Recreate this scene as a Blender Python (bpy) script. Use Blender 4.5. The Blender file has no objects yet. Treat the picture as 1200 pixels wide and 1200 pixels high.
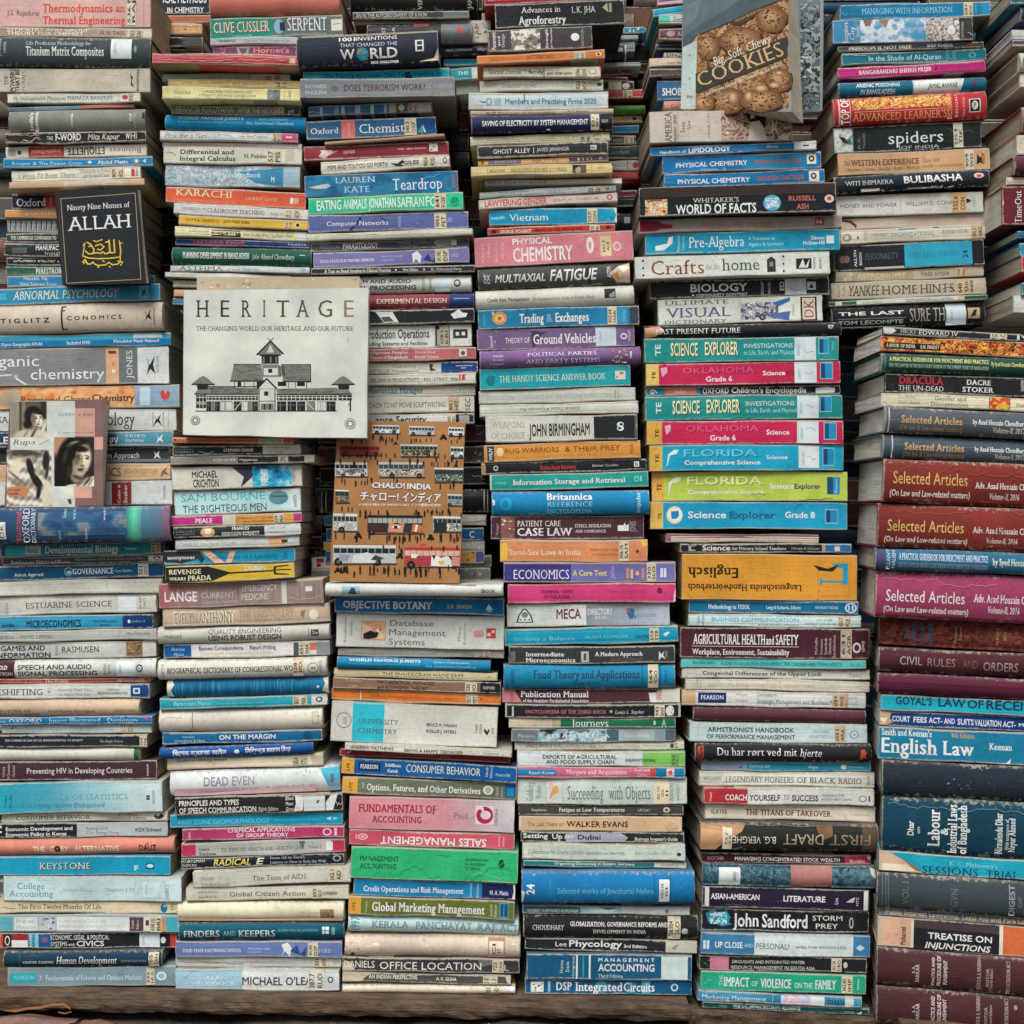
import bpy, bmesh, math, random
from mathutils import Vector, Matrix, noise as mnoise
from mathutils.geometry import tessellate_polygon
# ------------------------------------------------------------------ camera, sky, sun, exposure
S = bpy.context.scene
COL = S.collection
FPX, CZ, D0 = 1560.0, 0.75, 2.0          # focal length in photo pixels, camera height, distance of the front row
cam = bpy.data.cameras.new('camera'); cam_o = bpy.data.objects.new('camera', cam); COL.objects.link(cam_o)
cam_o.location = (0, 0, CZ); cam_o.rotation_euler = (math.radians(90), 0, 0)
cam.sensor_width = 36; cam.lens = 36*FPX/1200; cam.clip_end = 400; cam.clip_start = .05
S.camera = cam_o
W_ = bpy.data.worlds.new('World'); S.world = W_; W_.use_nodes = True
nt = W_.node_tree
SUN_EL, SUN_AZ = math.radians(55), math.radians(196)
sky = nt.nodes.new('ShaderNodeTexSky'); sky.sky_type = 'NISHITA'; sky.sun_disc = False
sky.sun_elevation = SUN_EL; sky.sun_rotation = SUN_AZ; sky.air_density = 1.0; sky.dust_density = 4.0; sky.ozone_density = .6
hs = nt.nodes.new('ShaderNodeHueSaturation'); hs.inputs['Saturation'].default_value = .46   # thin white cloud: a paler sky
nt.links.new(sky.outputs[0], hs.inputs['Color']); nt.links.new(hs.outputs[0], nt.nodes['Background'].inputs[0]); nt.nodes['Background'].inputs[1].default_value = .075
sl = bpy.data.lights.new('sun', 'SUN'); sl.energy = 2.3; sl.angle = math.radians(30); sl.color = (1, .98, .945)
so = bpy.data.objects.new('sun', sl); COL.objects.link(so)
sd = Vector((math.sin(SUN_AZ)*math.cos(SUN_EL), math.cos(SUN_AZ)*math.cos(SUN_EL), math.sin(SUN_EL)))
so.rotation_euler = sd.to_track_quat('Z', 'Y').to_euler(); so.location = (-2, -3, 6)
S.view_settings.view_transform = 'Standard'; S.view_settings.look = 'None'; S.view_settings.exposure = .12; S.view_settings.gamma = 1
KEXP = .82                                # photo brightness of a surface = about this times its reflectance

# ------------------------------------------------------------------ small helpers
def lin(h, k=None):
    k = KEXP if k is None else k
    r = []
    for i in (0, 2, 4):
        c = int(h[i:i+2], 16)/255
        c = c/12.92 if c <= .04045 else ((c+.055)/1.055)**2.4
        r.append(min(c/k, .86))
    if min(r) > .42: r = [min(q*1.14, .86) for q in r]
    if r[2] > .3 and r[2] > 1.35*r[1] and r[1] > 1.6*r[0]: r[2] *= .90; r[1] *= 1.04; r[0] *= .55     # process blue
    y = .3*r[0]+.6*r[1]+.1*r[2]                  # faded inks
    return (*[q+(y-q)*.04 for q in r], 1)
def px(x, y, d): return Vector(((x-600)*d/FPX, d, CZ+(600-y)*d/FPX))
def node(t, kind, x=0, **kw):
    n = t.nodes.new(kind)
    for k, v in kw.items():
        if k.startswith('i_'): n.inputs[int(k[2:])].default_value = v
        else: setattr(n, k, v)
    return n
def base_mat(name, rough=.5, spec=.4):
    m = bpy.data.materials.new(name); m.use_nodes = True
    b = m.node_tree.nodes['Principled BSDF']; b.inputs['Roughness'].default_value = rough; b.inputs['Specular IOR Level'].default_value = spec
    return m, m.node_tree, b
def coords(t, scale=(1, 1, 1), seed=True):
    tc = node(t, 'ShaderNodeTexCoord'); mp = node(t, 'ShaderNodeMapping'); mp.inputs['Scale'].default_value = scale
    if seed:
        oi = node(t, 'ShaderNodeObjectInfo'); mu = node(t, 'ShaderNodeVectorMath', operation='SCALE'); mu.inputs[0].default_value = (37, 53, 71)
        t.links.new(oi.outputs['Random'], mu.inputs[3]); ad = node(t, 'ShaderNodeVectorMath', operation='ADD')
        t.links.new(tc.outputs['Object'], ad.inputs[0]); t.links.new(mu.outputs[0], ad.inputs[1]); t.links.new(ad.outputs[0], mp.inputs[0])
    else: t.links.new(tc.outputs['Object'], mp.inputs[0])
    return mp.outputs[0]
def noise(t, co, scale, detail=4, rough=.55):
    n = node(t, 'ShaderNodeTexNoise'); n.inputs['Scale'].default_value = scale; n.inputs['Detail'].default_value = detail; n.inputs['Roughness'].default_value = rough
    t.links.new(co, n.inputs['Vector']); return n.outputs['Fac']
def ramp(t, fac, p0, p1, v0=0., v1=1.):
    r = node(t, 'ShaderNodeMapRange'); r.interpolation_type = 'SMOOTHSTEP'
    t.links.new(fac, r.inputs[0])
    for i, v in zip((1, 2, 3, 4), (p0, p1, v0, v1)): r.inputs[i].default_value = v
    return r.outputs[0]
def math_(t, op, a, b):
    n = node(t, 'ShaderNodeMath', operation=op)
    for i, q in enumerate((a, b)):
        if isinstance(q, (int, float)): n.inputs[i].default_value = q
        else: t.links.new(q, n.inputs[i])
    return n.outputs[0]
def mix(t, fac, a, b, mode='MIX'):
    n = node(t, 'ShaderNodeMix', data_type='RGBA', blend_type=mode)
    for i, q in zip((0, 6, 7), (fac, a, b)):
        if isinstance(q, (int, float, tuple)): n.inputs[i].default_value = q
        else: t.links.new(q, n.inputs[i])
    return n.outputs[2]
def bump(t, b, h, dist, strength=1.):
    n = node(t, 'ShaderNodeBump'); n.inputs['Distance'].default_value = dist; n.inputs['Strength'].default_value = strength
    t.links.new(h, n.inputs['Height']); t.links.new(n.outputs[0], b.inputs['Normal'])

# ------------------------------------------------------------------ materials
def make_cover_mat(name, cloth, face=False):
    m, t, b = base_mat(name, .55, .16)
    at = node(t, 'ShaderNodeAttribute', attribute_name='Col'); ed = node(t, 'ShaderNodeAttribute', attribute_name='edge')
    co = coords(t); big = noise(t, co, 14, 5); fine = noise(t, co, 160, 4, .65)
    cs = coords(t, (3, 40, 90)); st = noise(t, cs, 9, 5, .6)            # scuffs running along the spine
    cv = coords(t, (60, 40, 4)); sv = noise(t, cv, 8, 3, .6)            # short cross scratches
    c = mix(t, .34, at.outputs['Color'], mix(t, ramp(t, big, .3, .7), (.50, .52, .52, 1), (1.32, 1.3, 1.26, 1)), 'MULTIPLY')
    c = mix(t, ramp(t, fine, .47, .72, 0, .25 if face else .6), c, mix(t, 1., c, (.72, .69, .64, 1), 'MULTIPLY'))
    paper = (.55, .51, .43, 1)
    if face: st = noise(t, co, 26, 6, .6); sv = noise(t, coords(t, (30, 4, 6)), 6, 4, .6)
    c = mix(t, ramp(t, st, .60, .74, 0, .12 if face else .30), c, mix(t, .45, c, paper))
    c = mix(t, ramp(t, sv, .66, .76, 0, .1 if face else .24), c, mix(t, .4, c, paper))
    wear = math_(t, 'ADD', math_(t, 'MULTIPLY', ed.outputs['Fac'], .40), math_(t, 'MULTIPLY', fine, .75))
    wear = math_(t, 'ADD', wear, math_(t, 'MULTIPLY', big, .35))
    c = mix(t, ramp(t, wear, .78, .92, 0, .75), c, paper)
    ge = node(t, 'ShaderNodeNewGeometry'); sp = node(t, 'ShaderNodeSeparateXYZ'); t.links.new(ge.outputs['Normal'], sp.inputs[0])
    c = mix(t, math_(t, 'MULTIPLY', ramp(t, sp.outputs['Z'], .5, .95), ramp(t, fine, .3, .7, .25, .6)), c, (.20, .18, .15, 1))  # settled dust
    t.links.new(c, b.inputs['Base Color'])
    if cloth: t.links.new(ramp(t, big, .3, .75, .6, .9), b.inputs['Roughness'])
    else:
        oi = node(t, 'ShaderNodeObjectInfo'); gl = ramp(t, oi.outputs['Random'], 0, 1, .26, .7)
        t.links.new(math_(t, 'ADD', gl, ramp(t, fine, .3, .7, -.06, .16)), b.inputs['Roughness']); b.inputs['Specular IOR Level'].default_value = .15
    if cloth:
        cc = coords(t, (1, 1, 1)); w = noise(t, cc, 1400, 2); bump(t, b, math_(t, 'ADD', w, math_(t, 'MULTIPLY', big, 2)), .0004, .5)
    else: bump(t, b, math_(t, 'ADD', math_(t, 'MULTIPLY', st, .8), big), .0011, .55)
    return m
M_COVER = make_cover_mat('printed_cover', False); M_CLOTH = make_cover_mat('cloth_cover', True); M_FACE = make_cover_mat('cover_board', False, True)
def make_print_mat():
    m, t, b = base_mat('printed_ink', .6, .12)
    at = node(t, 'ShaderNodeAttribute', attribute_name='Col'); co = coords(t); f = noise(t, co, 420, 3, .7); g = noise(t, co, 45, 4)
    c = mix(t, .3, at.outputs['Color'], mix(t, ramp(t, g, .3, .7), (.7, .7, .7, 1), (1.5, 1.48, 1.42, 1)), 'MULTIPLY')
    t.links.new(c, b.inputs['Base Color'])
    a = math_(t, 'ADD', math_(t, 'MULTIPLY', f, .85), math_(t, 'MULTIPLY', g, .15))
    t.links.new(ramp(t, a, .27, .34, .3, 1), b.inputs['Alpha'])
    return m
M_PRINT = make_print_mat()
def make_sticker_mat():
    m, t, b = base_mat('sticker_paper', .7, .2)
    at = node(t, 'ShaderNodeAttribute', attribute_name='Col'); co = coords(t); f = noise(t, co, 90, 5, .65)
    t.links.new(mix(t, .45, at.outputs['Color'], mix(t, ramp(t, f, .35, .7), (.6, .55, .45, 1), (1.1, 1.1, 1.08, 1)), 'MULTIPLY'), b.inputs['Base Color'])
    return m
M_STICK = make_sticker_mat()
def make_page_mat():
    m, t, b = base_mat('page_edges', .9, .1)
    at = node(t, 'ShaderNodeAttribute', attribute_name='Col'); co = coords(t, (4, 4, 420)); n1 = noise(t, co, 3, 4, .7)
    c2 = coords(t); n2 = noise(t, c2, 30, 4); n3 = noise(t, coords(t, (3, 3, 90)), 3, 3)
    c = mix(t, ramp(t, n1, .35, .65), mix(t, .42, at.outputs['Color'], (.16, .13, .10, 1)), at.outputs['Color'])
    c = mix(t, ramp(t, n2, .45, .75, 0, .35), c, (.28, .23, .17, 1)); c = mix(t, ramp(t, n3, .55, .75, 0, .35), c, (.16, .13, .10, 1))
    t.links.new(c, b.inputs['Base Color']); bump(t, b, n1, .0012, .9)
    return m
M_PAGE = make_page_mat()

# ------------------------------------------------------------------ lettering (glyph outlines turned into flat shapes)
_fc = bpy.data.curves.new('glyph', 'FONT'); _fo = bpy.data.objects.new('glyph', _fc)
_fc.resolution_u = 2
def _shape(body, off):
    _fc.body = body; _fc.offset = off; _fc.size = 1
    me = _fo.to_mesh(); vs = [(v.co.x, v.co.y) for v in me.vertices]; fs = [tuple(p.vertices) for p in me.polygons]
    _fo.to_mesh_clear(); return vs, fs
COL.objects.link(_fo)
FONT = {'s': (0, 0, 0, 0), 'b': (.02, 0, 0, 0), 'r': (-.012, .028, 1, 0), 'R': (.006, .045, 1, 0), 'i': (-.010, .024, 1, .24), 'j': (.018, 0, 0, .22)}
_g = {}
def _w(vs): return max(v[0] for v in vs)-min(v[0] for v in vs) if vs else 0
def glyph(ch, f):
    k = (ch, f)
    if k in _g: return _g[k]
    off, dup, serif, sh = FONT[f]
    if off > .005 and ch in 'MmWwNnVvKk': dup = max(dup, off*1.9); off = 0     # sharp inner corners would fill in
    if ch == ' ': _g[k] = ([], [], .28); return _g[k]
    vs, fs = _shape(ch, off); v2, _ = _shape(ch+ch, off)
    adv = (_w(v2)-_w(vs)) if vs else .3
    vs = list(vs); fs = list(fs)
    if serif and vs:
        cnt = {}
        for p in fs:
            for a, b in zip(p, p[1:]+p[:1]): cnt[(min(a, b), max(a, b))] = cnt.get((min(a, b), max(a, b)), 0)+1
        top = max(v[1] for v in vs)
        for (a, b), n in cnt.items():
            if n != 1: continue
            (xa, ya), (xb, yb) = vs[a], vs[b]
            if abs(ya-yb) > .004 or not .03 < abs(xa-xb) < .17: continue
            if xa > xb: xa, xb = xb, xa
            if abs(ya+off) < .02 or abs(ya-top) < .02 or abs(ya+.23) < .03:
                up = -1 if abs(ya-top) < .02 else 1
                for xx, s in ((xa, -1), (xb, 1)):
                    if up < 0 and ch.islower() and s > 0: continue
                    i = len(vs); vs += [(xx, ya), (xx+s*.075, ya), (xx+s*.075, ya+up*.022), (xx, ya+up*.06)]; fs.append((i, i+1, i+2, i+3))
    V = [(x+sh*y, y, 0) for x, y in vs]; F = list(fs)
    if dup:
        n = len(V); V += [(x+dup, y, 1) for x, y, _ in V]; F += [tuple(i+n for i in p) for p in fs]
    _g[k] = (V, F, adv+dup); return _g[k]
def text_shape(s, f):
    if any(ord(c) > 0x8ff and ord(c) < 0xff00 for c in s) and not s.isascii():
        vs, fs = _shape(s, .02); return [(x, y, 0) for x, y in vs], fs, max(v[0] for v in vs)
    V, F, x = [], [], 0
    for ch in s:
        v, p, a = glyph(ch, f); n = len(V); V += [(q[0]+x, q[1], q[2]) for q in v]; F += [tuple(i+n for i in q) for q in p]; x += a
    if V:
        m0 = min(v[0] for v in V); V = [(v[0]-m0, v[1], v[2]) for v in V]; x = max(v[0] for v in V)
    return V, F, max(x, 1e-4)

# ------------------------------------------------------------------ flat printing: everything is laid out in (x, v) and mapped by the surface
class Ink:
    """gathers printed shapes; x in photo pixels along the book, v from 0 (top edge) to 1 (bottom edge)"""
    def __init__(s): s.v = []; s.f = []; s.c = []; s.lay = 1.0; s.grp = []
    def flatten(s):
        """restacks the ink: a shape lies only above the earlier shapes it really overlaps"""
        ends = [g for g in s.grp if g[1] > g[0]]; done = []
        for a, b, base in ends:
            xs = [p[0] for p in s.v[a:b]]; ys = [p[1] for p in s.v[a:b]]; bb = (min(xs), max(xs), min(ys), max(ys)); L = 0
            for c, l in done:
                if l > L and c[0] < bb[1] and c[1] > bb[0] and c[2] < bb[3] and c[3] > bb[2]: L = l
            done.append((bb, L+1)); s.v[a:b] = [(p[0], p[1], L+1+(p[2]-base)*.9) for p in s.v[a:b]]
    def poly(s, pts, col):
        fs = tessellate_polygon([[Vector((p[0], p[1]*100, 0)) for p in pts]]) if len(pts) > 3 else [(0, 1, 2)]
        n = len(s.v); s.v += [(p[0], p[1], s.lay) for p in pts]; s.grp.append((n, len(s.v), s.lay))
        for f in fs: s.f.append(tuple(i+n for i in f)); s.c.append(col)
        s.lay += .35
    def rect(s, x0, x1, v0, v1, col): s.poly([(x0, v0), (x1, v0), (x1, v1), (x0, v1)], col)
    def ell(s, x0, x1, v0, v1, col, n=18):
        cx, cy, a, b = (x0+x1)/2, (v0+v1)/2, (x1-x0)/2, (v1-v0)/2
        s.poly([(cx+a*math.cos(t*2*math.pi/n), cy+b*math.sin(t*2*math.pi/n)) for t in range(n)], col)
    def text(s, x0, x1, v0, v1, col, f, body):
        rot = 'v' in f[1:]; flip = '^' in f[1:]
        V, F, w = text_shape(body, f[0]); n = len(s.v); ch = .682
        if not V: return
        for x, y, l in V:
            u, h = x/w, y/ch
            if rot: q = (x1-(x1-x0)*h, v1-(v1-v0)*u)
            elif flip: q = (x1-(x1-x0)*u, v0+(v1-v0)*h)
            else: q = (x0+(x1-x0)*u, v1-(v1-v0)*h)
            s.v.append((q[0], q[1], s.lay+l*.3))
        s.grp.append((n, len(s.v), s.lay))
        for p in F: s.f.append(tuple(i+n for i in p)); s.c.append(col)
        s.lay += .7
    def line_text(s, x0, y0, x1, y1, h, col, f, body):
        """text on a slanting baseline (covers only, both axes in pixels)"""
        V, F, w = text_shape(body, f[0]); n = len(s.v); dx, dy = x1-x0, y1-y0; L = math.hypot(dx, dy); nx, ny = dy/L, -dx/L
        for x, y, l in V: u, k = x/w, y/.682*h; s.v.append((x0+dx*u+nx*k, y0+dy*u+ny*k, s.lay+l*.3))
        s.grp.append((n, len(s.v), s.lay))
        for p in F: s.f.append(tuple(i+n for i in p)); s.c.append(col)
        s.lay += .7
    def strokes(s, pts, w, col, asp=1.):
        """an open line of thickness w; asp = v units per pixel"""
        for (xa, ya), (xb, yb) in zip(pts, pts[1:]):
            dx, dy = xb-xa, (yb-ya)/asp; L = math.hypot(dx, dy) or 1; ox, oy = -dy/L*w/2, dx/L*w/2*asp
            ex, ey = dx/L*w*.3, dy/L*w*.3*asp
            s.poly([(xa+ox-ex, ya+oy-ey), (xb+ox+ex, yb+oy+ey), (xb-ox+ex, yb-oy+ey), (xa-ox-ex, ya-oy-ey)], col)
            s.lay -= .3
        s.lay += .4
    def blobs(s, x0, x1, v0, v1, cols, n, size, asp, rng):
        """a printed picture: a fine mosaic whose colours wander smoothly through the palette"""
        if n*size*size*.36 < .6*(x1-x0)*(v1-v0)/asp: return s.specks(x0, x1, v0, v1, cols, n, size, asp, rng)
        cell = max(.9, min(1.8, math.sqrt((x1-x0)*(v1-v0)/asp/2600))); nx, ny = max(2, int((x1-x0)/cell)), max(2, int((v1-v0)/asp/cell))
        g0 = len(s.v); cols = [lin(c) for c in cols]; ox, oy = rng.random()*90, rng.random()*90; k0 = 1/max(size*1.7, 3.)
        for j in range(ny):
            for i in range(nx):
                x, y = x0+(x1-x0)*i/nx, v0+(v1-v0)*j/ny; p = Vector((ox+x*k0, oy+y/asp*k0*1.3, 3.7))
                f = mnoise.noise(p)+.6*mnoise.noise(p*2.3)+.32*mnoise.noise(p*4.7)+rng.uniform(-.05, .05)
                q = (f*.62+.5)*(len(cols)-.01); q = min(max(q, 0), len(cols)-1.001); a = int(q); t = min(1, max(0, (q-a-.3)/.4)); c = tuple(u+(w-u)*t for u, w in zip(cols[a], cols[a+1])) if a+1 < len(cols) else cols[a]
                m = len(s.v); dx, dy = (x1-x0)/nx, (v1-v0)/ny
                s.v += [(x, y, s.lay), (x+dx, y, s.lay), (x+dx, y+dy, s.lay), (x, y+dy, s.lay)]; s.f.append((m, m+1, m+2, m+3)); s.c.append(c)
        s.grp.append((g0, len(s.v), s.lay)); s.lay += .6
    def specks(s, x0, x1, v0, v1, cols, n, size, asp, rng):
        for _ in range(n):
            r = size*rng.uniform(.3, 1.0)*.5; cx, cy = rng.uniform(x0, x1), rng.uniform(v0, v1); k = rng.randint(6, 9); a0 = rng.random()*6; st = rng.uniform(.7, 1.7); P = []
            for i in range(k):
                a = a0+i*2*math.pi/k; q = r*rng.uniform(.4, 1.25); P.append((min(max(cx+q*st*math.cos(a), x0), x1), min(max(cy+q/st*math.sin(a)*asp, v0), v1)))
            s.poly(P, lin(rng.choice(cols))); s.lay -= .3
        s.lay += .5
    def streaks(s, x0, x1, v0, v1, cols, n, asp, rng):
        for _ in range(n):
            x = rng.uniform(x0, x1); a = rng.uniform(v0, v0+(v1-v0)*.4); s.poly([(x, a), (x+rng.uniform(.5, 1.6), a), (x+.8, rng.uniform(a+.2, v1)), (x+.1, v1)], lin(rng.choice(cols))); s.lay -= .33
        s.lay += .5
    def scrib(s, x0, x1, v0, v1, col, asp, rng):
        n = max(6, int((x1-x0)/3)); y = rng.uniform(.3, .7); P = []
        for i in range(n+1):
            y = min(1, max(0, y+rng.uniform(-.28, .28))); P.append((x0+(x1-x0)*i/n+rng.uniform(-.6, .6), v0+(v1-v0)*y))
        s.strokes(P, .55, col, asp)

def deco(txt, T_px, rng):
    """reads one book's printing; returns full-height colour bands, ink and the call-number sticker"""
    bands, ink, stick = [], Ink(), Ink(); asp = 1/max(T_px, 1)
    for tok in sorted(txt.split(';'), key=lambda q: q.strip()[:1] in 'TC'):   # lettering goes over pictures and patches
        tok = tok.strip()
        if not tok: continue
        p = tok.split(' '); k = p[0]
        if k == 'P':
            ink.poly([tuple(float(q) for q in a.split(',')) for a in p[2:]], lin(p[1])); continue
        n = [float(a) for a in (p[1:3] if k in 'SG' else p[1:5])]
        if k == 'T': ink.text(*n, lin(p[5]), p[6], ' '.join(p[7:]))
        elif k == 'B':
            if n[2] <= 0 and n[3] >= 1: bands.append((n[0], n[1], lin(p[5])))
            else: ink.rect(n[0], n[1], max(n[2], .0), min(n[3], 1.), lin(p[5]))
        elif k == 'E': ink.ell(*n, lin(p[5]))
        elif k == 'N': ink.blobs(*n, p[5].split(','), int(p[6]), float(p[7]), asp, rng)
        elif k == 'L': ink.streaks(*n, p[5].split(','), int(p[6]), asp, rng)
        elif k == 'G':
            m = 14; ca, cb = lin(p[3]), lin(p[4]); w = (n[1]-n[0])/m
            for i in range(m): bands.append((n[0]+w*i, n[0]+w*(i+1), tuple(u+(q-u)*(i+.5)/m for u, q in zip(ca, cb))))
        elif k == 'C': ink.scrib(*n, lin(p[5]), asp, rng)
        elif k == 'S':
            q = n[0]
            while q < 150: ink.rect(q, q+1.2, .0, .8, lin('22282a')); ink.rect(q+1.2, q+2.2, .0, .8, lin('c8ccc8')); q += float(p[3])
        elif k == 'K':
            x0, x1, v0, v1 = n; stick.rect(x0, x1, max(v0, .02), min(v1, .98), lin(p[6] if len(p) > 6 else 'c6bfa6'))
            L = p[5].split('/'); w = (x1-x0)/len(L)
            for i, b in enumerate(L): stick.text(x0+w*(i+.2), x0+w*(i+.8), .18+rng.uniform(0, .1), .86, lin('3a362e'), 'bv', b)
    ink.flatten(); stick.flatten()
    return bands, ink, stick

# ------------------------------------------------------------------ books
CUTS = {}
def book_geom(L, T, Wd, kind, col, bands, ink, stick, x0, x1, rng, pages=None, sag=0.):
    """local axes: x along the spine, y into the pile (spine face at 0), z up; returns named parts as (verts, faces, colours, edge, smooth)"""
    H = T/2; parts = {}
    tb = {'p': .0004, 's': .0014, 'h': .0024}[kind]; tb = min(tb, T*.2); ov = {'p': .0004, 's': .0012, 'h': .003}[kind]
    r = min({'p': .0015, 's': .0010, 'h': .001}[kind], H*.42)
    bow = min(.22*T, .0065) if kind == 'h' else rng.uniform(-.0004, .0007)
    ph = [rng.random()*6.28 for _ in range(6)]; aw = .0007 if kind == 'p' else .00035
    nst = 12; sw = [aw*(math.sin((-L/2+L*i/nst)*31+ph[0])+.6*math.sin((-L/2+L*i/nst)*67+ph[1])) for i in range(nst+1)]
    def wf(x):
        q = min(max((x/L+.5)*nst, 0), nst-1e-6); i = int(q); return sw[i]+(sw[i+1]-sw[i])*(q-i)
    wz = lambda x, s: min(aw*1.1, T*.05)*(math.sin(x*(27+4*s)+ph[2+s])+.5*math.sin(x*71+ph[4+s]))
    if kind == 'h':
        prof = [(Wd, H, 0), (.03, H, 0), (.011, H, 0), (.008, H-.0003, .4), (.0055, H-.0013, .2), (.003, H-.0004, .3), (.0012, H-.0001, .7)]
        for i in range(1, 10):
            z = H*(1-i/5); q = 1-(z/H)**2; prof.append((-bow*q+.0006*(1-q), z*.985, .45 if abs(z) > .7*H else 0))
        prof += [(y, -z, e) for y, z, e in prof[6::-1]]
    else:
        h2 = [(Wd, H, 0), (.03, H, 0), (.005, H, 0), (r, H, 1), (.3*r, H-.3*r, 1), (0, H-r, 1), (0, H-min(r+.003, H*.6), 0), (-bow*.8, H*.4, 0)]
        prof = h2+[(-bow, 0, 0)]+[(y, -z, e) for y, z, e in h2[::-1]]
    X = lambda q: ((q-x0)/(x1-x0)-.5)*L
    xs = {-L/2, -L/2+.003, L/2-.003, L/2}
    for i in range(1, nst): xs.add(-L/2+L*i/nst)
    for a, b, c in bands:
        for q in (a, b):
            q = X(q)
            if -L/2+.0005 < q < L/2-.0005: xs.add(q-.00005); xs.add(q+.00005)
    xs = sorted(xs)
    inn = [(Wd, -(H-tb)), (tb+.0024, -(H-tb)), (tb+.0024, H-tb), (Wd, H-tb)]
    V, E, F, C, SM = [], [], [], [], []
    no, n = len(prof), len(prof)+4
    for i, x in enumerate(xs):
        end = i in (0, len(xs)-1)
        for y, z, e in prof:
            s = 0 if z > 0 else 1; jx = rng.uniform(0, .0016 if kind == 'p' else .0011)*(1 if x < 0 else -1) if end and y < .004 else 0
            V.append((x+jx, y+(wf(x) if y < .006 else 0), z+wz(x, s)*(abs(z)/H)**2)); E.append(max(e, 1. if end and y < .01 else 0))
        for y, z in inn: V.append((x, y, z+wz(x, 0 if z > 0 else 1))); E.append(0)
    for i in range(len(xs)-1):
        xm = (xs[i]+xs[i+1])/2; c = col
        for a, b, k in bands:
            if X(a)-.00002 < xm < X(b)+.00002: c = k
        for j in range(n):
            a, b = i*n+j, i*n+(j+1) % n
            F.append((a, b, b+n, a+n)); C.append(c); SM.append(kind == 'h' and 6 <= j < no-7)
    F.append(tuple(range(n-1, -1, -1))); C.append(C[0]); SM.append(False)
    F.append(tuple(range((len(xs)-1)*n, len(xs)*n))); C.append(C[-1]); SM.append(False)
    parts['cover'] = (V, F, C, E, SM)
    pc = lin(rng.choice(pages or ['c9c2ae', 'bfb6a0', 'b8ab8e', 'cfcabb', 'a99a7e', 'c4b899']))
    hz, xl = H-tb-.00008, L/2-ov; V = []; y0, y1 = tb+.0028, Wd-ov
    ys = [y0, y0+.004, (y0+y1)/2, y1]; zs = [-hz, -hz*.5, 0, hz*.5, hz]
    for sx in (-1, 1):
        for y in ys:
            for z in zs: V.append((sx*(xl-(rng.uniform(0, .0007) if y < .01 else rng.uniform(0, .0012))), y, z))
    F = []; ny, nz = 4, 5
    for s in (0, 1):
        for a in range(ny-1):
            for b in range(nz-1):
                o = s*ny*nz+a*nz+b; q = (o, o+1, o+nz+1, o+nz); F.append(q if s == 0 else q[::-1])
    for b in range(nz-1):
        for a in (0, ny-1):
            o = a*nz+b; q = (o, o+20, o+21, o+1); F.append(q if a == 0 else q[::-1])
    for a in range(ny-1):
        for b in (0, nz-1):
            o = a*nz+b; q = (o, o+nz, o+nz+20, o+20); F.append(q if b == 0 else q[::-1])
    parts['page_block'] = (V, F, [pc]*len(F), None, [False]*len(F))
    front = sorted([(z, y) for y, z, e in prof if y < .0012])
    def yf(x, z):
        for (za, ya), (zb, yb) in zip(front, front[1:]):
            if za <= z <= zb: return ya+(yb-ya)*(z-za)/max(zb-za, 1e-9)+wf(x)
        return front[0 if z < 0 else -1][1]+wf(x)
    for nm, ik, base in (('spine_lettering', ink, .00015), ('library_sticker', stick, .0005)):
        if not ik.f: continue
        V = [(min(max(X(x), -L/2+.0006), L/2-.0006), -(base+.00004*l), min(max((.5-v)*T, -H+r*.9), H-r*.9)) for x, v, l in ik.v]
        F, C = list(ik.f), list(ik.c)
        bm = bmesh.new(); cl = bm.loops.layers.float_color.new('Col'); bv = [bm.verts.new(p) for p in V]
        for f, c in zip(F, C):
            try: q = bm.faces.new([bv[i] for i in f])
            except ValueError: continue
            for lp in q.loops: lp[cl] = c
        for k in range(1, nst):
            bmesh.ops.bisect_plane(bm, geom=bm.verts[:]+bm.edges[:]+bm.faces[:], plane_co=(-L/2+L*k/nst, 0, 0), plane_no=(1, 0, 0), dist=1e-7)
        for z, _y in front[1:-1]:
            bmesh.ops.bisect_plane(bm, geom=bm.verts[:]+bm.edges[:]+bm.faces[:], plane_co=(0, 0, z), plane_no=(0, 0, 1), dist=1e-7)
        bm.verts.index_update()
        V = [tuple(v.co) for v in bm.verts]; F = [tuple(v.index for v in f.verts) for f in bm.faces]; C = [tuple(f.loops[0][cl]) for f in bm.faces]
        bm.free()
        V = [(x, y+yf(x, z), z) for x, y, z in V]
        parts[nm] = (V, F, C, None, [False]*len(F))
    for k, (V, F, C, E, SM) in parts.items(): parts[k] = ([(x, y, z+sag*(1-(2*x/L)**2)) for x, y, z in V], F, C, E, SM)
    return parts
MATS = {'cover': M_COVER, 'page_block': M_PAGE, 'spine_lettering': M_PRINT, 'library_sticker': M_STICK}
def link_mesh(name, geo, mat, parent=None):
    V, F, C, E, SM = geo; me = bpy.data.meshes.new(name); me.from_pydata(V, [], F)
    ca = me.color_attributes.new('Col', 'FLOAT_COLOR', 'CORNER'); buf = []
    for p, c in zip(me.polygons, C): buf += list(c)*p.loop_total
    ca.data.foreach_set('color', buf)
    if E: me.attributes.new('edge', 'FLOAT', 'POINT').data.foreach_set('value', E)
    me.polygons.foreach_set('use_smooth', SM); me.materials.append(mat); me.update()
    o = bpy.data.objects.new(name, me); COL.objects.link(o)
    if parent: o.parent = parent
    return o
def tag(o, label, cat, group=None, kind=None):
    if label: o['label'] = label
    if cat: o['category'] = cat
    if group: o['group'] = group
    if kind: o['kind'] = kind
def thing(name, label, cat, group=None):
    o = bpy.data.objects.new(name, None); COL.objects.link(o); o.empty_display_size = .02; tag(o, label, cat, group); return o
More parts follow.
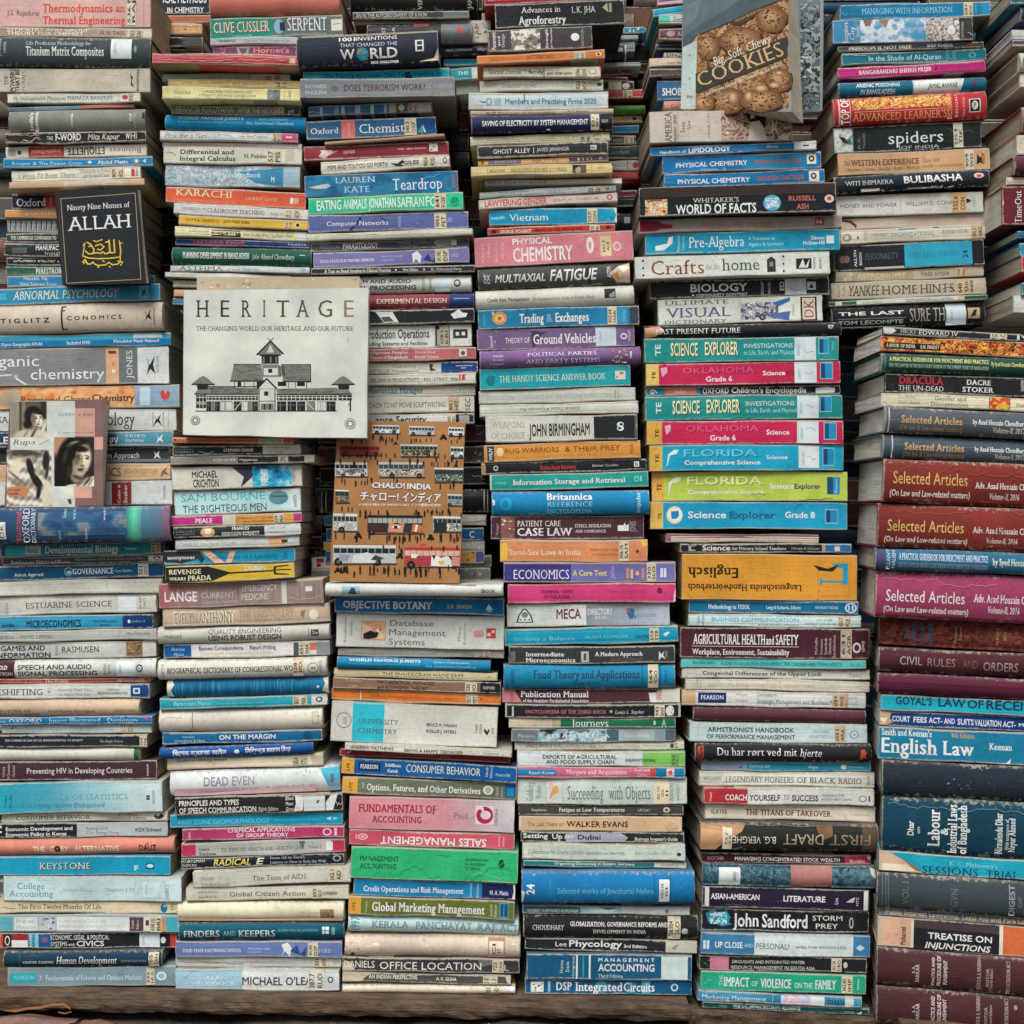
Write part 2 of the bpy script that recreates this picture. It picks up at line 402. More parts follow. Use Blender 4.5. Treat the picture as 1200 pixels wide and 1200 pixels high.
# ------------------------------------------------------------------ the setting: ground, planks, added back wall
def wood_mat(name, c0, c1, c2, scale=(4.5, 11, 14)):
    m, t, b = base_mat(name, .85, .15); co = coords(t, scale); n1 = noise(t, co, 6, 7, .62); n2 = noise(t, coords(t, (2.5, 30, 60)), 8, 7, .78); n3 = noise(t, coords(t), 9, 5)
    c = mix(t, ramp(t, n1, .3, .7), c0, c1); c = mix(t, ramp(t, n2, .54, .66, 0, .8), c, c2); kn = node(t, 'ShaderNodeTexVoronoi'); kn.inputs['Scale'].default_value = 5.5; kn.inputs['Randomness'].default_value = 1.; t.links.new(coords(t, (1, 1.6, 2.4)), kn.inputs['Vector']); c = mix(t, ramp(t, math_(t, 'ADD', kn.outputs['Distance'], math_(t, 'MULTIPLY', n3, .12)), .10, .17, .95, 0), c, (.022, .017, .014, 1))
    c = mix(t, ramp(t, n3, .52, .72, 0, .75), c, (c2[0]*.6, c2[1]*.6, c2[2]*.6, 1))
    c = mix(t, ramp(t, noise(t, coords(t), 160, 3), .68, .78, 0, .55), c, (.42, .36, .28, 1))
    t.links.new(c, b.inputs['Base Color']); bump(t, b, math_(t, 'ADD', n1, n2), .006, 1.); return m
M_WOOD = wood_mat('weathered_timber', (.12, .08, .055, 1), (.27, .185, .125, 1), (.035, .026, .021, 1))
M_BOARD = wood_mat('light_block_boards', (.030, .027, .024, 1), (.055, .047, .040, 1), (.015, .014, .013, 1))
def ground_mat():
    m, t, b = base_mat('dirt', .95, .1); co = coords(t, seed=False); n1 = noise(t, co, 5, 8, .65); n2 = noise(t, co, 70, 5, .7)
    c = mix(t, ramp(t, n1, .35, .65), (.055, .048, .042, 1), (.15, .12, .095, 1)); c = mix(t, ramp(t, n2, .55, .75, 0, .6), c, (.26, .22, .18, 1))
    t.links.new(c, b.inputs['Base Color']); bump(t, b, math_(t, 'ADD', n2, n1), .012, .8); return m
rng = random.Random(7)
def ground_h(x, y):
    s = min(1, max(0, (x-.05)/.35)); s = s*s*(3-2*s)
    near = 1 if 1.2 < y < 2.8 and abs(x) < 1.6 else .3
    return -.003-.05*s*(1 if y > 1.0 else max(0, (y+1)/2))+near*(.006*math.sin(x*23+y*17)+.004*math.sin(x*51-y*37))-.006
V, F = [], []
gx = [-60, -20, -8, -4, -2.5]+[-1.6+.08*i for i in range(41)]+[2.5, 4, 8, 20, 60]; gy = [-60, -20, -8, -3, -1, 0, .6]+[1.0+.06*i for i in range(31)]+[4, 8, 20, 60]
for y in gy:
    for x in gx: V.append((x, y, ground_h(x, y)))
nx = len(gx)
for j in range(len(gy)-1):
    for i in range(nx-1): F.append((j*nx+i, j*nx+i+1, (j+1)*nx+i+1, (j+1)*nx+i))
me = bpy.data.meshes.new('ground'); me.from_pydata(V, [], F); me.materials.append(ground_mat()); me.polygons.foreach_set('use_smooth', [True]*len(F))
g = bpy.data.objects.new('ground', me); COL.objects.link(g); tag(g, 'dark bare dirt ground under the timber planks and books', 'ground', kind='structure')
def beam(name, label, xa, za, xb, zb, y0, y1, th, mat, cat, rough=.0035, seed=1):
    """a rough sawn plank whose top runs from (xa, za) to (xb, zb)"""
    rr = random.Random(seed); n = 150; V, F = [], []
    prof = [(y0+.006, 0), (y0+.001, -.004), (y0, -.012), (y0+.001, -th+.006), (y0+.006, -th), (y1, -th), (y1, 0)]; k = len(prof)
    w = [0]*k
    for i in range(n+1):
        t = i/n; x = xa+(xb-xa)*t; z = za+(zb-za)*t
        for j, (y, dz) in enumerate(prof):
            w[j] = w[j]*.7+rr.uniform(-1, 1)*rough*.5
            V.append((x, y+(w[j] if j < 5 else 0), z+dz+(w[j]*.5 if 0 < j < 5 else 0)))
    for i in range(n):
        for j in range(k): a, b = i*k+j, i*k+(j+1) % k; F.append((a, b, b+k, a+k))
    F.append(tuple(range(k-1, -1, -1))); F.append(tuple(range(n*k, n*k+k)))
    c = Vector(((xa+xb)/2, (y0+y1)/2, (za+zb)/2)); V = [tuple(Vector(v)-c) for v in V]
    me = bpy.data.meshes.new(name); me.from_pydata(V, [], F); me.materials.append(mat)
    o = bpy.data.objects.new(name, me); COL.objects.link(o); o.location = c; tag(o, label, cat, 'timber planks carrying the books'); return o
beam('timber_plank', 'long rough brown plank under the four left columns of books', -1.35, .0493, .262, .0205, 1.962, 2.30, .0235, M_WOOD, 'plank', seed=3)
beam('timber_plank', 'short rough brown plank under the fifth column of books', .265, .0045, .62, -.0115, 1.990, 2.30, .030, M_WOOD, 'plank', seed=5)
beam('timber_plank', 'low dark plank under the law books at the right', .56, .0135, 1.2, .0135, 1.91, 2.2, .045, M_WOOD, 'plank', seed=8).location.z += .002
# dark board wall added behind the stacks to stop light leaking in
w = bpy.data.objects.new('light_block_wall', None); COL.objects.link(w); w.location = (0, 2.62, 0); tag(w, 'added dark board wall blocking light behind all the stacked books', 'wall')
for i in range(13):
    x = -1.82+i*.28; rr = random.Random(i); bm = bmesh.new(); bmesh.ops.create_cube(bm, size=1)
    bmesh.ops.scale(bm, vec=(.274, .022, 1.95), verts=bm.verts); bmesh.ops.bevel(bm, geom=bm.edges[:], offset=.003, segments=1)
    me = bpy.data.meshes.new('board'); bm.to_mesh(me); bm.free(); me.materials.append(M_BOARD)
    o = bpy.data.objects.new('board', me); COL.objects.link(o); o.parent = w; o.location = (x, rr.uniform(0, .004), .93)

# ------------------------------------------------------------------ the piles of books
GROUP = 'second-hand books piled up in columns'
def parse(block):
    stacks, cur = [], None
    for ln in block.split('\n'):
        if not ln.strip(): continue
        if ln.startswith('#'):
            _, nm, off = ln.split(); cur = (nm, float(off)/1000, []); stacks.append(cur); continue
        h, label, dec = (ln.split('|')+[''])[:3]
        q = h.split(); n = [float(a) for a in q[:6]]; kd, _y, yaw = q[6].partition('y'); off = float(kd[1:] or 0)/1000
        cur[2].append(dict(x0=n[0], x1=n[1], tl=n[2], tr=n[3], bl=n[4], br=n[5], k=kd[0], d=D0+cur[1]+off, yaw=math.radians(float(yaw or 0)), col=q[7], label=label.strip(), dec=dec.strip()))
    return stacks
def place(b):
    if 'jit' not in b: b['jit'] = random.Random(str(b['tl'])+b['col']).uniform(-.0045, .0055); b['d'] += b['jit']
    d = b['d']; tl, tr, bl, br = px(b['x0'], b['tl'], d), px(b['x1'], b['tr'], d), px(b['x0'], b['bl'], d), px(b['x1'], b['br'], d)
    b['c'] = (tl+tr+bl+br)/4; a = (tr+br)/2-(tl+bl)/2; b['roll'] = math.atan2(a.z, a.x); b['L'] = math.hypot(a.x, a.z)
    b['T'] = ((tl.z-bl.z)+(tr.z-br.z))/2*math.cos(b['roll'])
    if b.get('yaw'):                                       # turned about its left front corner
        w = b['yaw']; b['c'] += Vector((math.cos(w)-1, math.sin(w), 0))*b['L']/2
    if b['L'] > .30 and b['x0'] > 1000:
        e = b['L']-.29; b['x1'] -= e/b['L']*(b['x1']-b['x0']); b['c'] -= Vector((math.cos(b['roll'])*math.cos(b.get('yaw', 0)), math.sin(b.get('yaw', 0)), math.sin(b['roll'])))*e/2; b['L'] = .29

def edge_z(b, x, s):  # height of the top (s=1) or bottom (s=-1) face above world x
    return b['c'].z+(x-b['c'].x)*math.tan(b['roll'])+s*b['T']/2/math.cos(b['roll'])
def settle(bs):
    """closes hairline gaps and removes overlaps between each book and the one below it"""
    sg = 0.
    for b in bs[::-1]:
        rr = random.Random(b['label']); sg = sg*.8+rr.uniform(-.0005, .0004); b['sag'] = sg if b['x0'] < 1000 or b['d'] > 2 else sg*.3
    for b in bs: place(b)
    for up, lo in zip(bs, bs[1:]):
        xa = max(up['c'].x-up['L']/2, lo['c'].x-lo['L']/2); xb = min(up['c'].x+up['L']/2, lo['c'].x+lo['L']/2)
        if xb <= xa: continue
        g = min(edge_z(up, x, -1)-edge_z(lo, x, 1) for x in (xa, xb))
        if g > .0055: continue
        sh = g-.0006
        wu = up['T']/(up['T']+lo['T'])
        for b, s, w in ((up, -1, wu), (lo, 1, 1-wu)):      # up's bottom moves by -sh*w, lo's top by +sh*w
            b['T'] = max(b['T']+sh*w, .003); b['c'] = b['c']+Vector((0, 0, 1))*(s*sh*w/2)
def seed_of(b): return random.Random('%s%s%s' % (b['x0'], b['tl'], b['col']))
def geom(b):
    rr = seed_of(b); Tpx = abs((b['bl']-b['tl']+b['br']-b['tr'])/2)
    bands, ink, stick = deco(b['dec'], Tpx, rr)
    wd = rr.uniform(.135, .155) if b['k'] == 'p' else rr.uniform(.15, .172)
    return book_geom(b['L'], b['T'], wd, b['k'], lin(b['col']), bands, ink, stick, b['x0'], b['x1'], rr, b.get('pages'), b.get('sag', 0.)), rr
def build_book(b):
    parts, rr = geom(b)
    r = thing({'p': 'paperback_book', 's': 'bound_book', 'h': 'hardcover_book'}[b['k']], b['label'], 'book', GROUP)
    u = Vector((-math.sin(b['roll']), 0, math.cos(b['roll'])))*(-b['T']/2)
    r.location = b['c']+u; r.rotation_euler = (0, -b['roll'], math.radians(rr.uniform(-.9, .9))+b['yaw'])
    for nm, geo in parts.items():
        if nm == 'library_sticker':
            nb = 4 if b['k'] != 'h' else 4
        o = link_mesh(nm, geo, (M_CLOTH if (nm == 'cover' and b['k'] == 'h') else MATS[nm]), r); o.location = (0, 0, b['T']/2)
    return r
BOOKS = '''
#STACK one 0
-6 177 -10 -8 31 32 s dba6a0 | pink book with red lettering Thermodynamics and Thermal Engineering | T 50 147 .33 .56 d2503c R Thermodynamics an;T 50 147 .68 .9 d2503c R Thermal Engineering;T 8 46 .52 .66 5a4a4c s J.S. Rajadurai;K 149 160 .3 .94 536.7/RAJ d8cdc0;B 168 169 .2 1 b98a84
-6 178 32 33 41 45 p a58f7e | thin brown faded paperback lettered Symmetry and Group Theory | G 60 149 a58f7e bcaa9a;B 149 178 0 1 c9c2b4;T 8 105 .05 .38 dccfbb b SYMMETRY AND GROUP;T 8 98 .45 .8 dccfbb b THEORY FOR CHEMIST;T 118 146 .3 .7 3a3432 s N. N. DASS;K 151 167 .1 .95 541.2/DAS
-10 177 44 47 79 78 h 3b484b | dark grey hardcover lettered Titanium Matrix Composites | T 32 108 .16 .3 a8b2b0 r Life Prediction Methodology for;T 32 123 .36 .66 c8cdc8 R Titanium Matrix Composites;B 131 155 .06 .74 c6d0dc;T 134 138 .2 .6 7a8aa0 sv LIBRARY;E 158 161 .3 .55 8a9694;T -2 3 .1 .7 a8b2b0 rv JOHNSON;T 6 9 .2 .6 a8b2b0 rv LARSEN
-12 176 80 80 108 108 s b9b3a2 | wide beige hardcover with black upright lettering at its left end | B 12 31 0 1 c4bfae;T 5 9 .3 .7 2a2a2a rv THE;T 12 17 .02 .98 2a2a2a bv POWERS;T 18 23 .02 .98 2a2a2a bv THAT BE;T 25 30 .1 .95 6a6a60 rv FORBES;T 160 163 .05 .95 3a3a38 bv ROWMAN;P 3a3a38 152,.2 156,.4 154,.5 157,.8 153,.7 155,.5
8 165 109 109 123 120 p c8cabf | cream paperback with spaced blue-grey author lettering and red dot | T 15 77 .3 .66 6a7068 i My Unforgettable Memories;T 79 132 .28 .64 4a6a88 r MAMATA BANERJEE;E 143 150 .22 .68 c4484a;B 139 139.5 .05 .95 9a9a92;T 151 156 .15 .8 b04a4a bv ROLI
9 157 126 121 130 125 p 5a8aa8 | very thin booklet, half blue and half coral red | B 95 157 0 1 cf6a58;B 9 40 0 1 3a6890
11 171 131 128 156 153 h 7c7f78 | grey cloth hardcover with small worn white upright lettering | T 36 40 .1 .9 d8d4c8 bv India's;T 42 46 .05 .95 d8d4c8 bv Economic;T 84 87 .2 .8 c8c4b8 bv Ahluwalia;T 153 156 .25 .6 c8c4b8 bv OUP;T 158 160 .2 .9 b8b4a8 sv OXFORD;B 168 171 .2 .5 2a2c2c
6 171 156 153 170 166 p 252a2d | black paperback lettered The F-Word with tan curled lines at left | T 55 62 .34 .68 ccccc0 s THE;T 65 95 .16 .74 d8d6c8 b F-WORD;T 103 140 .22 .72 b0b0a6 j Mita Kapur;T 147 152 .2 .7 d8d8d0 b W;T 153 160 .2 .7 a8a8a0 b HI;C 8 48 .3 .9 b58a6c;C 10 46 .2 .7 c9a084;C 28 46 .1 .9 d0b49a
6 172 171 167 185 182 p cdc9ba | cream paperback with a red block and upside-down lettering Etiquette | B 33 75 0 1 ad463a;T 79 123 .25 .8 2f3234 R^ ETIQUETTE;T 129 165 .3 .75 5a5c58 r^ Business;T 37 71 .35 .65 d8b0a8 s^ Jacqueline Dunckel;E 20 25 .35 .7 4a4a44;B 9 18 .25 .8 9a9c90
4 179 186 184 198 193 p 0d7fc0 | bright blue paperback lettered Power Crisis with pale lettering | T 15 96 .38 .72 a8d4ea s Roopur & The Power Crisis;P c8e4f0 102,.5 105,.3 108,.5 105,.7;T 114 150 .34 .7 d0e6ee b Abdul Matin;E 154 165 .2 .8 6a8a98;E 158 162 .3 .7 c8dce0;P d0e4ee 167,.5 171,.25 171,.75
13 165 199 195 213 207 p cbccbe | cream paperback with faint script lettering and a reddish square | T 21 88 .3 .7 8a8a7e i I Wish I'd Been There;T 94 136 .1 .38 7a7a70 r Edited by Byron Hollinshead;T 98 128 .5 .78 7a7a70 r and Theodore K. Rabb;K 130 146 .08 .95 909/HOL cfc4a8;B 154 158 .2 .8 b0453c;T 159 162 .2 .8 7a6a60 bv PAN
10 169 214 210 222 218 p d7b08a | thin peach and tan stained booklet | B 75 145 0 1 c3b6a2;B 145 169 0 1 d2ab85
13 160 224 222 245 243 p+30 1f2b40 | navy and red paperback with cream lettering half hidden by black cover | B 52 67 0 1 b5343a;T 19 53 .3 .8 d8dcd8 R Oxford;T 58 61 .2 .9 d0a0a0 sv DICTIONARY
6 162 246 245 256 255 p+30 df995a | thin orange paperback beneath the navy and red one | T 30 66 .35 .65 f0d0a8 b LE CAN GO FOR
8 158 257 257 273 272 p+30 93a2a3 | spiral bound notebook with black wire loops | B 10 158 .1 .45 b0c2c4;S 12 70 6
7 160 273 272 285 284 p+30 3c4142 | dark grey paperback lettered Companion below the spiral notebook | T 13 66 .3 .65 c8ccc4 R THE CAMBRIDGE COMPANION TO
4 161 286 285 300 301 p+30 2c3337 | blackish paperback with a grey emblem and lettering Manufacturing | T 42 90 .15 .5 d0d4ce b MANUFACTURING;T 53 80 .6 .85 b0b4ae s Insights;B 14 31 .3 .75 596062
8 160 302 301 311 311 p+30 2a2f32 | thin black paperback lettered Scientific above the green one | T 16 70 .3 .7 c4c8c2 b WONDERFUL SCIENTIFIC A
7 165 312 311 322 321 p+30 2a6452 | green paperback with white lettering starting Perestro | T 42 78 .25 .8 d0d6c8 R PERESTROIKA
8 182 323 323 335 334 p+30 3a77b2 | blue paperback resting on top of Abnormal Psychology | T 28 56 .12 .42 c0d8e8 s Hunafan, Pal.;T 24 66 .6 .9 a8c8e0 s Niraj Sobrani Trote
-16 188 341 333 358 352 p-8 3b8fc2 | blue textbook lettered Abnormal Psychology in cream capitals | T 15 140 .22 .72 d4d2b8 i ABNORMAL PSYCHOLOGY;B 163 174 .05 .95 7ab0d0;P 24384a 165,.2 168,.45 171,.2 170,.5 173,.8 169,.6 165,.85 167,.5;B -16 8 .3 .7 5aa4cc
-22 192 359 353 392 387 h-4 c0b3a2 | thick beige textbook with wide spaced letters spelling economics | T 2 60 .48 .63 33302c b T I G L I T Z;T 80 144 .44 .58 2c2a28 b C O N O M I C S;B 73 75 .08 .9 2c2a28;B 73 79 .08 .12 2c2a28;B 73 78 .22 .26 2c2a28;B 73 80 .86 .9 2c2a28;P 2c2a28 171,.3 174,.5 178,.28 177,.45 179,.65 174,.55 171,.7 173,.5;T 181 183 .22 .8 4a4642 bv NORTON
-14 200 393 390 409 404 p 54a0cb | pale and deep blue atlas with white lettering Included | B -14 200 .48 1 1f72b2;T 2 35 .2 .38 3a80a8 r SENIOR EDITIONS;T 2 50 .62 .82 d0e4ec R Digest Geographic ATLAS;T 78 106 .56 .8 e0ecee R Included DVD;T 133 186 .5 .72 cfe0e8 R Khondakar Manir Mahmud;B 156 190 0 .4 a8b8bc
-28 198 410 406 453 449 s 83848a | thick grey textbook lettered ganic chemistry with white right end | B 124 139 0 1 d9ac82;B 139 161 0 1 6c7478;B 161 198 0 1 c8d0d2;T -2 46 .18 .48 d8dcda s ganic;T 36 122 .55 .84 dcdedb s chemistry;T 148 155 .1 .85 c8ccc8 sv JONES;B 127 136 .1 .18 5a3a30;E 131 135 .4 .5 c87a4a;E 131 135 .6 .7 f0e0c8;P 2c3234 171,.28 175,.5 181,.26 179,.5 182,.75 176,.6 171,.78 174,.5;T 183 186 .25 .7 7a8284 rv NORTON;P c8ccce 0,.7 14,.68 14,.72 0,.74;P c8ccce 18,.75 32,.97 29,.98 17,.8;E 16 21 .7 .8 a8acae
-22 211 454 451 480 477 p d39a66 | orange leaf patterned chemistry textbook with pale blue right end | N 26 158 .02 .98 b86a3c,d39a66,dfae7c,d39a66,c9793f 900 16;B 158 211 0 1 8da9c0;E 0 26 .1 1 a79880;T 25 106 .45 .75 4a3226 s Raymond Chang;T 108 158 .4 .7 2c2624 b Chemistry;P c24a44 188,.3 192,.2 194,.45 197,.2 200,.4 198,.6 193,.7 189,.55;B 164 176 .1 .9 a9c0d0
-18 207 481 479 506 504 s+6 c8ccc6 | white textbook with black letters ology at right end | T -2 10 .3 .6 33383a r SA;T 126 158 .15 .75 2a2e30 r ology;P 2c3234 181,.25 184,.5 189,.25 187,.5 190,.8 185,.6 180,.8 183,.5;B 179 180 .15 .85 8a8e8c;B 191 192 .15 .85 8a8e8c;B 197 198 0 1 a8aca8
-18 203 507 505 525 522 p+8 6b8fb0 | slate blue textbook with navy left end behind the film cover | B -18 136 0 1 1b4a6c;T -2 10 .3 .75 d0d8d8 b LE;T 128 139 .15 .9 d8dcd8 r gy;T 147 170 .22 .4 c0d0dc s T H I R D;T 147 168 .55 .72 c0d0dc s EDITION;P c8d4dc 183,.2 186,.5 191,.2 189,.5 192,.8 187,.6 183,.85 185,.5
-18 199 526 524 543 541 p+10 3d4345 | charcoal textbook with white lettering Approach at right end | T 126 163 .3 .7 c8ccca s m Approach;P c8ccca 180,.2 183,.45 187,.2 186,.5 189,.8 184,.6 180,.8 182,.5;B 120 199 .75 1 70787c
-18 200 545 543 563 561 p+12 d4b086 | tan textbook with faint lettering Eighth Edition | T 128 142 .25 .75 4a3a2e s ICS;T 146 184 .35 .62 9a7a58 s EIGHTH EDITION;P 7a6248 187,.15 190,.5 197,.2 194,.5 199,.75 192,.65 188,.9 190,.5
-18 202 566 563 592 592 p+12 cdd1ce | white paperback with dark red block at centre right | B 131 154 0 1 8a2c30;T 138 141 .15 .9 e0c8c0 sv Collin &;T 145 149 .15 .9 e0c8c0 sv Soaker;T 191 194 .2 .75 7a7e7c sv OXFORD
-16 200 595 593 637 632 h-36 2b4d72 | thick navy dictionary with green glow and upright lettering | N 46 150 .14 .8 26466a,2b4d72,34587e,3d6288,5a7088,86827c,6a7c90 900 16;G 146 158 2b4d72 52c8a0;G 158 167 52c8a0 5c8c98;G 167 188 5c7c98 5f7490;G 188 200 5f7490 90586a;B -2 8 .4 .88 d0d4c8;T 1 6 .45 .85 4a2a34 rv DK;T 20 26 .12 .92 b04a58 bv Illustrated;T 28 36 .02 .98 d0d4d0 rv OXFORD;T 38 43 .02 .98 d0d4d0 rv DICTIONARY;T 75 79 .05 .3 a8bcc8 rv lives;T 86 90 .05 .35 a8bcc8 rv words;T 69 72 .65 .9 a8bcc8 rv planet;T 100 103 .6 .9 c0c8c8 rv human;T 122 125 .06 .4 c0c8c8 rv world
1 193 638 634 653 648 p 1694a6 | teal paperback lettered Developmental Biology in white | B 7 40 .18 .85 39b6c0;B 30 48 .15 .8 a8c8ca;T 32 45 .3 .68 2a4a50 s Notes;T 53 139 .22 .74 dfe4de R Developmental Biology;T 146 160 .4 .62 c0dcdc s Twyman;K 177 188 .1 .95 571/TWY c8b8a0;B 188 193 0 1 2a5a64;B 0 7 0 1 0e7484
2 192 654 650 663 658 p 4b504f | thin grey paperback lettered Development, Divinity and Dharma | T 13 83 .42 .85 dcdcd2 R Development, Divinity and Dharma;T 88 168 .3 .6 a8aca6 r Malcolm Harper, D.S.K. Rao and Ashis Kumar Sahu;B 174 192 0 1 c8cac2;E 180 188 .2 .8 3a3c3c;E 182 186 .3 .65 c8cac2
-8 192 664 658 681 676 p 16587f | dark blue paperback lettered Governance with a curled letter e | T 17 51 .5 .72 b8d0dc b Ashok Agarwal;E 75 86 .18 .78 7aa4bc;E 77 85 .26 .7 16587f;T 78 84 .32 .64 d0dce0 b e;T 85 133 .3 .68 d6dedc R GOVERNANCE;T 135 155 .4 .6 b0c8d4 r Case Studies;K 162 174 .05 .95 351/GOV c6cac4;B 174 180 0 1 1f4f86
-8 190 682 678 699 694 p c3c5b9 | blank creased off-white paperback above Estuarine Science |
-8 184 700 695 722 717 p c0c1b8 | greyish white paperback lettered Estuarine Science in spaced serif | T 31 131 .36 .66 4a4c4a r ESTUARINE SCIENCE;B 138 160 .1 .9 c8d0d8;T 163 166 .2 .8 6a6c6a rv BLAB;T 168 171 .2 .8 6a6c6a rv DALY;T 6 9 .3 .9 7a7c78 rv Dyer
-8 180 724 719 739 737 s 3f92c4 | sky blue textbook lettered Microeconomics with navy right end | B 144 180 0 1 123d6e;T 31 95 .32 .82 1c2c3a b MICROECONOMICS;T 109 137 .36 .56 1c3a50 s MACMILLAN;T 117 130 .68 .8 1c3a50 b EDITION;T 2 17 .5 .72 1c3040 R nel & Blake;T 153 170 .4 .56 8aa8c8 s oxford;E 150 153 .36 .62 c8d4e0
-8 184 740 737 753 749 p a9ada7 | thin grey paperback with small upside-down lettering | T -2 16 .4 .7 6a6e6a s^ KOENIG;T 24 61 .4 .7 5a5e5a s^ Michael S. Gordon;T 149 176 .3 .6 5a5e5a s^ Wind Among Trees
-8 183 754 750 772 770 p b8bbb6 | pale grey textbook lettered Games and Information in black | B 148 167 0 1 8d7458;N 149 166 .05 .95 6a4a34,b08a64,a07a50,50382a 26 4;T 1 53 .22 .5 23282a b GAMES AND;T -6 59 .62 .92 23282a b INFORMATION;B 65 68 .2 .8 9a9e9a;T 73 116 .3 .66 2f3436 s RASMUSEN;B 167 183 .0 1 c3c5c0
-4 185 774 771 795 793 h c4c7c1 | white textbook lettered Speech and Audio with dark left block | B -4 18 0 1 482a2e;T 22 109 .28 .52 2c3032 b SPEECH AND AUDIO;T 22 115 .62 .86 2c3032 b SIGNAL PROCESSING;T 0 10 .3 .5 d8c8c8 b OLD;T -2 16 .65 .85 d8c8c8 b MORGAN;T 123 126 .25 .85 6a6e6a sv PROCESSING;T 128 131 .3 .8 6a6e6a sv PERCEPTION;B 138 160 .15 .92 c3cdd8;T 141 144 .3 .8 6a80a8 sv LIBRARY;E 161 169 .3 .72 4a4e4e;E 162.5 167.5 .38 .64 c4c7c1;P 4a4e4e 163,.42 165,.6 167,.42 165.5,.52
-8 176 796 794 801 800 p a5323a | thin red paperback above the white one lettered Eshifting | T 3 50 .3 .75 c87a70 s SANFORD & GREEK;T 53 80 .2 .8 dcc8b8 r The Profits;T 137 169 .2 .85 d8b0a8 R CRITWOOD HOUSE
-8 175 802 801 819 818 p c6cac5 | white paperback lettered Eshifting with navy block at right | B 153 175 0 1 1c448e;T -3 50 .32 .74 33404a r ESHIFTING;T 68 108 .3 .48 8a8e8c i Creating More Time;T 70 106 .62 .8 8a8e8c i to Enjoy Your Life;T 125 140 .35 .48 6a6e6c s STEPHAN;T 115 150 .56 .7 5a5e5c b RECHTSCHAFFEN, M.D.;B 156 164 .3 .7 c0c8d0;E 56 59 .45 .6 8a8e8c;P 1c448e 158,.4 162,.4 162,.6 158,.6
-8 165 820 819 840 838 h c9b096 | tan hardcover lettered Future of Adult Education in brown | T 1 38 .58 .74 4a3a30 r FUTURE OF;T -6 47 .8 .96 4a3a30 r ADULT EDUCATION;T 58 113 .6 .78 6a5444 r Fred Harvey Harrington;T 135 160 .6 .74 8a7260 r JOSSEY BASS
-6 179 841 839 850 849 p 1a76b8 | bright blue paperback lettered Junior Illustrated Dictionary | T 11 49 .22 .74 d0e2e6 r OXFORD;T 57 117 .2 .74 a8cce0 r Junior Illustrated;T 126 162 .2 .8 c0dce6 r Dictionary;P b04a90 167,0 176,0 172,.45;T 0 7 .3 .7 c0d8e0 s he
2 178 850 849 861 860 p b9d4d8 | thin pale blue booklet with paper sticker above a black booklet | T 52 140 .5 .7 8aa4a8 r CONVERSATIONS WITH THE NATURAL SCIENCES;T 80 110 .25 .42 8aa4a8 s CONVERSATIONS OF;K 141 157 .05 .95 331/CON;P 3a4648 12,.4 16,.2 15,.45
-6 173 861 860 876 875 p 232a31 | black booklet with tiny white lettering and worn sticker | T 5 98 .36 .52 b0b6b8 R THE COMING OF AGE OF U.S. ENVIRONMENTAL TO SOCIETY;T 117 144 .42 .62 b0b6b8 r The Anglia Station;K 164 173 .05 .98 304/THE
-6 165 877 876 892 890 h bfc0b3 | blank grey cloth book with green tip at right | B 158 165 0 1 2c6a48
-6 184 893 892 915 913 s 4b2f38 | maroon book lettered Preventing HIV in Developing Countries | T 32 155 .34 .64 dcdad2 s Preventing HIV in Developing Countries;T 3 6 .25 .8 c0b4b4 rv Gibney;T 9 12 .1 .95 c0b4b4 rv DiClemente;T 15 18 .2 .8 c0b4b4 rv Vermund;T 172 174 .2 .8 c8bcbc bv PLENUM;B 178 178.6 0 1 2a1a20
-6 191 918 915 953 949 p 8cc2d0 | tall cyan to white textbook lettered Of Statistics | G -6 60 1fa4c4 52b0c8;G 60 150 52b0c8 b0ccd4;G 150 191 b0ccd4 bccdcf;T 70 150 .4 .57 6aa0b8 r CE OF STATISTICS;T 26 84 .66 .8 3f8aa4 i TI-83 Graphing Calculator;T 86 123 .66 .82 5a90a8 i Enhanced;T 4 8 .4 .8 1a6a88 rv Yates;T 10 14 .4 .8 1a6a88 rv McCabe;B 172 176 .46 .52 2a3438;B 172 176 .54 .6 2a3438;T 179 182 .3 .75 6a8088 rv FREEMAN;N 182 191 0 1 c8ccc6,d0d0c8 5 4
1 197 954 951 965 961 p c6c7b4 | cream paperback lettered Consumer Behavior in black serif | T 19 106 .3 .72 24282a r CONSUMER BEHAVIOR;T 27 99 .85 .98 4a4c48 b CONCEPTS, APPLICATIONS AND CASES;T 140 161 .18 .42 5a5c56 s M S RAJU;T 128 173 .6 .86 5a5c56 s DOMINIQUE XARDEL;E 181 192 .2 .8 3a3c3c;E 183 188 .15 .5 c6c7b4
-4 197 966 963 983 981 p aab4b6 | black and grey paperback lettered Economic Development in Korea | B -4 90 0 1 22272b;T 7 85 .25 .5 d8dcd8 b Economic Development and;T 7 78 .62 .86 d8dcd8 b Economic Policy in Korea;T 101 126 .3 .5 6a7274 s Kwang Choi;T 101 139 .6 .8 6a7274 s Chin Seung Chung;T 159 189 .4 .64 3a4244 b KDI School;B -4 2 .15 .3 d0d4d2;B -4 2 .5 .62 d0d4d2
-6 205 984 979 1002 1001 h d48472 | coral hardcover lettered The Cory Alternative in cream | T 40 54 .46 .8 e6cfae b THE;T 60 82 .46 .8 e6cfae b C   RY;E 65 72 .42 .82 3a3030;E 67 70 .54 .7 8a6a60;T 88 141 .46 .8 e6cfae b ALTERNATIVE;T 164 184 .44 .8 2c2426 b DAUZ;P 2c2426 171,.42 174,.3 175,.34 172,.44
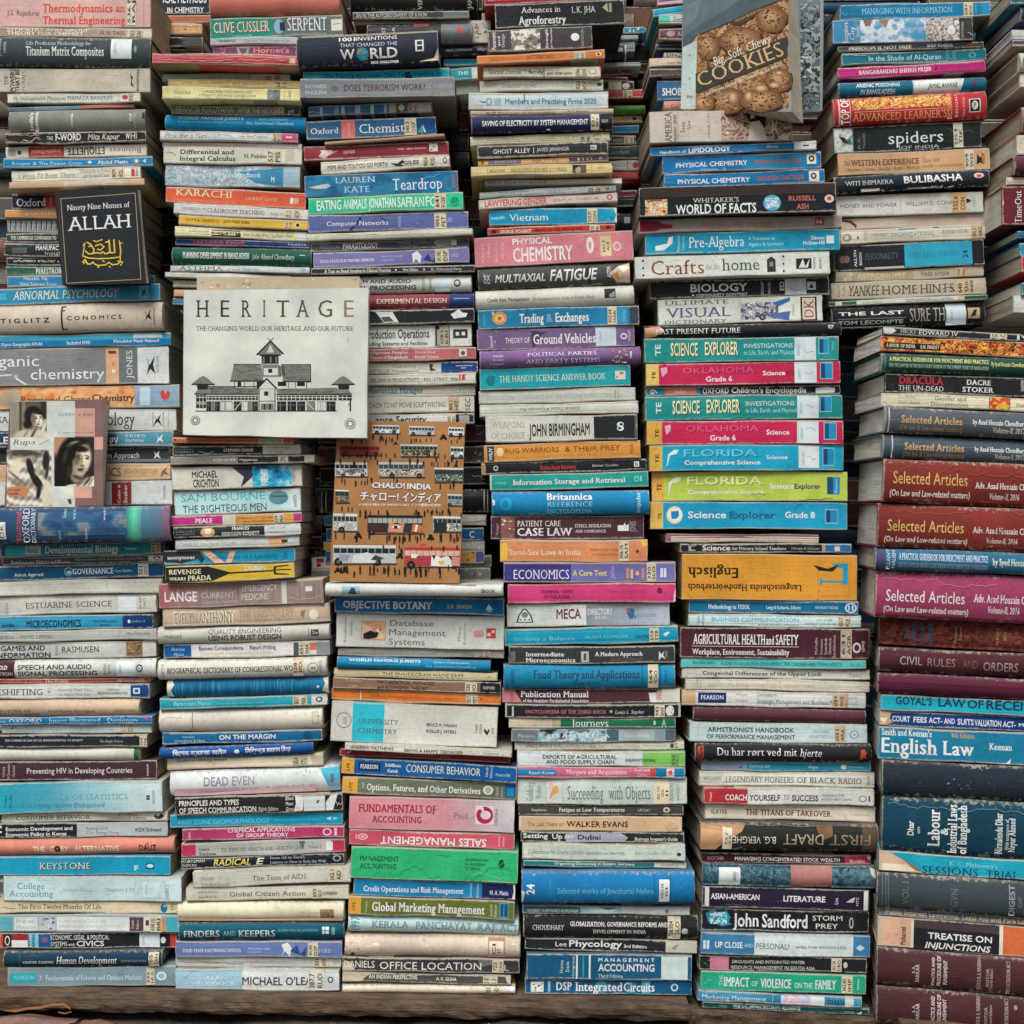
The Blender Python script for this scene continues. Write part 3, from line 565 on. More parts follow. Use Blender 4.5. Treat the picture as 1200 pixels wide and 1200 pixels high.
-4 200 1003 1003 1027 1025 s 0d98c9 | bright sky blue book lettered Keystone in outlined serif capitals | T 47 107 .36 .7 1c3640 R KEYSTONE;T 46.3 106 .34 .68 c8bfa2 r KEYSTONE;T 157 162 .4 .66 c0dce4 b gs;B 171 181 .38 .68 0c5c7e;E 172 180 .42 .62 b8d8e2
3 213 1027 1027 1055 1056 s b6d0d9 | pale blue textbook lettered College Accounting in blue | B 0 4 0 1 1f7ab0;T 20 52 .26 .52 5a90b0 r College;T 10 62 .58 .82 5a90b0 r Accounting;T 74 110 .46 .6 8aa8b8 r Seventh Edition;T 123 157 .46 .6 6a8ca0 r Chapters 1-23;B 158 159 .15 .95 a0b8c4;B 167 188 .22 .84 a6c0ce;B 168 187 .25 .81 b9d2da;T 170 173 .3 .75 6a8ca0 sv CENGAGE;T 194 198 .3 .9 5a80a0 rv HEINTZ;B 160 200 .86 .9 a0b8c4
-6 208 1056 1057 1071 1071 p d2c2a2 | cream paperback lettered The First Twelve Months of Life | T 21 119 .28 .66 4a3c32 r The First Twelve Months Of Life;T 18 123 .86 .98 6a5a4a b YOUR BABY'S GROWTH MONTH BY MONTH;E 188 196 .18 .9 1a6a9a;E 191 195 .25 .5 8ab8cc;T 200 206 .2 .7 6a5a4a s BEST;C 2 18 .4 .6 8a7a66
-6 210 1072 1072 1092 1092 p 8fabbc | pale blue textbook with white panels lettered Financial Management | B 16 44 .15 .9 c3cbc9;T 19 40 .26 .48 9aa0a0 s Brigham;T 19 42 .6 .82 9aa0a0 s Houston;B 45 65 .15 .9 a8b0b8;N 46 64 .2 .85 7a7a90,5a5a70,c0c0c8 12 5;B 66 152 .15 .9 c3cbc9;T 69 124 .3 .48 a0a8a4 s FUNDAMENTALS OF;T 69 142 .6 .78 a0a8a4 s FINANCIAL MANAGEMENT;B 152 168 .15 .9 5a3a44;T 154 157 .3 .8 c0b0b4 sv Tenth;T 160 163 .3 .8 c0b0b4 sv Edition;B 169 176 .1 .9 c8c8bc;B 171 175 .3 .6 5a3a30;K 176 190 .05 .98 658.15/BRI;B 190 195 .2 .9 c88a60;B 195 210 0 1 5aa8c8;B -6 14 0 1 7aaac8
0 207 1093 1094 1113 1112 p 1e2428 | black textbook lettered Civics with a flag and red ends | B -2 4 0 1 c43a34;B 14 33 .1 .48 8c2a30;B 14 33 .48 .92 d8d4d0;B 33 40 0 1 2a8ab8;B 40 46 0 1 4aa0c4;B 46 60 0 1 1f5a9a;T 35 38 .1 .9 c8dce4 bv BUCKEYE;T 42 45 .1 .9 c8dce4 bv EDITION;B 50 56 .3 .6 9a4a7a;T 60 128 .18 .46 d6d8d0 s ECONOMIC, LEGAL, & POLITICAL;T 60 79 .58 .84 d6d8d0 s SYSTEMS;T 80 88 .66 .84 d6d8d0 s with;T 90 122 .54 .86 dcded8 b CIVICS;B 163 187 .02 .98 c0cbd6;T 166 169 .25 .8 8090a8 sv LIBRARY;E 188 194 .3 .7 d0d4d0;B 199 207 0 1 c4403a;E 6 12 .2 .8 c8c4b0;E 7 11 .28 .72 1e2428
5 191 1114 1113 1133 1131 h 15384e | dark teal hardcover lettered Human Development in white script | T 67 138 .3 .76 ccd4d4 i Human Development;T 27 64 .56 .72 a8b8c0 R VANDER ZANDEN;T 143 172 .52 .68 8aa0ac r SIXTH EDITION;K 175 187 .08 .95 155/ZAN;B 24 24.6 .1 .95 4a6a7c;P cac6b4 -2,.1 5,.2 4,.8 -1,.7
9 206 1135 1134 1157 1155 p 7c98a5 | blue-grey textbook lettered Futures and Options Markets | B -4 9 0 1 c8ccc8;B 12 42 .3 .78 39a4bc;T 17 40 .42 .62 8ad0d8 s PEARSON;T 54 166 .42 .68 b8ccd0 s Fundamentals of Futures and Options Markets;K 171 181 .1 .95 332/HUL;E 183 195 .28 .74 c0ccce;E 185 193 .36 .66 9ab0b8;T 46 49 .45 .7 b8ccd0 r 7
#STACK two 0
246 399 -12 -10 19 16 h+10 c06f5e | smooth terracotta red hardcover at the very top of second column |
246 402 22 18 45 39 p+5 1d8c7c | teal and grey paperback with outlined author lettering and word Serpent | B 320 402 0 1 5c6d6e;T 251 317 .22 .72 8a3f34 R CLIVE CUSSLER;T 250.5 316 .2 .7 cfc8b4 r CLIVE CUSSLER;E 321 333 .15 .85 7aa8b8;B 328 334 .3 .7 24343c;T 337 383 .1 .72 d6d6ca r SERPENT;B 388 401 .2 .75 c8c4b6;C 391 399 .4 .6 6a5a50;T 272 296 .82 .95 8ac0b4 s A NUMA NOVEL;T 342 382 .84 .96 a0acac s WITH PAUL KEMPRECOS
246 348 45 44 53 52 p a7b4ba | thin grey-white booklet under the teal and grey paperback | T 257 276 .3 .6 5a6468 b BARBARA;T 286 340 .35 .65 7088a0 i Daniels Thermodynamics
249 348 54 54 68 67 p 79496c | purple paperback lettered Hornet's Nest in salmon | T 297 339 .15 .55 d58c80 b Hornet's;T 307 330 .72 .98 d58c80 b Nest;P 9aa0a0 277,.1 293,.1 291,.6 285,.95 279,.6;P 6a5a70 280,.2 290,.2 288,.55 285,.8 282,.55;T 258 264 .2 .9 a898b0 sv N.A.S
178 349 63 67 79 81 p-24 c65b60 | red flaking paperback sticking out to the left of second column | C 185 345 .1 .3 dc9a94;C 182 342 .3 .5 d88a86;C 190 335 .5 .7 e0a8a0;C 200 340 .35 .6 b04048;C 184 330 .6 .85 d88a86;B 178 349 .88 1 8a2c36;B 339 346 .3 .75 d0b8a8
190 340 84 84 94 94 p+6 98c4b2 | mint green paperback with a pale right end | B 294 340 0 1 c3cac2;T 225 262 .4 .66 5a8a7c s Lion  NEW;K 308 331 .05 .95 658.1/NEW c0c4b8
197 352 93 95 102 104 p e6c584 | pale orange paperback lettered Caste, Hierarchy and Individualism | T 213 226 .3 .66 a88a50 s KHARE;T 232 313 .24 .6 8a6a44 s CASTE, HIERARCHY, AND INDIVIDUALISM;T 258 286 .75 .95 8a6a44 s INDIAN WRITING;K 322 337 .1 .95 305/KHA d8bc90
190 352 102 103 118 121 p-26 e5d797 | pale yellow paperback lettered Selected Writings on Literature and Language | T 204 224 .36 .6 6a6a52 s TAGORE;T 240 294 .26 .44 7a7a5c s SELECTED WRITINGS ON;T 234 300 .56 .74 7a7a5c s LITERATURE AND LANGUAGE;B 313 328 .02 .95 7c8282;N 314 327 .05 .9 5a6060,9aa0a0 9 4;B 333 333.6 0 1 b8a868;T 338 341 .2 .8 8a8260 sv OXFORD
200 352 121 123 133 136 p 7b7e7d | grey paperback lettered After the Neocons in tall capitals | T 206 274 .12 .75 c8c4a8 b FRANCIS FUKUYAMA;T 279 321 .22 .78 c2c2b4 b AFTER THE NEOC;K 321 333 .02 .98 327/FUK;B 333 352 0 1 4a4e50;T 338 345 .35 .75 c8ccc8 b pf
194 359 134 138 152 154 h 0f86c4 | smooth bright blue hardcover lettered Jurists, above the white one | T 209 286 .12 .3 b8dcec b WORLD FAMOUS JURISTS;T 209 285 .42 .54 80bce0 s A study on the lives of legal luminaries;T 304 338 .18 .3 a0d0e8 s Justice Shahabuddin;T 290 345 .42 .6 a8d4ea s Adv. Syed Hossain Chowdhury
187 349 153 157 165 167 p c8cfcb | white paperback lettered Pick for a Girl with pink end | B 330 349 0 1 d64f85;T 193 243 .25 .75 8aa0a4 j Pick for a Girl;C 256 272 .3 .7 98b0c0;T 281 313 .34 .66 6a7478 s Ida McCorkin;K 319 330 .05 .95 823/MCC;B 335 342 .3 .65 e8c0d0
190 354 165 168 172 174 p d8bdc6 | thin pale pink booklet between two white books | T 193 270 .3 .7 c894a8 s How to succeed in the;T 272 300 .35 .68 a88898 s Tine Thorup;B 320 354 0 1 ccc8c2
191 354 173 175 190 193 p c6c7b7 | cream textbook lettered Differential and Integral Calculus | T 211 274 .15 .42 3a3c3a R Differential and;T 210 276 .55 .82 3a3c3a R Integral Calculus;T 286 317 .4 .62 3f4240 R N. Piskunov;K 313 330 .05 .98 517/PIS c6c2ac;E 317 319 .8 .92 2a2a2a;B 334 345 .1 .8 b8b4a4;C 195 206 .2 .8 6a6a60
193 352 193 197 218 221 p 8ca4b1 | mottled grey-blue book lettered Handbook | N 194 331 .03 .97 7690a8,8ca4b1,a6b6ba,8298a8,b6c0c0 900 5;P 4f82b2 280,.3 332,.06 332,.95 300,.8;B 332 352 0 1 9cbccc;T 203 306 .3 .55 c0ccce s Nurse Business Writer's Handbook;T 318 322 .5 .75 d0d8d8 b M
194 359 218 226 236 244 p d65d3c | orange-red paperback lettered Karachi in cream capitals | T 206 272 .12 .52 e4cfa0 r KARACHI;T 204 276 .7 .84 d89a74 i Ordered Disorder and the Struggle for the City;T 288 325 .4 .6 e0a888 s LAURENT GAYER;B 340 344 .34 .7 d8d0c0;B 345 350 .34 .7 c8a090
203 362 238 247 250 258 p d0d2cb | white paperback lettered Classroom Teaching | T 243 310 .3 .68 4a5052 r CLASSROOM TEACHING;T 213 241 .34 .58 7a8080 r TECHNIQUES OF;T 317 333 .4 .65 7a8080 r Rachel Teo;K 334 353 .05 .95 371.3/ACH c8c0ac
209 361 251 260 264 270 p e4b338 | yellow-orange paperback with tiny brown lettering | T 217 258 .35 .6 6a5020 s GITTA SERENY;T 262 293 .35 .6 5a4420 b INTO THAT DARK;K 334 342 .1 .95 Ser/Int d8b890;E 345 353 .25 .75 d8c090;E 347 351 .32 .68 2a2420
205 360 265 271 275 281 p dbcda5 | cream paperback with a black block lettered Wishcraft | B 248 282 .2 .85 33322c;T 250 280 .34 .7 d8c88a b WISHCRAFT;T 222 245 .3 .5 8a8068 s BARBARA SHER;T 285 343 .4 .64 8a8470 j How To Get What You Really Want;B 349 360 0 1 d4d4cc
205 363 279 286 288 291 p 1c3b88 | blue paperback lettered The Dutch Revolt in red | T 225 287 .12 .85 c8484e R The Dutch Revolt;T 338 360 .35 .65 a8b8d8 s PARKER
202 366 288 291 309 312 h 1f584a | dark green hardcover lettered Planning Development in Bangladesh | T 215 293 .32 .66 ccd2c4 R PLANNING DEVELOPMENT IN BANGLADESH;T 296 346 .38 .66 b8c4b8 i Jafar Ahmed Chowdhury;B 352 358 .38 .42 c0c8c0
199 363 311 313 318 321 p c0ccd0 | thin pale blue paperback lettered Asthma | T 209 262 .12 .82 5a6a78 r ASTHMA;T 266 305 .3 .75 7a90a0 i at your fingertips;E 352 359 .2 .8 8ab0b8
193 340 318 322 326 330 p+4 c9cdc5 | plain white booklet sticking out left above the house drawing cover | C 196 230 .3 .6 a0a49c
202 376 327 330 337 340 p+14 c7c8bc | cream paperback with grey lettering behind the house drawing cover | T 209 228 .3 .7 8a8c84 r GARRY
203 376 339 340 348 348 p+14 dea678 | peach coloured paperback peeking out left of the house drawing cover |
202 376 349 349 357 357 p+14 5a82ae | steel blue paperback peeking out left of the house drawing cover |
202 344 512 513 520 520 p-45 d86a43 | thin orange paperback directly below the house drawing cover | B 303 332 0 1 c8c4b4;T 229 295 .3 .7 b04a2c s THE ROSE'S CONVENIENT PROPOSAL;T 304 330 .3 .7 6a5a50 s MARIAN MEADOW;E 204 207 .3 .7 5a2a20;T 336 342 .3 .7 a04030 s 42
202 353 522 520 534 532 p-42 2e3437 | dark grey classics paperback with white right third | B 308 353 0 1 c9c8be;T 205 227 .3 .42 98a09c s C O L L I N S;T 205 227 .56 .68 98a09c s CLASSICS;T 262 297 .36 .64 d0d2cc R STEPHEN CRANE;T 313 340 .2 .4 7a7c76 r The Red Badge;T 313 332 .55 .75 7a7c76 r of Courage;C 234 250 .3 .8 b8bcb8
199 369 535 533 545 542 p-42 8d8c84 | grey paperback with a black middle section below the classics | B 279 326 0 1 2a2c2e;B 326 338 0 1 b8a89c;B 338 357 0 1 24282a;B 357 369 0 1 a8a79c;T 250 277 .35 .65 c8c8c0 b KEENSHER;T 281 302 .35 .65 b0b0a8 b Happiness;T 329 336 .2 .8 5a4a40 s K
201 354 548 545 575 569 p-38 c4c3b8 | pale grey novel with black condensed author letters and blue swirl | T 225 255 .2 .48 282a2c b MICHAEL;T 226 256 .56 .9 282a2c b CRICHTON;L 204 300 .6 1 b8b4a6,cfccc0 6;P 3a3a54 272,.05 305,0 296,.5 282,.95 286,.5;N 296 342 .03 .97 3a3a54,2a7ab4,3f9ad0,60b8dc,a8c8d4 900 9;T 306 314 .15 .9 e4e8e4 bv NEXT;T 342 346 .2 .75 8a9c9c sv HARPER;
204 353 577 571 604 599 p-36 a9cfd4 | pale turquoise novel lettered The Righteous Men | T 212 311 .12 .44 5fb0cc s SAM BOURNE;T 214 312 .6 .9 2f4248 s THE RIGHTEOUS MEN;E 315 338 .1 .68 5a8a90;P 3a6268 316,.3 336,.32 336,.38 318,.36;B 340 353 0 1 c0cfd0;T 344 348 .3 .8 5a7a80 sv HARPER
199 354 606 599 616 612 p-36 c22d84 | magenta, cream and orange paperback with tiny mustard lettering | B 261 276 0 1 d4ccbc;B 276 344 0 1 df9a3e;B 344 354 0 1 c22d84;T 229 249 .3 .72 e4dcdc b PEALE;T 279 320 .25 .45 9a6420 b Treasury of Courage;T 285 320 .6 .8 9a6420 b and Confidence;K 321 333 .05 .95 179/PEA
203 353 618 614 631 625 p-36 2e3437 | dark grey classics paperback lettered Little Lord at white end | B 310 353 0 1 ccd0cc;T 206 228 .35 .48 98a09c s C O L L I N S;T 206 228 .6 .73 98a09c s CLASSICS;T 272 292 .12 .38 d0d2cc R FRANCES;T 260 304 .55 .84 d0d2cc R HODGSON BURNETT;E 235 252 .1 .95 c8a070;E 240 248 .2 .7 e0ccb0;T 314 334 .2 .4 7a8080 r Little Lord;T 314 334 .55 .75 7a8080 r Fauntleroy
205 351 633 628 645 639 p-32 c0c4c2 | white paperback with orange block and floral left end | B 315 334 0 1 dfae80;N 196 214 0 1 3a4040,c8ccc4,8a908c 14 4;T 214 277 .4 .65 9aa0a0 b WHO DO YOU THINK YOU ARE;T 282 312 .4 .62 b0b4b2 r ALICE MUNRO;B 330 337 .35 .65 4a3a34
192 346 646 641 662 658 p-30 1f90be | blue paperback lettered Confessions with cream crossing stripes | P 2e3638 192,0 234,0 240,.6 236,.95 232,.6 212,.9 192,.75;P dfb294 236,.05 246,.05 264,.95 252,.95;P dfb294 270,.02 277,.02 271,.95 264,.95;T 196 228 .35 .6 d0d4d0 R anonymous;T 243 326 .36 .66 24586e r Confessions of a Landlady;T 332 337 .25 .7 1a6488 sv PAN
194 345 664 659 684 678 p-30 e0bb33 | yellow and black paperback lettered Revenge with trident tail | P 25282a 194,0 244,.02 270,.45 320,.42 320,.5 268,.55 248,.98 194,1;T 198 236 .2 .48 e4dca4 R REVENGE;T 198 218 .66 .84 e4dca4 R WEARS;T 220 248 .58 .88 e4dca4 R PRADA;T 287 311 .15 .4 ece4c8 b LAUREN;T 281 317 .64 .82 c8a028 s WEISBERGER;P 2a2a28 320,.4 341,.4 341,.46 320,.46;P 2a2a28 321,.2 338,.14 338,.2 324,.26 322,.45 320,.45;P 2a2a28 321,.7 338,.74 338,.68 324,.62 322,.42 320,.45
186 379 684 677 711 705 p-20 96827f | dusty pink textbook lettered Current Emergency Medicine | G 186 250 b4646a 96827f;L 190 378 .02 1 a88e8c,86726f 60;T 193 231 .36 .74 d8d6cc b LANGE;T 236 275 .4 .64 b8b0ac s CURRENT;T 284 325 .16 .4 c4bdb8 s EMERGENCY;T 283 314 .5 .76 c4bdb8 s MEDICINE;T 236 280 .76 .84 b8b0ac s DIAGNOSIS & TREATMENT;B 330 336 .05 .98 b8bab2;C 340 376 .3 .8 b8aea8;B 358 366 .3 .5 d8d4cc
191 387 715 707 734 729 p-14 c2ac94 | tan book with tall cream lettering fading to the right | T 204 275 .2 .86 e0d4bc b EVELYN ANTHONY;T 205 273 .25 .84 8a745c r EVELYN ANTHONY;T 280 345 .2 .8 a8907a r THE LEGENDARY;E 362 373 .3 .85 d8ccb8;P 8a745c 353,.35 358,.3 356,.7 352,.6
185 387 736 730 755 750 h-10 bcbcb2 | light grey textbook lettered Quality Engineering Using Robust Design | T 245 330 .16 .44 5a5c56 s QUALITY ENGINEERING;T 245 330 .54 .86 33342f b USING ROBUST DESIGN;T 194 214 .46 .66 5a5c56 s PHADKE;B 365 374 .34 .72 3a3c3a;B 362 363 .25 .75 7a7a74;T 366 373 .42 .62 b0b0a8 b 2e
191 387 755 750 772 768 p-8 d2d5d1 | white paperback with blue left block lettered Business Correspondence | B 191 224 0 1 1c58a0;T 200 216 .25 .45 a8c4dc i Sharma;T 203 215 .6 .8 a8c4dc i Mohan;T 233 285 .2 .46 4a5054 b Business Correspondence;T 293 323 .2 .46 4a5054 b Report Writing;T 235 320 .62 .76 c8b060 b A practical approach to business and technical communication;B 344 350 .05 .95 4a5558;K 350 363 .05 .95 651/SHA;B 363 371 .1 .6 c87058;B 371 387 0 1 8a9498
185 384 774 769 796 790 h-6 c4c5ba | white textbook lettered Biographical Dictionary | T 197 344 .4 .68 4a4c48 R BIOGRAPHICAL DICTIONARY OF CONGRESSIONAL WO;T 190 193 .15 .9 6a6c66 rv KAPTUR;K 344 356 .02 .98 328/BIO c8b8a0;E 361 374 .3 .85 7a7c76;E 362 373 .35 .8 c4c5ba;B 365 371 .5 .64 8a8c86;T 375 378 .2 .85 6a6c66 rv GREENWOOD
196 386 797 792 817 812 h-4 1f6b9e | worn blue cloth hardcover with frayed white ends and no lettering | L 204 362 .05 .95 1a5c8c,2a78ac,3a86b8,18547f 120;P c6c2b0 196,.1 202,.05 205,.3 201,.6 204,.95 196,.9;P c6c2b0 386,.05 379,.1 382,.4 378,.8 386,.95;E 372 375 .5 .65 d0d0c4
187 384 820 813 831 826 p 18a3b6 | turquoise paperback lettered Particulate Matter | T 204 249 .3 .66 9adce0 s Particulate Matter;T 254 309 .4 .62 6ac8d0 s Properties and effects upon health;K 343 360 .02 .98 363.7/PAR;B 365 384 0 1 c0c8c4;E 370 378 .2 .7 3a4444;E 371.5 376 .3 .6 c0c8c4
187 379 833 828 857 854 h c7c4b7 | blank dirty white hardcover with one thin vertical line | B 226 226.8 .15 .85 6a6a60;C 190 215 .2 .8 b0ac9c;B 366 374 .2 .75 b0ac9c;B 367 373 .25 .7 c4c0b0;C 367 376 .1 .4 9a9484
190 378 859 855 874 869 p 17639b | blue paperback lettered On the Margin in white capitals | T 257 323 .28 .66 e0e4dc b ON THE MARGIN;T 214 228 .3 .46 a8c8dc r Edited by;T 204 240 .6 .8 a8c8dc r Chowdhury & Islam;P 124c7c 285,.3 300,.6 320,.1 326,.1 300,.98;E 355 366 .15 .85 0e4a70
187 367 876 869 889 882 h 1551a2 | royal blue hardcover with white Bengali lettering | T 203 266 .32 .72 d8dee0 b িবেশষ ক্ষমতা আইন;E 275 281 .34 .72 e0e4e4;T 288 341 .32 .7 c8d4e0 s িসিদ্দকুর রহমান িময়া
195 379 889 884 902 896 p d9c9ab | thin cream book with torn right end below the blue Bengali one | T 207 266 .1 .32 6a6658 j Studies of working women;K 342 361 .02 .98 305.4/STU;P c3b598 364,0 379,.2 379,.9 366,.8;B 195 340 .8 1 dfa8a0
200 399 906 897 933 927 h c8cfce | white and pink hardcover lettered Dead Even in grey | B 205 370 .68 1 d6aab2;T 240 299 .26 .6 8a9494 b DEAD EVEN;T 282 364 .64 .84 e0d4d4 b LIROR MELTZER;P 5aa4cc 376,.1 399,0 399,.55 384,.7;B 388 392 .3 .9 5a7080;N 346 366 .1 .5 a8acb0,8a9094 6 3;P 88a8c8 384,.7 399,.55 399,.98 386,.98
205 402 936 927 953 950 p 26272a | black torn paperback lettered Principles and Types of Speech Communication | T 210 280 .2 .48 c9c8be b PRINCIPLES AND TYPES;T 210 300 .6 .9 c9c8be b OF SPEECH COMMUNICATION;T 303 326 .66 .86 a8a8a0 b Eighth Edition;P c8cac2 346,.05 356,.15 355,.9 344,.98 347,.5;B 356 381 .12 .95 b8c0c2;P 3a3c3c 371,.4 375,.35 372,.6;P c8cac2 382,.5 388,.1 396,.05 390,.95 382,.95;T 335 344 .1 .3 b8b8b0 b Ehni;T 335 344 .4 .6 b8b8b0 b Monr;T 335 344 .7 .9 b8b8b0 b Gron;C 393 401 .1 .9 b0b0a8
199 402 956 952 970 966 s 1598c6 | bright blue book lettered Arid Zone Geomorphology | T 208 316 .4 .76 78c6de s ARID ZONE GEOMORPHOLOGY;T 322 374 .44 .64 60b8d6 s Edited by David S.G. Thomas;P a8d8e4 382,.5 388,.35 388,.65;B 390 395 .42 .58 8accdc
213 404 971 967 986 981 p b53b6b | magenta paperback lettered Chemical Applications of Group Theory | T 267 346 .1 .4 e0c4d0 b CHEMICAL APPLICATIONS;T 277 338 .52 .8 e0c4d0 b OF GROUP THEORY;T 220 223 .3 .95 d8a8c0 bv Cotton;B 368 404 0 1 a83362;E 378 389 .2 .8 d8a8c0;E 380 387 .3 .7 a83362;B 392 395 .2 .8 d8a8c0;T 296 320 .88 .98 d8b0c4 s Third Edition
212 405 989 982 1005 998 p a9aca5 | grey paperback with crimson ends lettered To Improve Health | B 212 229 0 1 c23560;B 388 405 0 1 b82f56;T 259 356 .4 .66 5a5e5a r TO IMPROVE HEALTH AND HEALTH CARE;T 233 245 .36 .54 3a3e3c R Isaacs;T 233 253 .66 .86 3a3e3c R Knickman;T 361 377 .42 .62 5a5e5a r Volume V;B 382 390 .2 .8 c0d0cc;P 6a6e6a 350,.1 358,.1 355,.7
212 404 1007 1000 1020 1014 p 1c2329 | black paperback lettered Radical E in yellow and white | T 250 294 .2 .76 e2c766 j RADICAL;T 300 310 .2 .76 d8d4b0 j E;T 317 357 .12 .34 98a4a8 b From GE to Enron;T 317 382 .5 .76 98a4a8 b Lessons on How to Rule the Web;T 214 240 .2 .42 a8b0b0 b KURTZMAN;T 214 230 .55 .78 a8b0b0 b RIFKIN;E 390 400 .15 .7 8a9498;E 392 398 .25 .6 1c2329
226 411 1021 1013 1041 1035 p bcbcb1 | light grey paperback lettered The Time of AIDS | T 296 359 .4 .7 4a4c46 r The Time of AIDS;T 236 251 .3 .55 6a6c64 r Herdt;T 236 270 .7 .95 6a6c64 r Lindenbaum;K 385 401 .02 .98 362.1/AID;P 2a2a28 389,.5 396,.55 394,.75 390,.7
218 409 1042 1036 1055 1055 p c1bfae | cream paperback lettered Global Citizen Action | T 269 358 .36 .7 3f423e s Global Citizen Action;T 233 254 .25 .4 5a5a50 b E D W A R D S;T 233 254 .62 .78 5a5a50 b G A V E N T A;K 366 378 .05 .98 303/GLO;T 379 395 .42 .68 2c2c2a b KUMARIAN
208 404 1056 1056 1079 1078 h dfcaae | smooth cream hardcover with a small brown square | B 376 392 .36 .84 8a7458;N 377 391 .38 .82 5a4632,a88c68 14 3;T 350 376 .46 .6 b8a084 r Willie Sutherland;T 350 373 .66 .8 b8a084 r Fatma Ismail;B 210 402 .82 1 e0b08c
210 404 1081 1080 1102 1101 h 0d586b | dark teal hardcover lettered Finders and Keepers in white serif | T 216 258 .42 .78 d6dcd6 r FINDERS;T 262 277 .46 .74 90b8bc r AND;T 280 323 .42 .78 d6dcd6 r KEEPERS;T 327 373 .36 .5 6aa8b0 s SUSAN MOORE JOHNSON;B 378 386 .26 .64 c8d4cc;B 381 382 .26 .64 0d586b;B 378 386 .44 .48 0d586b;B 389 393 .3 .7 6a9aa4
205 401 1103 1103 1121 1121 p 6a80b8 | lower of two lavender blue textbooks lettered Solid State Electronic Devices | T 214 282 .48 .68 c8d0e0 R SOLID STATE ELECTRONIC DEVICES;T 291 317 .4 .52 a8b8d8 s PRINCIPLES AND;T 291 306 .6 .72 a8b8d8 s CIRCUITS;P d0d8e4 330,.2 337,.05 342,.4 340,.95 334,.6 330,.98 333,.55;P 2f4a80 340,.6 348,.2 352,.8 360,.3 358,.98;K 361 373 -.02 1 541.042/DSP;T 374 388 .44 .68 a8b8d8 r FORD
205 400 1122 1122 1134 1134 p b2b7b2 | thin grey booklet with taped sticker near the bottom of second column | C 210 285 .3 .6 7a7e7a;C 230 340 .3 .5 8a8e8a;K 367 384 .05 .98 301/AMS;T 391 398 .35 .65 7a7e7a s NT
205 398 1135 1135 1161 1161 p c7d1d1 | white and pale blue paperback at bottom of second column | B 205 284 0 1 9dc3d7;T 284 366 .36 .72 4a463e b MICHAEL O'LEA;T 231 276 .56 .78 b4d2de b RUDDOCK;T 240 266 .3 .5 b0cede b ALAN;C 214 232 .1 .6 7a98a8;K 361 380 .0 1 387.7/RUD c9cdc4;E 384 391 .32 .62 5a5e5c;E 386 389 .38 .56 c7d1d1
#STACK three 0
348 514 43 35 81 75 h-22 2b3341 | thick dark blue-grey book lettered 1001 Inventions with small globe | B 355 512 .0 .08 a8a08c;T 398 417 .12 .25 d8dad4 b 1001;T 418 466 .11 .24 c8ccca s INVENTIONS;T 399 466 .33 .45 b0b6b8 s THAT CHANGED THE;T 399 416 .52 .82 d6d8d2 b W;T 434 466 .52 .82 d6d8d2 b RLD;E 418 432 .48 .88 1f86b0;N 418 431 .5 .85 b08a60,a8784a,3a9ac0 9 5;T 434 467 .9 .98 d0d2cc b JACK CHALLONER;B 487 497 .32 .36 c8ccca;B 487 497 .64 .68 c8ccca;B 487 489 .36 .64 c8ccca;B 495 497 .36 .64 c8ccca;B 489 495 .48 .52 c8ccca;P c0b8a0 512,.7 514,.6 514,.98 490,.98 508,.9
355 527 84 78 94 91 p-8 1a9cc2 | bright blue paperback with dark lettering directly above the grey terrorism book | T 380 518 .35 .7 125a74 b The Training Revolution: Two Years World to At;P 0c2a38 474,.3 480,.25 484,.9 475,.95;T 357 376 .5 .8 6ac4da s FEIERMAN
352 533 95 92 118 115 s-24 858a8f | grey book lettered Does Terrorism Work in dark red | T 403 498 .32 .66 4f2a2c s DOES TERRORISM WORK?;T 358 382 .3 .5 b8bcbc s RICHARD;T 358 382 .62 .82 b8bcbc s ENGLISH;E 388 396 .36 .66 5a6066;T 508 530 .4 .56 a8adb0 s OXFORD
361 506 123 116 136 131 p 4a78b0 | blue and white striped paperback with a pale sticker | B 375 378 0 1 b8c4d0;B 392 397 0 1 8aa8c8;B 400 404 0 1 c0ccd6;B 416 422 0 1 b0c0d4;B 434 438 0 1 c8d0d8;B 450 453 0 1 a8bcd2;B 456 464 0 1 c4b89c;B 464 476 0 1 5a6468;E 467 474 .2 .8 c8c8c0;K 478 490 .05 .98 371/MAT;B 490 506 0 1 b8bab4;C 362 376 .4 .8 e0e8ec
359 511 142 136 166 159 s 3f5e8e | steel blue dictionary lettered Chemist with coral band | B 400 416 0 1 d4716c;B 487 511 0 1 204a88;T 364 396 .38 .7 d2d6d4 r Oxford;T 421 474 .26 .76 d8dad4 r Chemist;T 407 410 .15 .85 e0b0a8 sv Dictionary;K 474 488 .0 .98 540.3/OXF;P 48a08a 489,.85 495,.4 497,.85;P d0dcdc 495,.4 499,.85 497,.85
380 521 166 156 169 160 p-4 b28a6c | very thin light brown booklet on top of the maroon Bengali book |
356 526 171 163 188 182 s 8d3440 | maroon book with white Bengali script | P d0b4b4 373,.75 378,.4 384,.3 390,.45 398,.35 388,.6 380,.9;T 376 390 .3 .7 dcccc4 s েলাক;T 402 416 .34 .62 d0bcb8 s ২০২০;T 466 499 .38 .5 d0b8b4 b SYED  ABUL MAKSUD;B 503 513 .12 .7 d0c8c4;N 504 512 .18 .66 8d3440,a05058 8 3
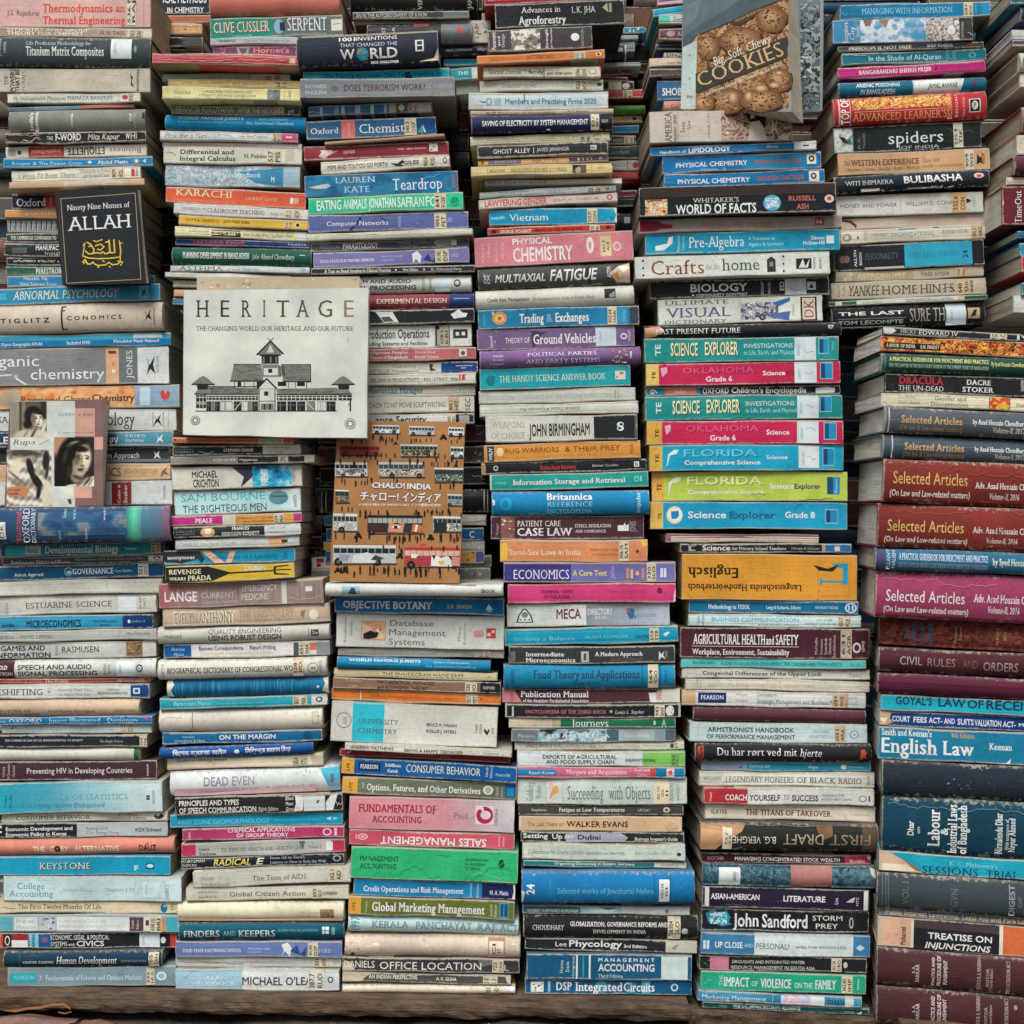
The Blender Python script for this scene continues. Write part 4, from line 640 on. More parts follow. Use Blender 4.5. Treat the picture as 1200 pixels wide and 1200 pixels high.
376 527 190 180 205 196 p cccabc | cream paperback lettered Mimi and Toutou Go Forth | T 384 454 .32 .66 54544c b MIMI AND TOUTOU GO FORTH;P 33342f 458,.45 466,.5 472,.2 474,.4 470,.6 474,.7 464,.7;T 473 491 .34 .62 3f403a b GILES;K 495 511 .02 .98 940.4/FOD;E 519 524 .25 .7 4a4a44;E 520 523 .35 .6 cccabc
357 537 206 198 231 225 s-2 3a5b87 | blue underwater patterned novel lettered Teardrop in white serif | N 359 532 .03 .97 2f5580,2f5a88,1f6ca8,3f78a8,4a6c94 900 16;T 393 440 .14 .4 a8bccc r LAUREN;T 403 433 .56 .84 a8bccc r KATE;T 460 518 .28 .8 dadcd4 r Teardrop;P a8b4b8 362,.55 374,.45 384,.4 388,.5 382,.62 372,.62;C 494 515 .1 .4 8ab0c8;B 532 537 .0 1 5a6a78;T 530 533 .2 .75 8aa0ac sv CORGI
361 543 232 226 252 245 p-8 1ec492 | bright green paperback with jumbled white capitals lettered Eating Animals | T 371 400 .2 .76 e4e8de b EATING;T 402 430 .2 .76 e4e8de b ANIMALS;T 432 464 .2 .76 e4e8de b JONATHAN;T 466 497 .2 .76 e4e8de b SAFRAN;T 499 512 .2 .76 e4e8de b FO;K 509 523 .02 1 641/FOE;E 528 538 .25 .8 12986e;C 525 538 .3 .7 5ad0b0
361 549 253 247 272 267 p 5b68a2 | lavender blue textbook lettered Computer Networks | T 383 455 .4 .66 c6cede s Computer Networks;T 467 470 .2 .8 a8b4d4 sv PETERSON;P 2a3050 408,.98 420,.35 422,.1 424,.3 412,.98;P 2a3050 442,.05 450,.3 452,.5 446,.2;N 482 498 .3 .9 3f4a80,7a88b8 9 3;K 509 523 .0 1 004.6/PET;T 524 530 .35 .6 a8b4d4 r AD
359 554 274 268 283 276 p-6 c2c4b5 | plain off-white page edges block between two lavender books | C 362 550 .3 .6 aeb0a0
364 550 284 278 296 289 p 4f515e | dark grey paperback lettered Parasitology | T 375 400 .3 .7 8a8c98 s MEDICAL;T 402 443 .2 .78 d0d2cc b PARASITOLOGY;T 466 506 .15 .45 9aa0a8 s Abhay Satoskar;T 468 490 .55 .75 9aa0a8 s 4th Edition;P 8a8c84 510,.15 534,.1 530,.7 514,.9 508,.5;B 529 535 .2 .75 b8bab2
367 550 298 289 315 309 p 7977b0 | upper of two lavender blue textbooks lettered Solid State Electronic Devices | T 375 438 .48 .66 d0d0e2 R SOLID STATE ELECTRONIC DEVICES;T 447 472 .34 .46 b0b0d4 s PRINCIPLES AND;T 447 462 .58 .7 b0b0d4 s CIRCUITS;P d4d8e4 483,.3 489,.1 494,.45 492,.95 487,.6 484,.98;P 2f4080 496,.7 502,.3 506,.8 512,.4 510,.98;K 510 526 .0 1 541.042/DSP;T 528 537 .4 .6 b0b0d4 r ORD
364 557 314 310 322 318 p-4 2c3136 | thin charcoal booklet lettered Imaging in Clinical Practice | T 380 458 .3 .8 c4c6c0 R A Text on Renal Imaging in Clinical Practice;T 472 490 .3 .75 b0b4b0 R First Edition;T 505 541 .3 .7 a0a4a0 R Dr. Mohammad Harun;E 463 465 .4 .7 c4c6c0;E 496 498 .4 .7 c4c6c0
369 553 325 321 345 343 h+8 c2c5bf | upper white textbook lettered Processing, right of the house drawing cover | T 376 424 .24 .46 33373a b SPEECH;T 426 482 .24 .46 33373a b H AND AUDIO;T 420 488 .6 .82 33373a b AL PROCESSING;T 495 498 .15 .9 6a6e6a sv PROCESSING;T 503 506 .2 .8 6a6e6a sv PERCEPTION;B 510 528 .12 .95 b8cad4;E 532 540 .3 .72 4a4e4e;E 533.5 538.5 .4 .62 c2c5bf
372 556 346 343 363 361 h+8 8a3a48 | maroon hardcover lettered Experimental Design with navy right end | B 527 556 0 1 26407c;T 442 524 .34 .66 d4ccb8 r EXPERIMENTAL DESIGN;B 532 550 .36 .42 8aa0c8
372 556 364 361 382 377 p+8 22292e | black paperback with two white blotches right of the house drawing cover | P c0c2bc 440,.12 460,.15 467,.85 450,.88;P 4a5054 446,.5 456,.45 462,.8 450,.82;P c8cac4 528,.4 534,.2 538,.05 542,.3 548,.35 546,.6 538,.65 532,.7
370 553 384 379 407 405 s+8 c9ccc5 | white textbook lettered Production Operations | B 510 527 0 1 24282a;T 432 503 .16 .56 3c4244 b roduction Operations;T 424 501 .72 .88 4a5052 b Handling Systems and Facilities;B 512 515 .2 .9 9a9c94;K 515 526 .02 1 658.5/KRI b4a892;B 531 548 .22 .62 33383a;B 534 538 .34 .5 c9ccc5;B 541 545 .34 .5 c9ccc5
370 558 410 407 424 421 p+8 b7676a | dusty red paperback lettered Indigenous Peoples | B 481 482 0 1 9a5054;T 425 478 .2 .42 dcc0b8 R of Indigenous Peoples;T 425 478 .58 .82 dcc0b8 R Hill Tracts of Bangladesh;T 486 511 .2 .42 d4b4b0 R Prasanta Kumar;T 486 514 .58 .82 d4b4b0 R Ranajit Tripura;B 538 547 .12 .72 c8c4bc;E 540 545 .3 .65 5a4a4a
370 560 425 423 438 437 p+8 c0c0b6 | pale grey textbook lettered Service Operations Management with navy end | B 517 560 0 1 223c7c;B 517 531 0 1 1c4a90;T 433 456 .5 .85 4a4e4c r ervice;T 460 487 .2 .44 6a6e6c s Operations;T 460 491 .62 .84 6a6e6c s Management;P 33383a 503,.15 508,.2 506,.5 512,.7 504,.75;B 534 554 .3 .4 8aa0c8;B 540 546 .5 .58 c8b060
370 558 440 437 452 450 p+8 bdbdb3 | grey-white paperback with red square lettered Productivity | T 434 491 .36 .66 6a6a62 b KEY LINK IN PRODUCTIVITY;T 497 524 .36 .6 5a5a54 b B E L - S T R A T;T 528 537 .4 .66 3a3a38 b TATA;B 538 545 .12 .62 b8403c;B 540 541 .12 .62 d0c0b8
368 557 454 451 466 463 p+8 bab7ab | grey paperback lettered Moroccan Mirages in blue | T 431 495 .14 .66 3a6a92 R Moroccan Mirages;T 517 545 .36 .52 8a7a6a s P R I N T E R
368 556 468 464 486 483 p+8 c2c2b8 | white paperback lettered Movie Scriptwriting | T 430 522 .34 .66 4f524e s ROACH TO HIT MOVIE SCRIPTWRITING;K 525 538 .02 1 808.2/HIT c4ae94;T 545 551 .1 .9 33342f sv SEC
370 556 487 484 499 497 p+8 c4c7c3 | white paperback lettered Security just above the orange bus poster book | T 440 500 .2 .9 2c2e30 b ance Security;K 524 534 .1 1 355/SEC;B 534 556 0 1 24282a;B 538 550 .2 .9 9a9c98
381 590 684 684 698 699 h-42 c8cac4 | dirty white hardcover on which the orange bus poster book stands | B 401 422 .2 .85 8ab0c0;P 3a4a5a 408,.8 412,.3 416,.35 418,.85;T 564 580 .44 .7 4a4a46 b EBOOK;N 383 400 .1 .9 d4d4cc,b8baac 8 4;P 8a8c80 520,0 560,.0 556,.2 530,.15;E 582 586 .3 .6 e0e0d8
392 591 698 701 717 721 p-12 1a6bac | blue paperback lettered Objective Botany in bold cream capitals | T 402 507 .3 .72 dedcc8 R OBJECTIVE BOTANY;T 524 553 .42 .64 b8b080 b S.R. SINGH;P b8ccd8 569,.7 573,.35 578,.7;B 571 576 .75 .8 b8ccd8;B 481 484 .85 1 a08a60;C 394 420 .4 .8 3a80b8
394 591 719 723 755 760 s-6 c6c9c3 | tall white textbook lettered Database Management Systems | B 423 452 .22 .78 c49070;N 424 451 .25 .75 b87850,c89878,d8b898 200 8;P 22262a 426,.6 434,.5 440,.55 446,.42 442,.7 432,.76 426,.74;P d8d4cc 440,.5 444,.42 445,.58;T 457 508 .18 .34 5a6064 s Database;T 456 522 .44 .62 5a6064 s Management;T 456 498 .72 .9 5a6064 s Systems;T 403 406 .12 .86 7a7e80 sv Ramakrishnan;T 410 413 .25 .66 7a7e80 sv Gehrke;T 537 540 .35 .8 7a7e80 sv Third;T 543 546 .25 .85 7a7e80 sv Edition;B 570 581 .36 .66 b8403c;B 571 575 .5 .6 e0b0a8;E 555 562 .44 .64 c89088;E 560 567 .44 .64 c89088;B 576 580 .42 .5 e0b0a8
396 591 760 762 768 772 p 9c9c92 | thin grey cloth-like paperback with worn printing and a sticker | T 404 512 .4 .7 7a7a70 r Elements of Real Variable and Statistics;T 540 556 .4 .7 6a6a62 b Cherry;K 560 574 .02 1 517/ELE b0aa98
395 575 769 774 783 788 h 0f82be | bright blue hardcover lettered Jurists, below the thin grey book | T 409 493 .14 .34 c4dcea b WORLD FAMOUS JURISTS;T 409 492 .46 .58 80bce0 s A study of the lives and contributions of the legal minds;T 508 550 .2 .32 a0d0e8 s Justice Shahabuddin;T 499 558 .5 .7 a8d4ea s Adv. Syed Hossain Chowdhury
391 583 784 789 793 799 p d2c499 | pale yellow paperback lettered The Enneagram Made Easy | T 448 544 .26 .76 7a6a4a b THE ENNEAGRAM MADE EASY;T 413 444 .3 .7 b0a478 i A New Guide to;E 571 576 .35 .7 8a9a8a
390 587 793 800 806 812 s 8a6a53 | brown paperback lettered Mathematical Methods and Economic Theory | B 563 587 0 1 24262a;T 442 509 .14 .44 3a2c24 b MATHEMATICAL METHODS;T 442 502 .6 .9 3a2c24 b and ECONOMIC THEORY;T 406 423 .1 .35 c0a890 s McKenzie;T 409 419 .58 .86 c0a890 s Coke;K 545 559 .02 1 330/MCK;T 566 580 .36 .64 c0c0b8 s OXFORD
388 587 807 813 820 827 p e4762b | bright orange paperback with upside-down lettering | B 422 423.2 0 1 f0d8b0;T 434 536 .46 .7 8a4a2c s^ C. Peters  Natural Resources and Distributed Intelligence;K 546 560 .02 1 333.7/PET;P 8a4a2c 562,.4 567,.5 563,.6
388 583 822 829 868 878 s-4 c3c3bb | tall white textbook with a turquoise block lettered University Chemistry | B 413 450 0 1 27bad0;T 420 467 .4 .52 4a6a70 r UNIVERSITY;T 420 466 .64 .76 4a6a70 r CHEMISTRY;T 500 535 .44 .52 4a4c48 b BRUCE M. MAHAN;T 500 535 .6 .68 4a4c48 b ROLLIE J. MYERS;E 394 412 .26 .66 8a8c84;E 395 411 .29 .63 c3c3bb;T 402 407 .35 .58 6a6c66 rv AWL;T 557 560 .42 .66 5a5c58 sv THIRD;T 562 565 .42 .66 5a5c58 sv EDITION;P 33352f 568,.52 571,.6 573,.52 574,.58 571,.7 567,.6;T 576 579 .5 .66 7a7c76 sv BENJAMIN;N 460 580 .1 .9 aeb0a6,b4b4aa 10 2
404 600 871 879 879 889 p-14 c8c7bc | thin cream paperback lettered Being a Happy Teenager | T 411 461 .28 .72 4a4a44 b ANDREW MATTHEWS;T 474 543 .4 .8 4a4a44 b BEING A HAPPY TEENAGER;T 566 585 .4 .7 8a8a82 r Seashell
398 598 876 886 886 895 p 9e2534 | thin dark red booklet with a small white dash at left | P d8c8c8 407,.45 412,.25 412,.45 408,.6;T 449 528 .35 .65 c89a5a r Gold & Gods  Strategic service management
400 606 887 898 907 918 s-6 1c5ca8 | blue textbook lettered Consumer Behavior in pale thin capitals | B 400 415 0 1 dfa03a;T 406 410 .3 .75 3a2c18 sv LPE;B 420 446 .22 .74 1c2f5c;T 422 443 .34 .6 c4ccd8 R PEARSON;T 451 470 .22 .42 c8d8e8 R Schiffman;T 454 467 .56 .76 c8d8e8 R Kanuk;T 476 563 .22 .68 dad9b4 s CONSUMER BEHAVIOR;T 569 572 .1 .7 b8c8e0 sv Ninth;T 574 577 .15 .75 b8c8e0 sv Edition;T 581 598 .44 .62 c0d0e4 r Prentice Hall
401 606 909 919 931 937 p 6c7562 | olive grey textbook lettered Options, Futures, and Other Derivatives | B 401 419 0 1 dba03f;T 409 413 .3 .8 5a4420 sv LPE;T 430 563 .36 .74 d8d8cc R Options, Futures, and Other Derivatives;T 424 427 .36 .66 d0d0c4 r 7;E 566 578 .22 .75 c8c8bc;E 568 576 .32 .66 a0a494;T 581 584 .25 .8 b8bca8 rv Sixth;T 587 589 .25 .85 b8bca8 rv Edition;B 592 604 .1 .85 1f5a9c;B 594 602 .3 .8 2a86b8
409 603 934 939 971 977 s-4 d6939c | tall pink to pale grey textbook lettered Fundamentals of Accounting | G 409 480 d78892 d6939c;G 520 603 d6939c c5c2c8;T 420 511 .22 .46 93262f R FUNDAMENTALS OF;T 436 494 .58 .78 93262f R ACCOUNTING;T 532 548 .42 .6 9a6a74 s Paul;B 556.5 579.5 .16 .78 b0a8a8;B 557.3 578.7 .18 .76 cdbcc2;E 558 578 .2 .74 a8284a;E 563 575 .33 .6 cdbcc2;P cdbcc2 559,.2 566,.2 567,.34 562,.4;E 560 564.5 .29 .42 a8284a;T 580 583 .22 .78 6a5a60 sv CENTRAL
409 603 971 978 990 996 p ce5566 | pinkish red textbook with upside-down white lettering Sales Management | T 446 570 .4 .86 d8dad0 b^ SALES MANAGEMENT;T 468 542 .04 .2 d0b0b0 b^ seventh edition;E 419 431 .25 .65 d8a8ac;E 421 429 .32 .58 ce5566;E 422.5 427.5 .38 .52 d8a8ac;P d8a8ac 417,.3 418,.3 418,.6 417,.6;B 584 586 .15 .85 d88a90;B 589 591 .2 .85 d88a90
411 607 993 999 1028 1034 s-4 28b674 | bright green creased textbook lettered Management Accounting in black | T 422 467 .28 .44 1f5238 b MANAGEMENT;T 422 464 .52 .68 1f5238 b ACCOUNTING;T 545 572 .26 .34 1c4a30 b A.R. RAMANATHAN;T 545 568 .4 .48 1c4a30 b N.L. HINGORANI;T 545 563 .54 .62 1c4a30 b T.S. GREWAL;E 584 591 .26 .56 1c4a30;C 580 592 .3 .55 28b674;C 548 596 .66 .9 70d4a4;C 412 440 .3 .8 5accA0;C 505 528 .05 .2 1a8c54;C 440 600 .5 .95 1fa064
414 604 1031 1035 1049 1055 s 1a7fbe | blue book lettered Credit Operations and Risk Management with navy right end | B 565 604 0 1 1d2a5a;T 426 543 .4 .72 d0e0e4 R Credit Operations and Risk Management;T 550 553 .1 .9 a8d0e4 sv Second;T 558 561 .1 .9 a8d0e4 sv Edition;T 574 596 .48 .72 c0c8d4 R M. A. Matin;P c8c8c0 601,.1 604,0 604,1 600,.95 602,.5
408 603 1050 1057 1071 1077 p-6 667130 | olive green textbook lettered Global Marketing Management | B 408 423 0 1 df9e38;T 413 416 .3 .75 5a4418 sv LPE;T 436 568 .28 .76 dcdccc R Global Marketing Management;T 428 430 .25 .85 c8ccb0 rv Keegan;T 574 577 .2 .85 c8ccb0 sv Seventh;T 579 582 .2 .85 c8ccb0 sv Edition;B 585 596 .08 .88 4aa0b8;B 586.5 590 .14 .82 1c4a80;B 591 595 .14 .82 1c4a80
408 608 1071 1078 1092 1097 h b4d2d8 | pale blue hardcover lettered Raj Act in spaced serif capitals | T 436 480 .32 .72 7a929a R KERALA;T 487 553 .32 .74 7a929a R PANCHAYAT;T 559 580 .34 .74 7a929a R RAJ;T 585 607 .34 .74 7a929a R ACT;T 412 422 .1 .9 6a98a8 bv 1997;N 425 600 .05 .95 a8c8d4,c0d8dc,98c0cc 18 7
404 610 1093 1097 1121 1122 h c5b6a4 | worn beige stained hardcover with no lettering and a brown sticker | N 404 425 .05 .95 d8c4b0,b89078,ccb8a8 14 5;P 3a342c 411,.85 415,.78 416,.95 412,.98;B 572 592 .02 1 b08468;B 573.5 590 .06 .94 cfc0b0;T 577 581 .3 .85 4a3c30 bv CI;T 583 587 .5 .9 4a3c30 bv YET;N 430 570 .1 .9 bba894,d0c2b2 14 8;N 592 608 .1 .9 d0c4b4 6 5
401 609 1122 1123 1138 1143 p 3d3d3b | dark grey taped paperback lettered Office Location in outlined capitals | T 403 439 .26 .72 d0cec0 s DANIELS;T 445 564 .3 .8 d4d2c6 s OFFICE LOCATION;P c0b09c 401,.4 410,.3 416,.9 401,.98;K 577 590 0 1 725/DAN;T 591 596 .4 .8 b8b4a4 s L;P 6a6a64 560,.1 578,.05 578,.4 562,.6
401 599 1139 1142 1149 1156 p 54514b | brownish grey paperback lettered Indian Perspective with tan left end | P c2b098 401,0 436,0 428,.5 424,1 401,1;T 432 489 .2 .62 d4d0c0 b AN INDIAN PERSPECTIVE;T 511 535 .35 .68 d0ccbc b A. K. GUHA;K 566 583 .02 1 338/GUH;P b8b4a4 592,.1 599,.05 598,.95 594,.6
401 604 1152 1157 1164 1164 h ccc6b2 | cream book with torn corner at bottom of third column | K 568 586 .1 1 301/IND c8c0a8;N 420 560 .1 .9 d4c8a8,c8b898 6 7;P e0dccc 590,.0 604,-.1 604,.9 596,.5
#STACK four 0
580 732 6 -1 34 27 s+24 272a2d | large black book lettered Agroforestry at top of fourth column | T 611 657 .16 .4 c4c8c2 r Advances in;T 607 663 .55 .88 c8ccc6 R Agroforestry;T 670 698 .22 .48 b8bcb6 r L.K. JHA;P b0a890 706,.3 712,.1 713,.5;B 714 717 .12 .5 a09880
572 694 36 30 61 56 s+6 4c464c | dark plum-grey textbook with a stone picture in its left half | B 599 633 .02 .98 a09a94;N 599 633 .04 .96 544c4a,8a847c,6a665e,c0bcb2,d0ccc4 400 4;T 576 581 .1 .9 c4c0c0 bv Pavement;T 583 586 .3 .75 c4c0c0 bv and;T 588 591 .2 .8 b0acac bv Design;T 639 642 .05 .95 c8c4c4 bv Strength;T 645 647 .05 .95 c8c4c4 bv of Materials;E 669 679 .3 .66 d0d0cc;T 681 684 .1 .9 a8a4a8 sv NATIONAL
559 709 66 57 76 69 p-16 da7c38 | orange paperback at the top of fourth column | T 573 612 .35 .65 a85a2a s THE PENGUIN;T 617 649 .3 .65 8a4a20 b SATTYAJIT RAY;K 673 686 .0 1 823/RAY;E 698 705 .3 .7 e8c8a0;E 700 703 .35 .65 2a2420
566 704 77 77 92 90 p c8c6af | cream paperback with mixed handwritten dark lettering Family | T 573 611 .25 .7 54504a i Gerald Durrell;T 613 618 .2 .42 3a3a36 b my;T 619 637 .3 .62 3a3a36 b family;T 641 670 .45 .72 3a3a36 b and other anim;B 637 638 .05 .98 2a2a2a;K 674 688 .05 .98 590/DUR;E 690 699 .25 .75 8a8676;E 691 698 .3 .7 c8c6af
562 707 94 92 108 105 p bcbcad | grey-cream paperback lettered Dorothy below the handwritten family one | T 589 629 .35 .66 5a5a52 r DOROTHY HOWE;C 566 582 .2 .8 8a8a80;K 673 689 .05 .98 823/HOW;B 700 705 .35 .6 3a3a36
549 713 109 108 128 127 p b4c2c4 | pale blue-grey paperback lettered Practising Firms 2020 | T 592 699 .36 .66 4478a4 b Members and Practising Firms 2020;E 569 577 .3 .75 8aa0a8;E 571 575 .4 .65 b4c2c4;P 6a7a80 560,.45 570,.55 568,.62;B 579 587 .35 .72 98b0bc;P 2a3034 614,.1 615,.1 615,.6 614,.5;P 3a3a38 695,.15 704,.02 700,.1
551 719 130 128 136 133 p-4 c2a498 | thin salmon edged paperback squeezed above the curved navy one | T 570 651 .3 .8 33302e R Brill Elements of Accounting;T 665 690 .3 .7 4a4440 R T.S. Raman
552 718 136 132 158 154 h-8 272d54 | curved navy hardcover lettered Saving of Electricity | T 565 689 .36 .66 d2d4ca b SAVING OF ELECTRICITY BY SYSTEM MANAGEMENT;K 692 702 .02 .98 621/SAV;P 20242a 704,.05 718,0 717,.95 704,.9;T 705 712 .4 .6 a0a4a8 b RAM;E 640 645 .85 .92 d0d0c8
551 715 159 154 171 165 p c6c6a5 | pale yellow-green paperback lettered Planning and Development | T 570 651 .32 .66 7a7a62 i National Planning and Development;T 662 678 .36 .62 6a6a58 s M.C. ROY;K 679 693 .0 .98 338.9/MEG;E 695 705 .2 .8 7a7a6a;E 696 704 .27 .73 c6c6a5
559 713 171 166 187 183 p 2b3032 | black paperback lettered Ghost Alley | T 578 621 .36 .7 d4d6d0 s GHOST ALLEY;B 625 625.7 .3 .75 c0c2bc;T 629 667 .34 .62 b8bab4 s JAVED JAHANGIR;B 692 699 .25 .6 c0c2bc;T 693 698 .32 .52 2b3032 b b;B 704 705 0 1 4a5052
560 713 187 182 195 189 p d4a473 | orange paperback with mauve panels lettered Milton | B 560 572 0 1 dfa83a;B 572 611 0 1 7c6884;B 667 713 0 1 5c4a68;T 624 655 .26 .72 4a3a30 r MILTON;T 580 606 .3 .72 b8a8b8 r POETRY;T 564 567 .2 .8 6a4a20 s I;B 677 679 .1 .8 c8c0c0;T 683 694 .2 .7 c8c0c0 s LO;T 702 706 .2 .7 c8c0c0 r P
552 718 196 190 207 203 p-22 e0c484 | pale yellow-orange paperback lettered Selected Short Stories | T 570 592 .36 .66 6a5e40 r TAGORE;T 599 664 .34 .66 6a5e40 r SELECTED SHORT STORIES;B 671 687 .02 .95 5a5450;E 674 681 .3 .95 b09a80;P 2a2826 671,.1 680,.05 676,.4 671,.7;B 693 694 .05 .95 c8a868;T 700 710 .36 .56 9a8458 s PENGUIN
568 729 211 209 220 219 p+4 b8c2bd | thin pale grey paperback lettered Reflections in the Light | T 572 642 .3 .75 6a7a7c s REFLECTIONS IN THE LIGHT;B 642 729 0 1 c2c6c0
562 722 222 214 233 223 p-6 bfc8c4 | pale blue-white paperback lettered Dare to Win | T 642 686 .26 .78 8aa0ac r DARE TO W;T 584 620 .1 .4 5a6a72 s JACK CANFIELD;T 580 632 .62 .9 5a6a72 s MARK VICTOR HANSEN;K 688 705 .0 1 158/CAN;B 710 714 .4 .72 24282a;B 716 720 .2 .8 98a4a0
561 724 236 225 246 238 p d6bbb4 | pale pink paperback lettered Gender in red | T 568 611 .15 .8 c05a58 b LAWYERING;T 613 641 .15 .8 c05a58 b GENDER;T 649 702 .36 .66 9a8680 s KAPUR THAKUR;E 711 718 .2 .8 c05a58;E 713 716 .35 .65 d6bbb4
573 723 243 241 264 260 p 0f93c7 | bright blue travel guide lettered Vietnam | T 597 642 .3 .72 c4dce0 s Vietnam;T 575 592 .42 .6 a8d4e0 i lonely planet;P 60b8d4 575,.55 590,.4 592,.48 580,.62;K 688 700 -.02 1 915.97/LON;N 704 722 .1 .9 3aa8d4,1a86b4 8 6;P c8ccc4 723,.0 719,.1 722,.5 720,.9 723,1
571 721 268 262 276 271 p c1372e | thin red paperback with a sticker above the pink chemistry one | T 586 623 .4 .8 e0c8b8 b GEORGE MONBIOT;T 627 683 .35 .7 6a1a18 b BRING ON THE APOCALYPSE;K 691 703 .0 1 128/MON;E 576 582 .3 .8 5a1a18;E 710 716 .3 .7 4a1a18
556 742 278 269 313 304 s-6 d4808b | tall dusty pink textbook lettered Physical Chemistry in white | T 601 647 .1 .3 dce0da b PHYSICAL;T 601 671 .42 .88 e0e6de b CHEMISTRY;E 687 696 .16 .72 dcdcd4;E 690 693 .3 .58 d4808b;B 703 717 .12 .86 c69a80;B 704 716 .16 .82 d8c49c;T 706 709 .3 .7 4a4034 bv 541.3;T 711 714 .35 .65 4a4034 bv ALB;E 718 728 .35 .68 e0b0b4;E 720 726 .42 .62 d4808b;T 564 567 .2 .85 e4b4b8 rv Robert J.;T 571 574 .2 .7 e4b4b8 rv Silbey;T 580 583 .15 .85 e4b4b8 rv Robert A.;T 587 590 .2 .8 e4b4b8 rv Alberty;T 729 731 .4 .62 e0b0b4 sv WILEY
560 738 316 307 339 333 h 4a4c4e | charcoal hardcover lettered Multiaxial Fatigue in italic capitals | T 580 639 .38 .72 c4c6c0 j MULTIAXIAL;T 644 700 .24 .74 ccccc4 j FATIGUE;P c0a890 714,.5 724,.2 738,.05 738,.95 722,.9;P b07a50 716,.6 724,.4 725,.8;P d4d0c4 724,.2 732,.1 737,.3 730,.5;P 2a2c2e 685,.2 692,.1 692,.95 688,.8;T 567 570 .3 .75 b0b2ac bv OP;T 571 574 .3 .75 b0b2ac bv IX;T 711 716 .2 .7 c0c0b8 bv ASTM
557 743 341 335 364 356 h bfc0b5 | off-white hardcover lettered Credit Risk Management with a black square | B 708 721 .15 .64 262a2c;P 8a8e8c 713,.5 720,.3 720,.6 714,.62;T 571 620 .44 .62 5a5c56 R Credit Risk Management;T 624 696 .46 .62 7a7c76 i An Implementation Guide to Proper Alerts;C 738 743 .1 .9 a0a096
560 749 364 358 386 380 s 2a7aaf | blue textbook lettered Trading and Exchanges with orange emblem | E 577 594 .12 .8 c98a4a;E 580 591 .25 .68 e0b070;E 583 588 .36 .58 a8683a;B 577 579 .12 .3 d8c090;T 609 637 .28 .74 dcdcd0 R Trading;T 640 648 .3 .74 8aa0c0 r &;T 651 690 .28 .74 dcdcd0 R Exchanges;K 712 723 .0 .98 332.64/HAR;B 724 735 .1 .9 3f8fc0;T 730 733 .2 .8 8ac0dc sv OXFORD;B 738 749 0 1 3a4450;T 566 569 .25 .85 8ab4d0 sv HARRIS
559 744 388 381 410 405 s 765f8a | mauve textbook lettered Ground Vehicles with pale blue sticker | T 592 621 .42 .68 ccc8cc s THEORY OF;T 625 698 .3 .76 dcdad4 R Ground Vehicles;B 698 722 .05 .95 b8c6d4;T 702 705 .2 .7 8090a8 sv LIBRARY;P 4a3a58 623,.1 640,.2 632,.4 636,.6 624,.95 622,.5;N 572 586 .05 .95 8c7a9c,a090b0 8 5;E 727 735 .35 .65 c4bcc8;E 728.5 733.5 .42 .58 765f8a;T 736 739 .2 .75 c4bcc8 sv WILEY;B 575 577 .3 .85 a8a0b0
562 751 413 406 431 426 h 7b5b8e | purple hardcover lettered Political Parties and Party Systems | T 618 699 .2 .42 c4b8cc r POLITICAL PARTIES;T 616 703 .6 .84 c4b8cc r AND PARTY SYSTEMS;T 578 590 .3 .42 b8a8c0 b MAIZE;T 578 590 .52 .62 b8a8c0 b Ernest;T 574 590 .74 .86 b8a8c0 b & Aspect;N 717 736 .05 .95 b8a484,8a7a60,d0c4a8,6a5a50 24 4;B 738 740 .3 .7 c4b8cc
562 739 433 427 456 451 s 159ba8 | turquoise paperback lettered Handy Science Answer Book | T 585 710 .36 .66 b8c8b0 r THE HANDY SCIENCE ANSWER BOOK;B 721 733 .28 .68 c8c8b8;N 722 732 .32 .64 b87a5a,d0b090 7 4;E 570 580 .3 .8 0f7480;C 571 580 .35 .75 2a8ab4
561 745 460 454 474 470 p b4b9b0 | pale grey paperback with faint lettering Languages and Theory of Computation | T 570 716 .4 .68 9a9e96 r INTRODUCTION TO LANGUAGES AND THE THEORY OF COMPUTATION;B 720 722 .2 .8 8a8e88;B 724 725 .2 .8 8a8e88
562 748 475 470 488 484 p bfc3ba | white paperback with small upside-down lettering in fourth column | T 609 639 .36 .6 6a6e68 i^ Ganesan Pot;T 645 680 .36 .6 6a6e68 i^ Kalinda Tolani;E 641 643 .4 .6 6a6e68
569 747 489 485 518 514 p c3c4b9 | cream novel with condensed author capitals and black right end | B 696 747 0 1 23292e;T 620 691 .32 .78 262a2c b JOHN BIRMINGHAM;T 576 615 .2 .44 a0a498 r WEAPONS;T 576 615 .62 .86 a0a498 r OF CHOICE;E 723 731 .3 .5 d0d2cc;E 723 731 .45 .65 d0d2cc;E 726 730 .35 .45 23292e;E 724 728 .5 .6 23292e;B 744 744.6 .1 .9 8a8e8c
567 751 522 516 541 535 p d8913a | orange paperback lettered Warriors and Their Prey | T 592 655 .24 .52 6a4a20 s RUG WARRIORS;T 662 727 .24 .52 6a4a20 s & THEIR PREY;T 596 716 .7 .84 e4b468 s FROM POLICE POWER TO POLICE STATE;B 571 579 .1 .95 2a3a4c;T 573 577 .2 .9 c0c8d0 bv WILIV;E 582 590 .2 .7 e8c890;T 738 742 .2 .75 8a5a28 sv PRAEGER
564 758 544 537 556 551 p 24272b | black paperback with red lettering Stolen Asset Recovery | B 564 569 0 1 b09070;T 633 675 .36 .7 c23a38 R Stolen Asset Recovery;T 694 725 .4 .6 b0b4b0 i Bibhuti Tarafder;E 578 584 .25 .7 a8aaa4;E 579.5 582.5 .35 .6 24272b;B 743 749 .25 .7 c0c2bc;T 744.5 747.5 .32 .62 24272b b b
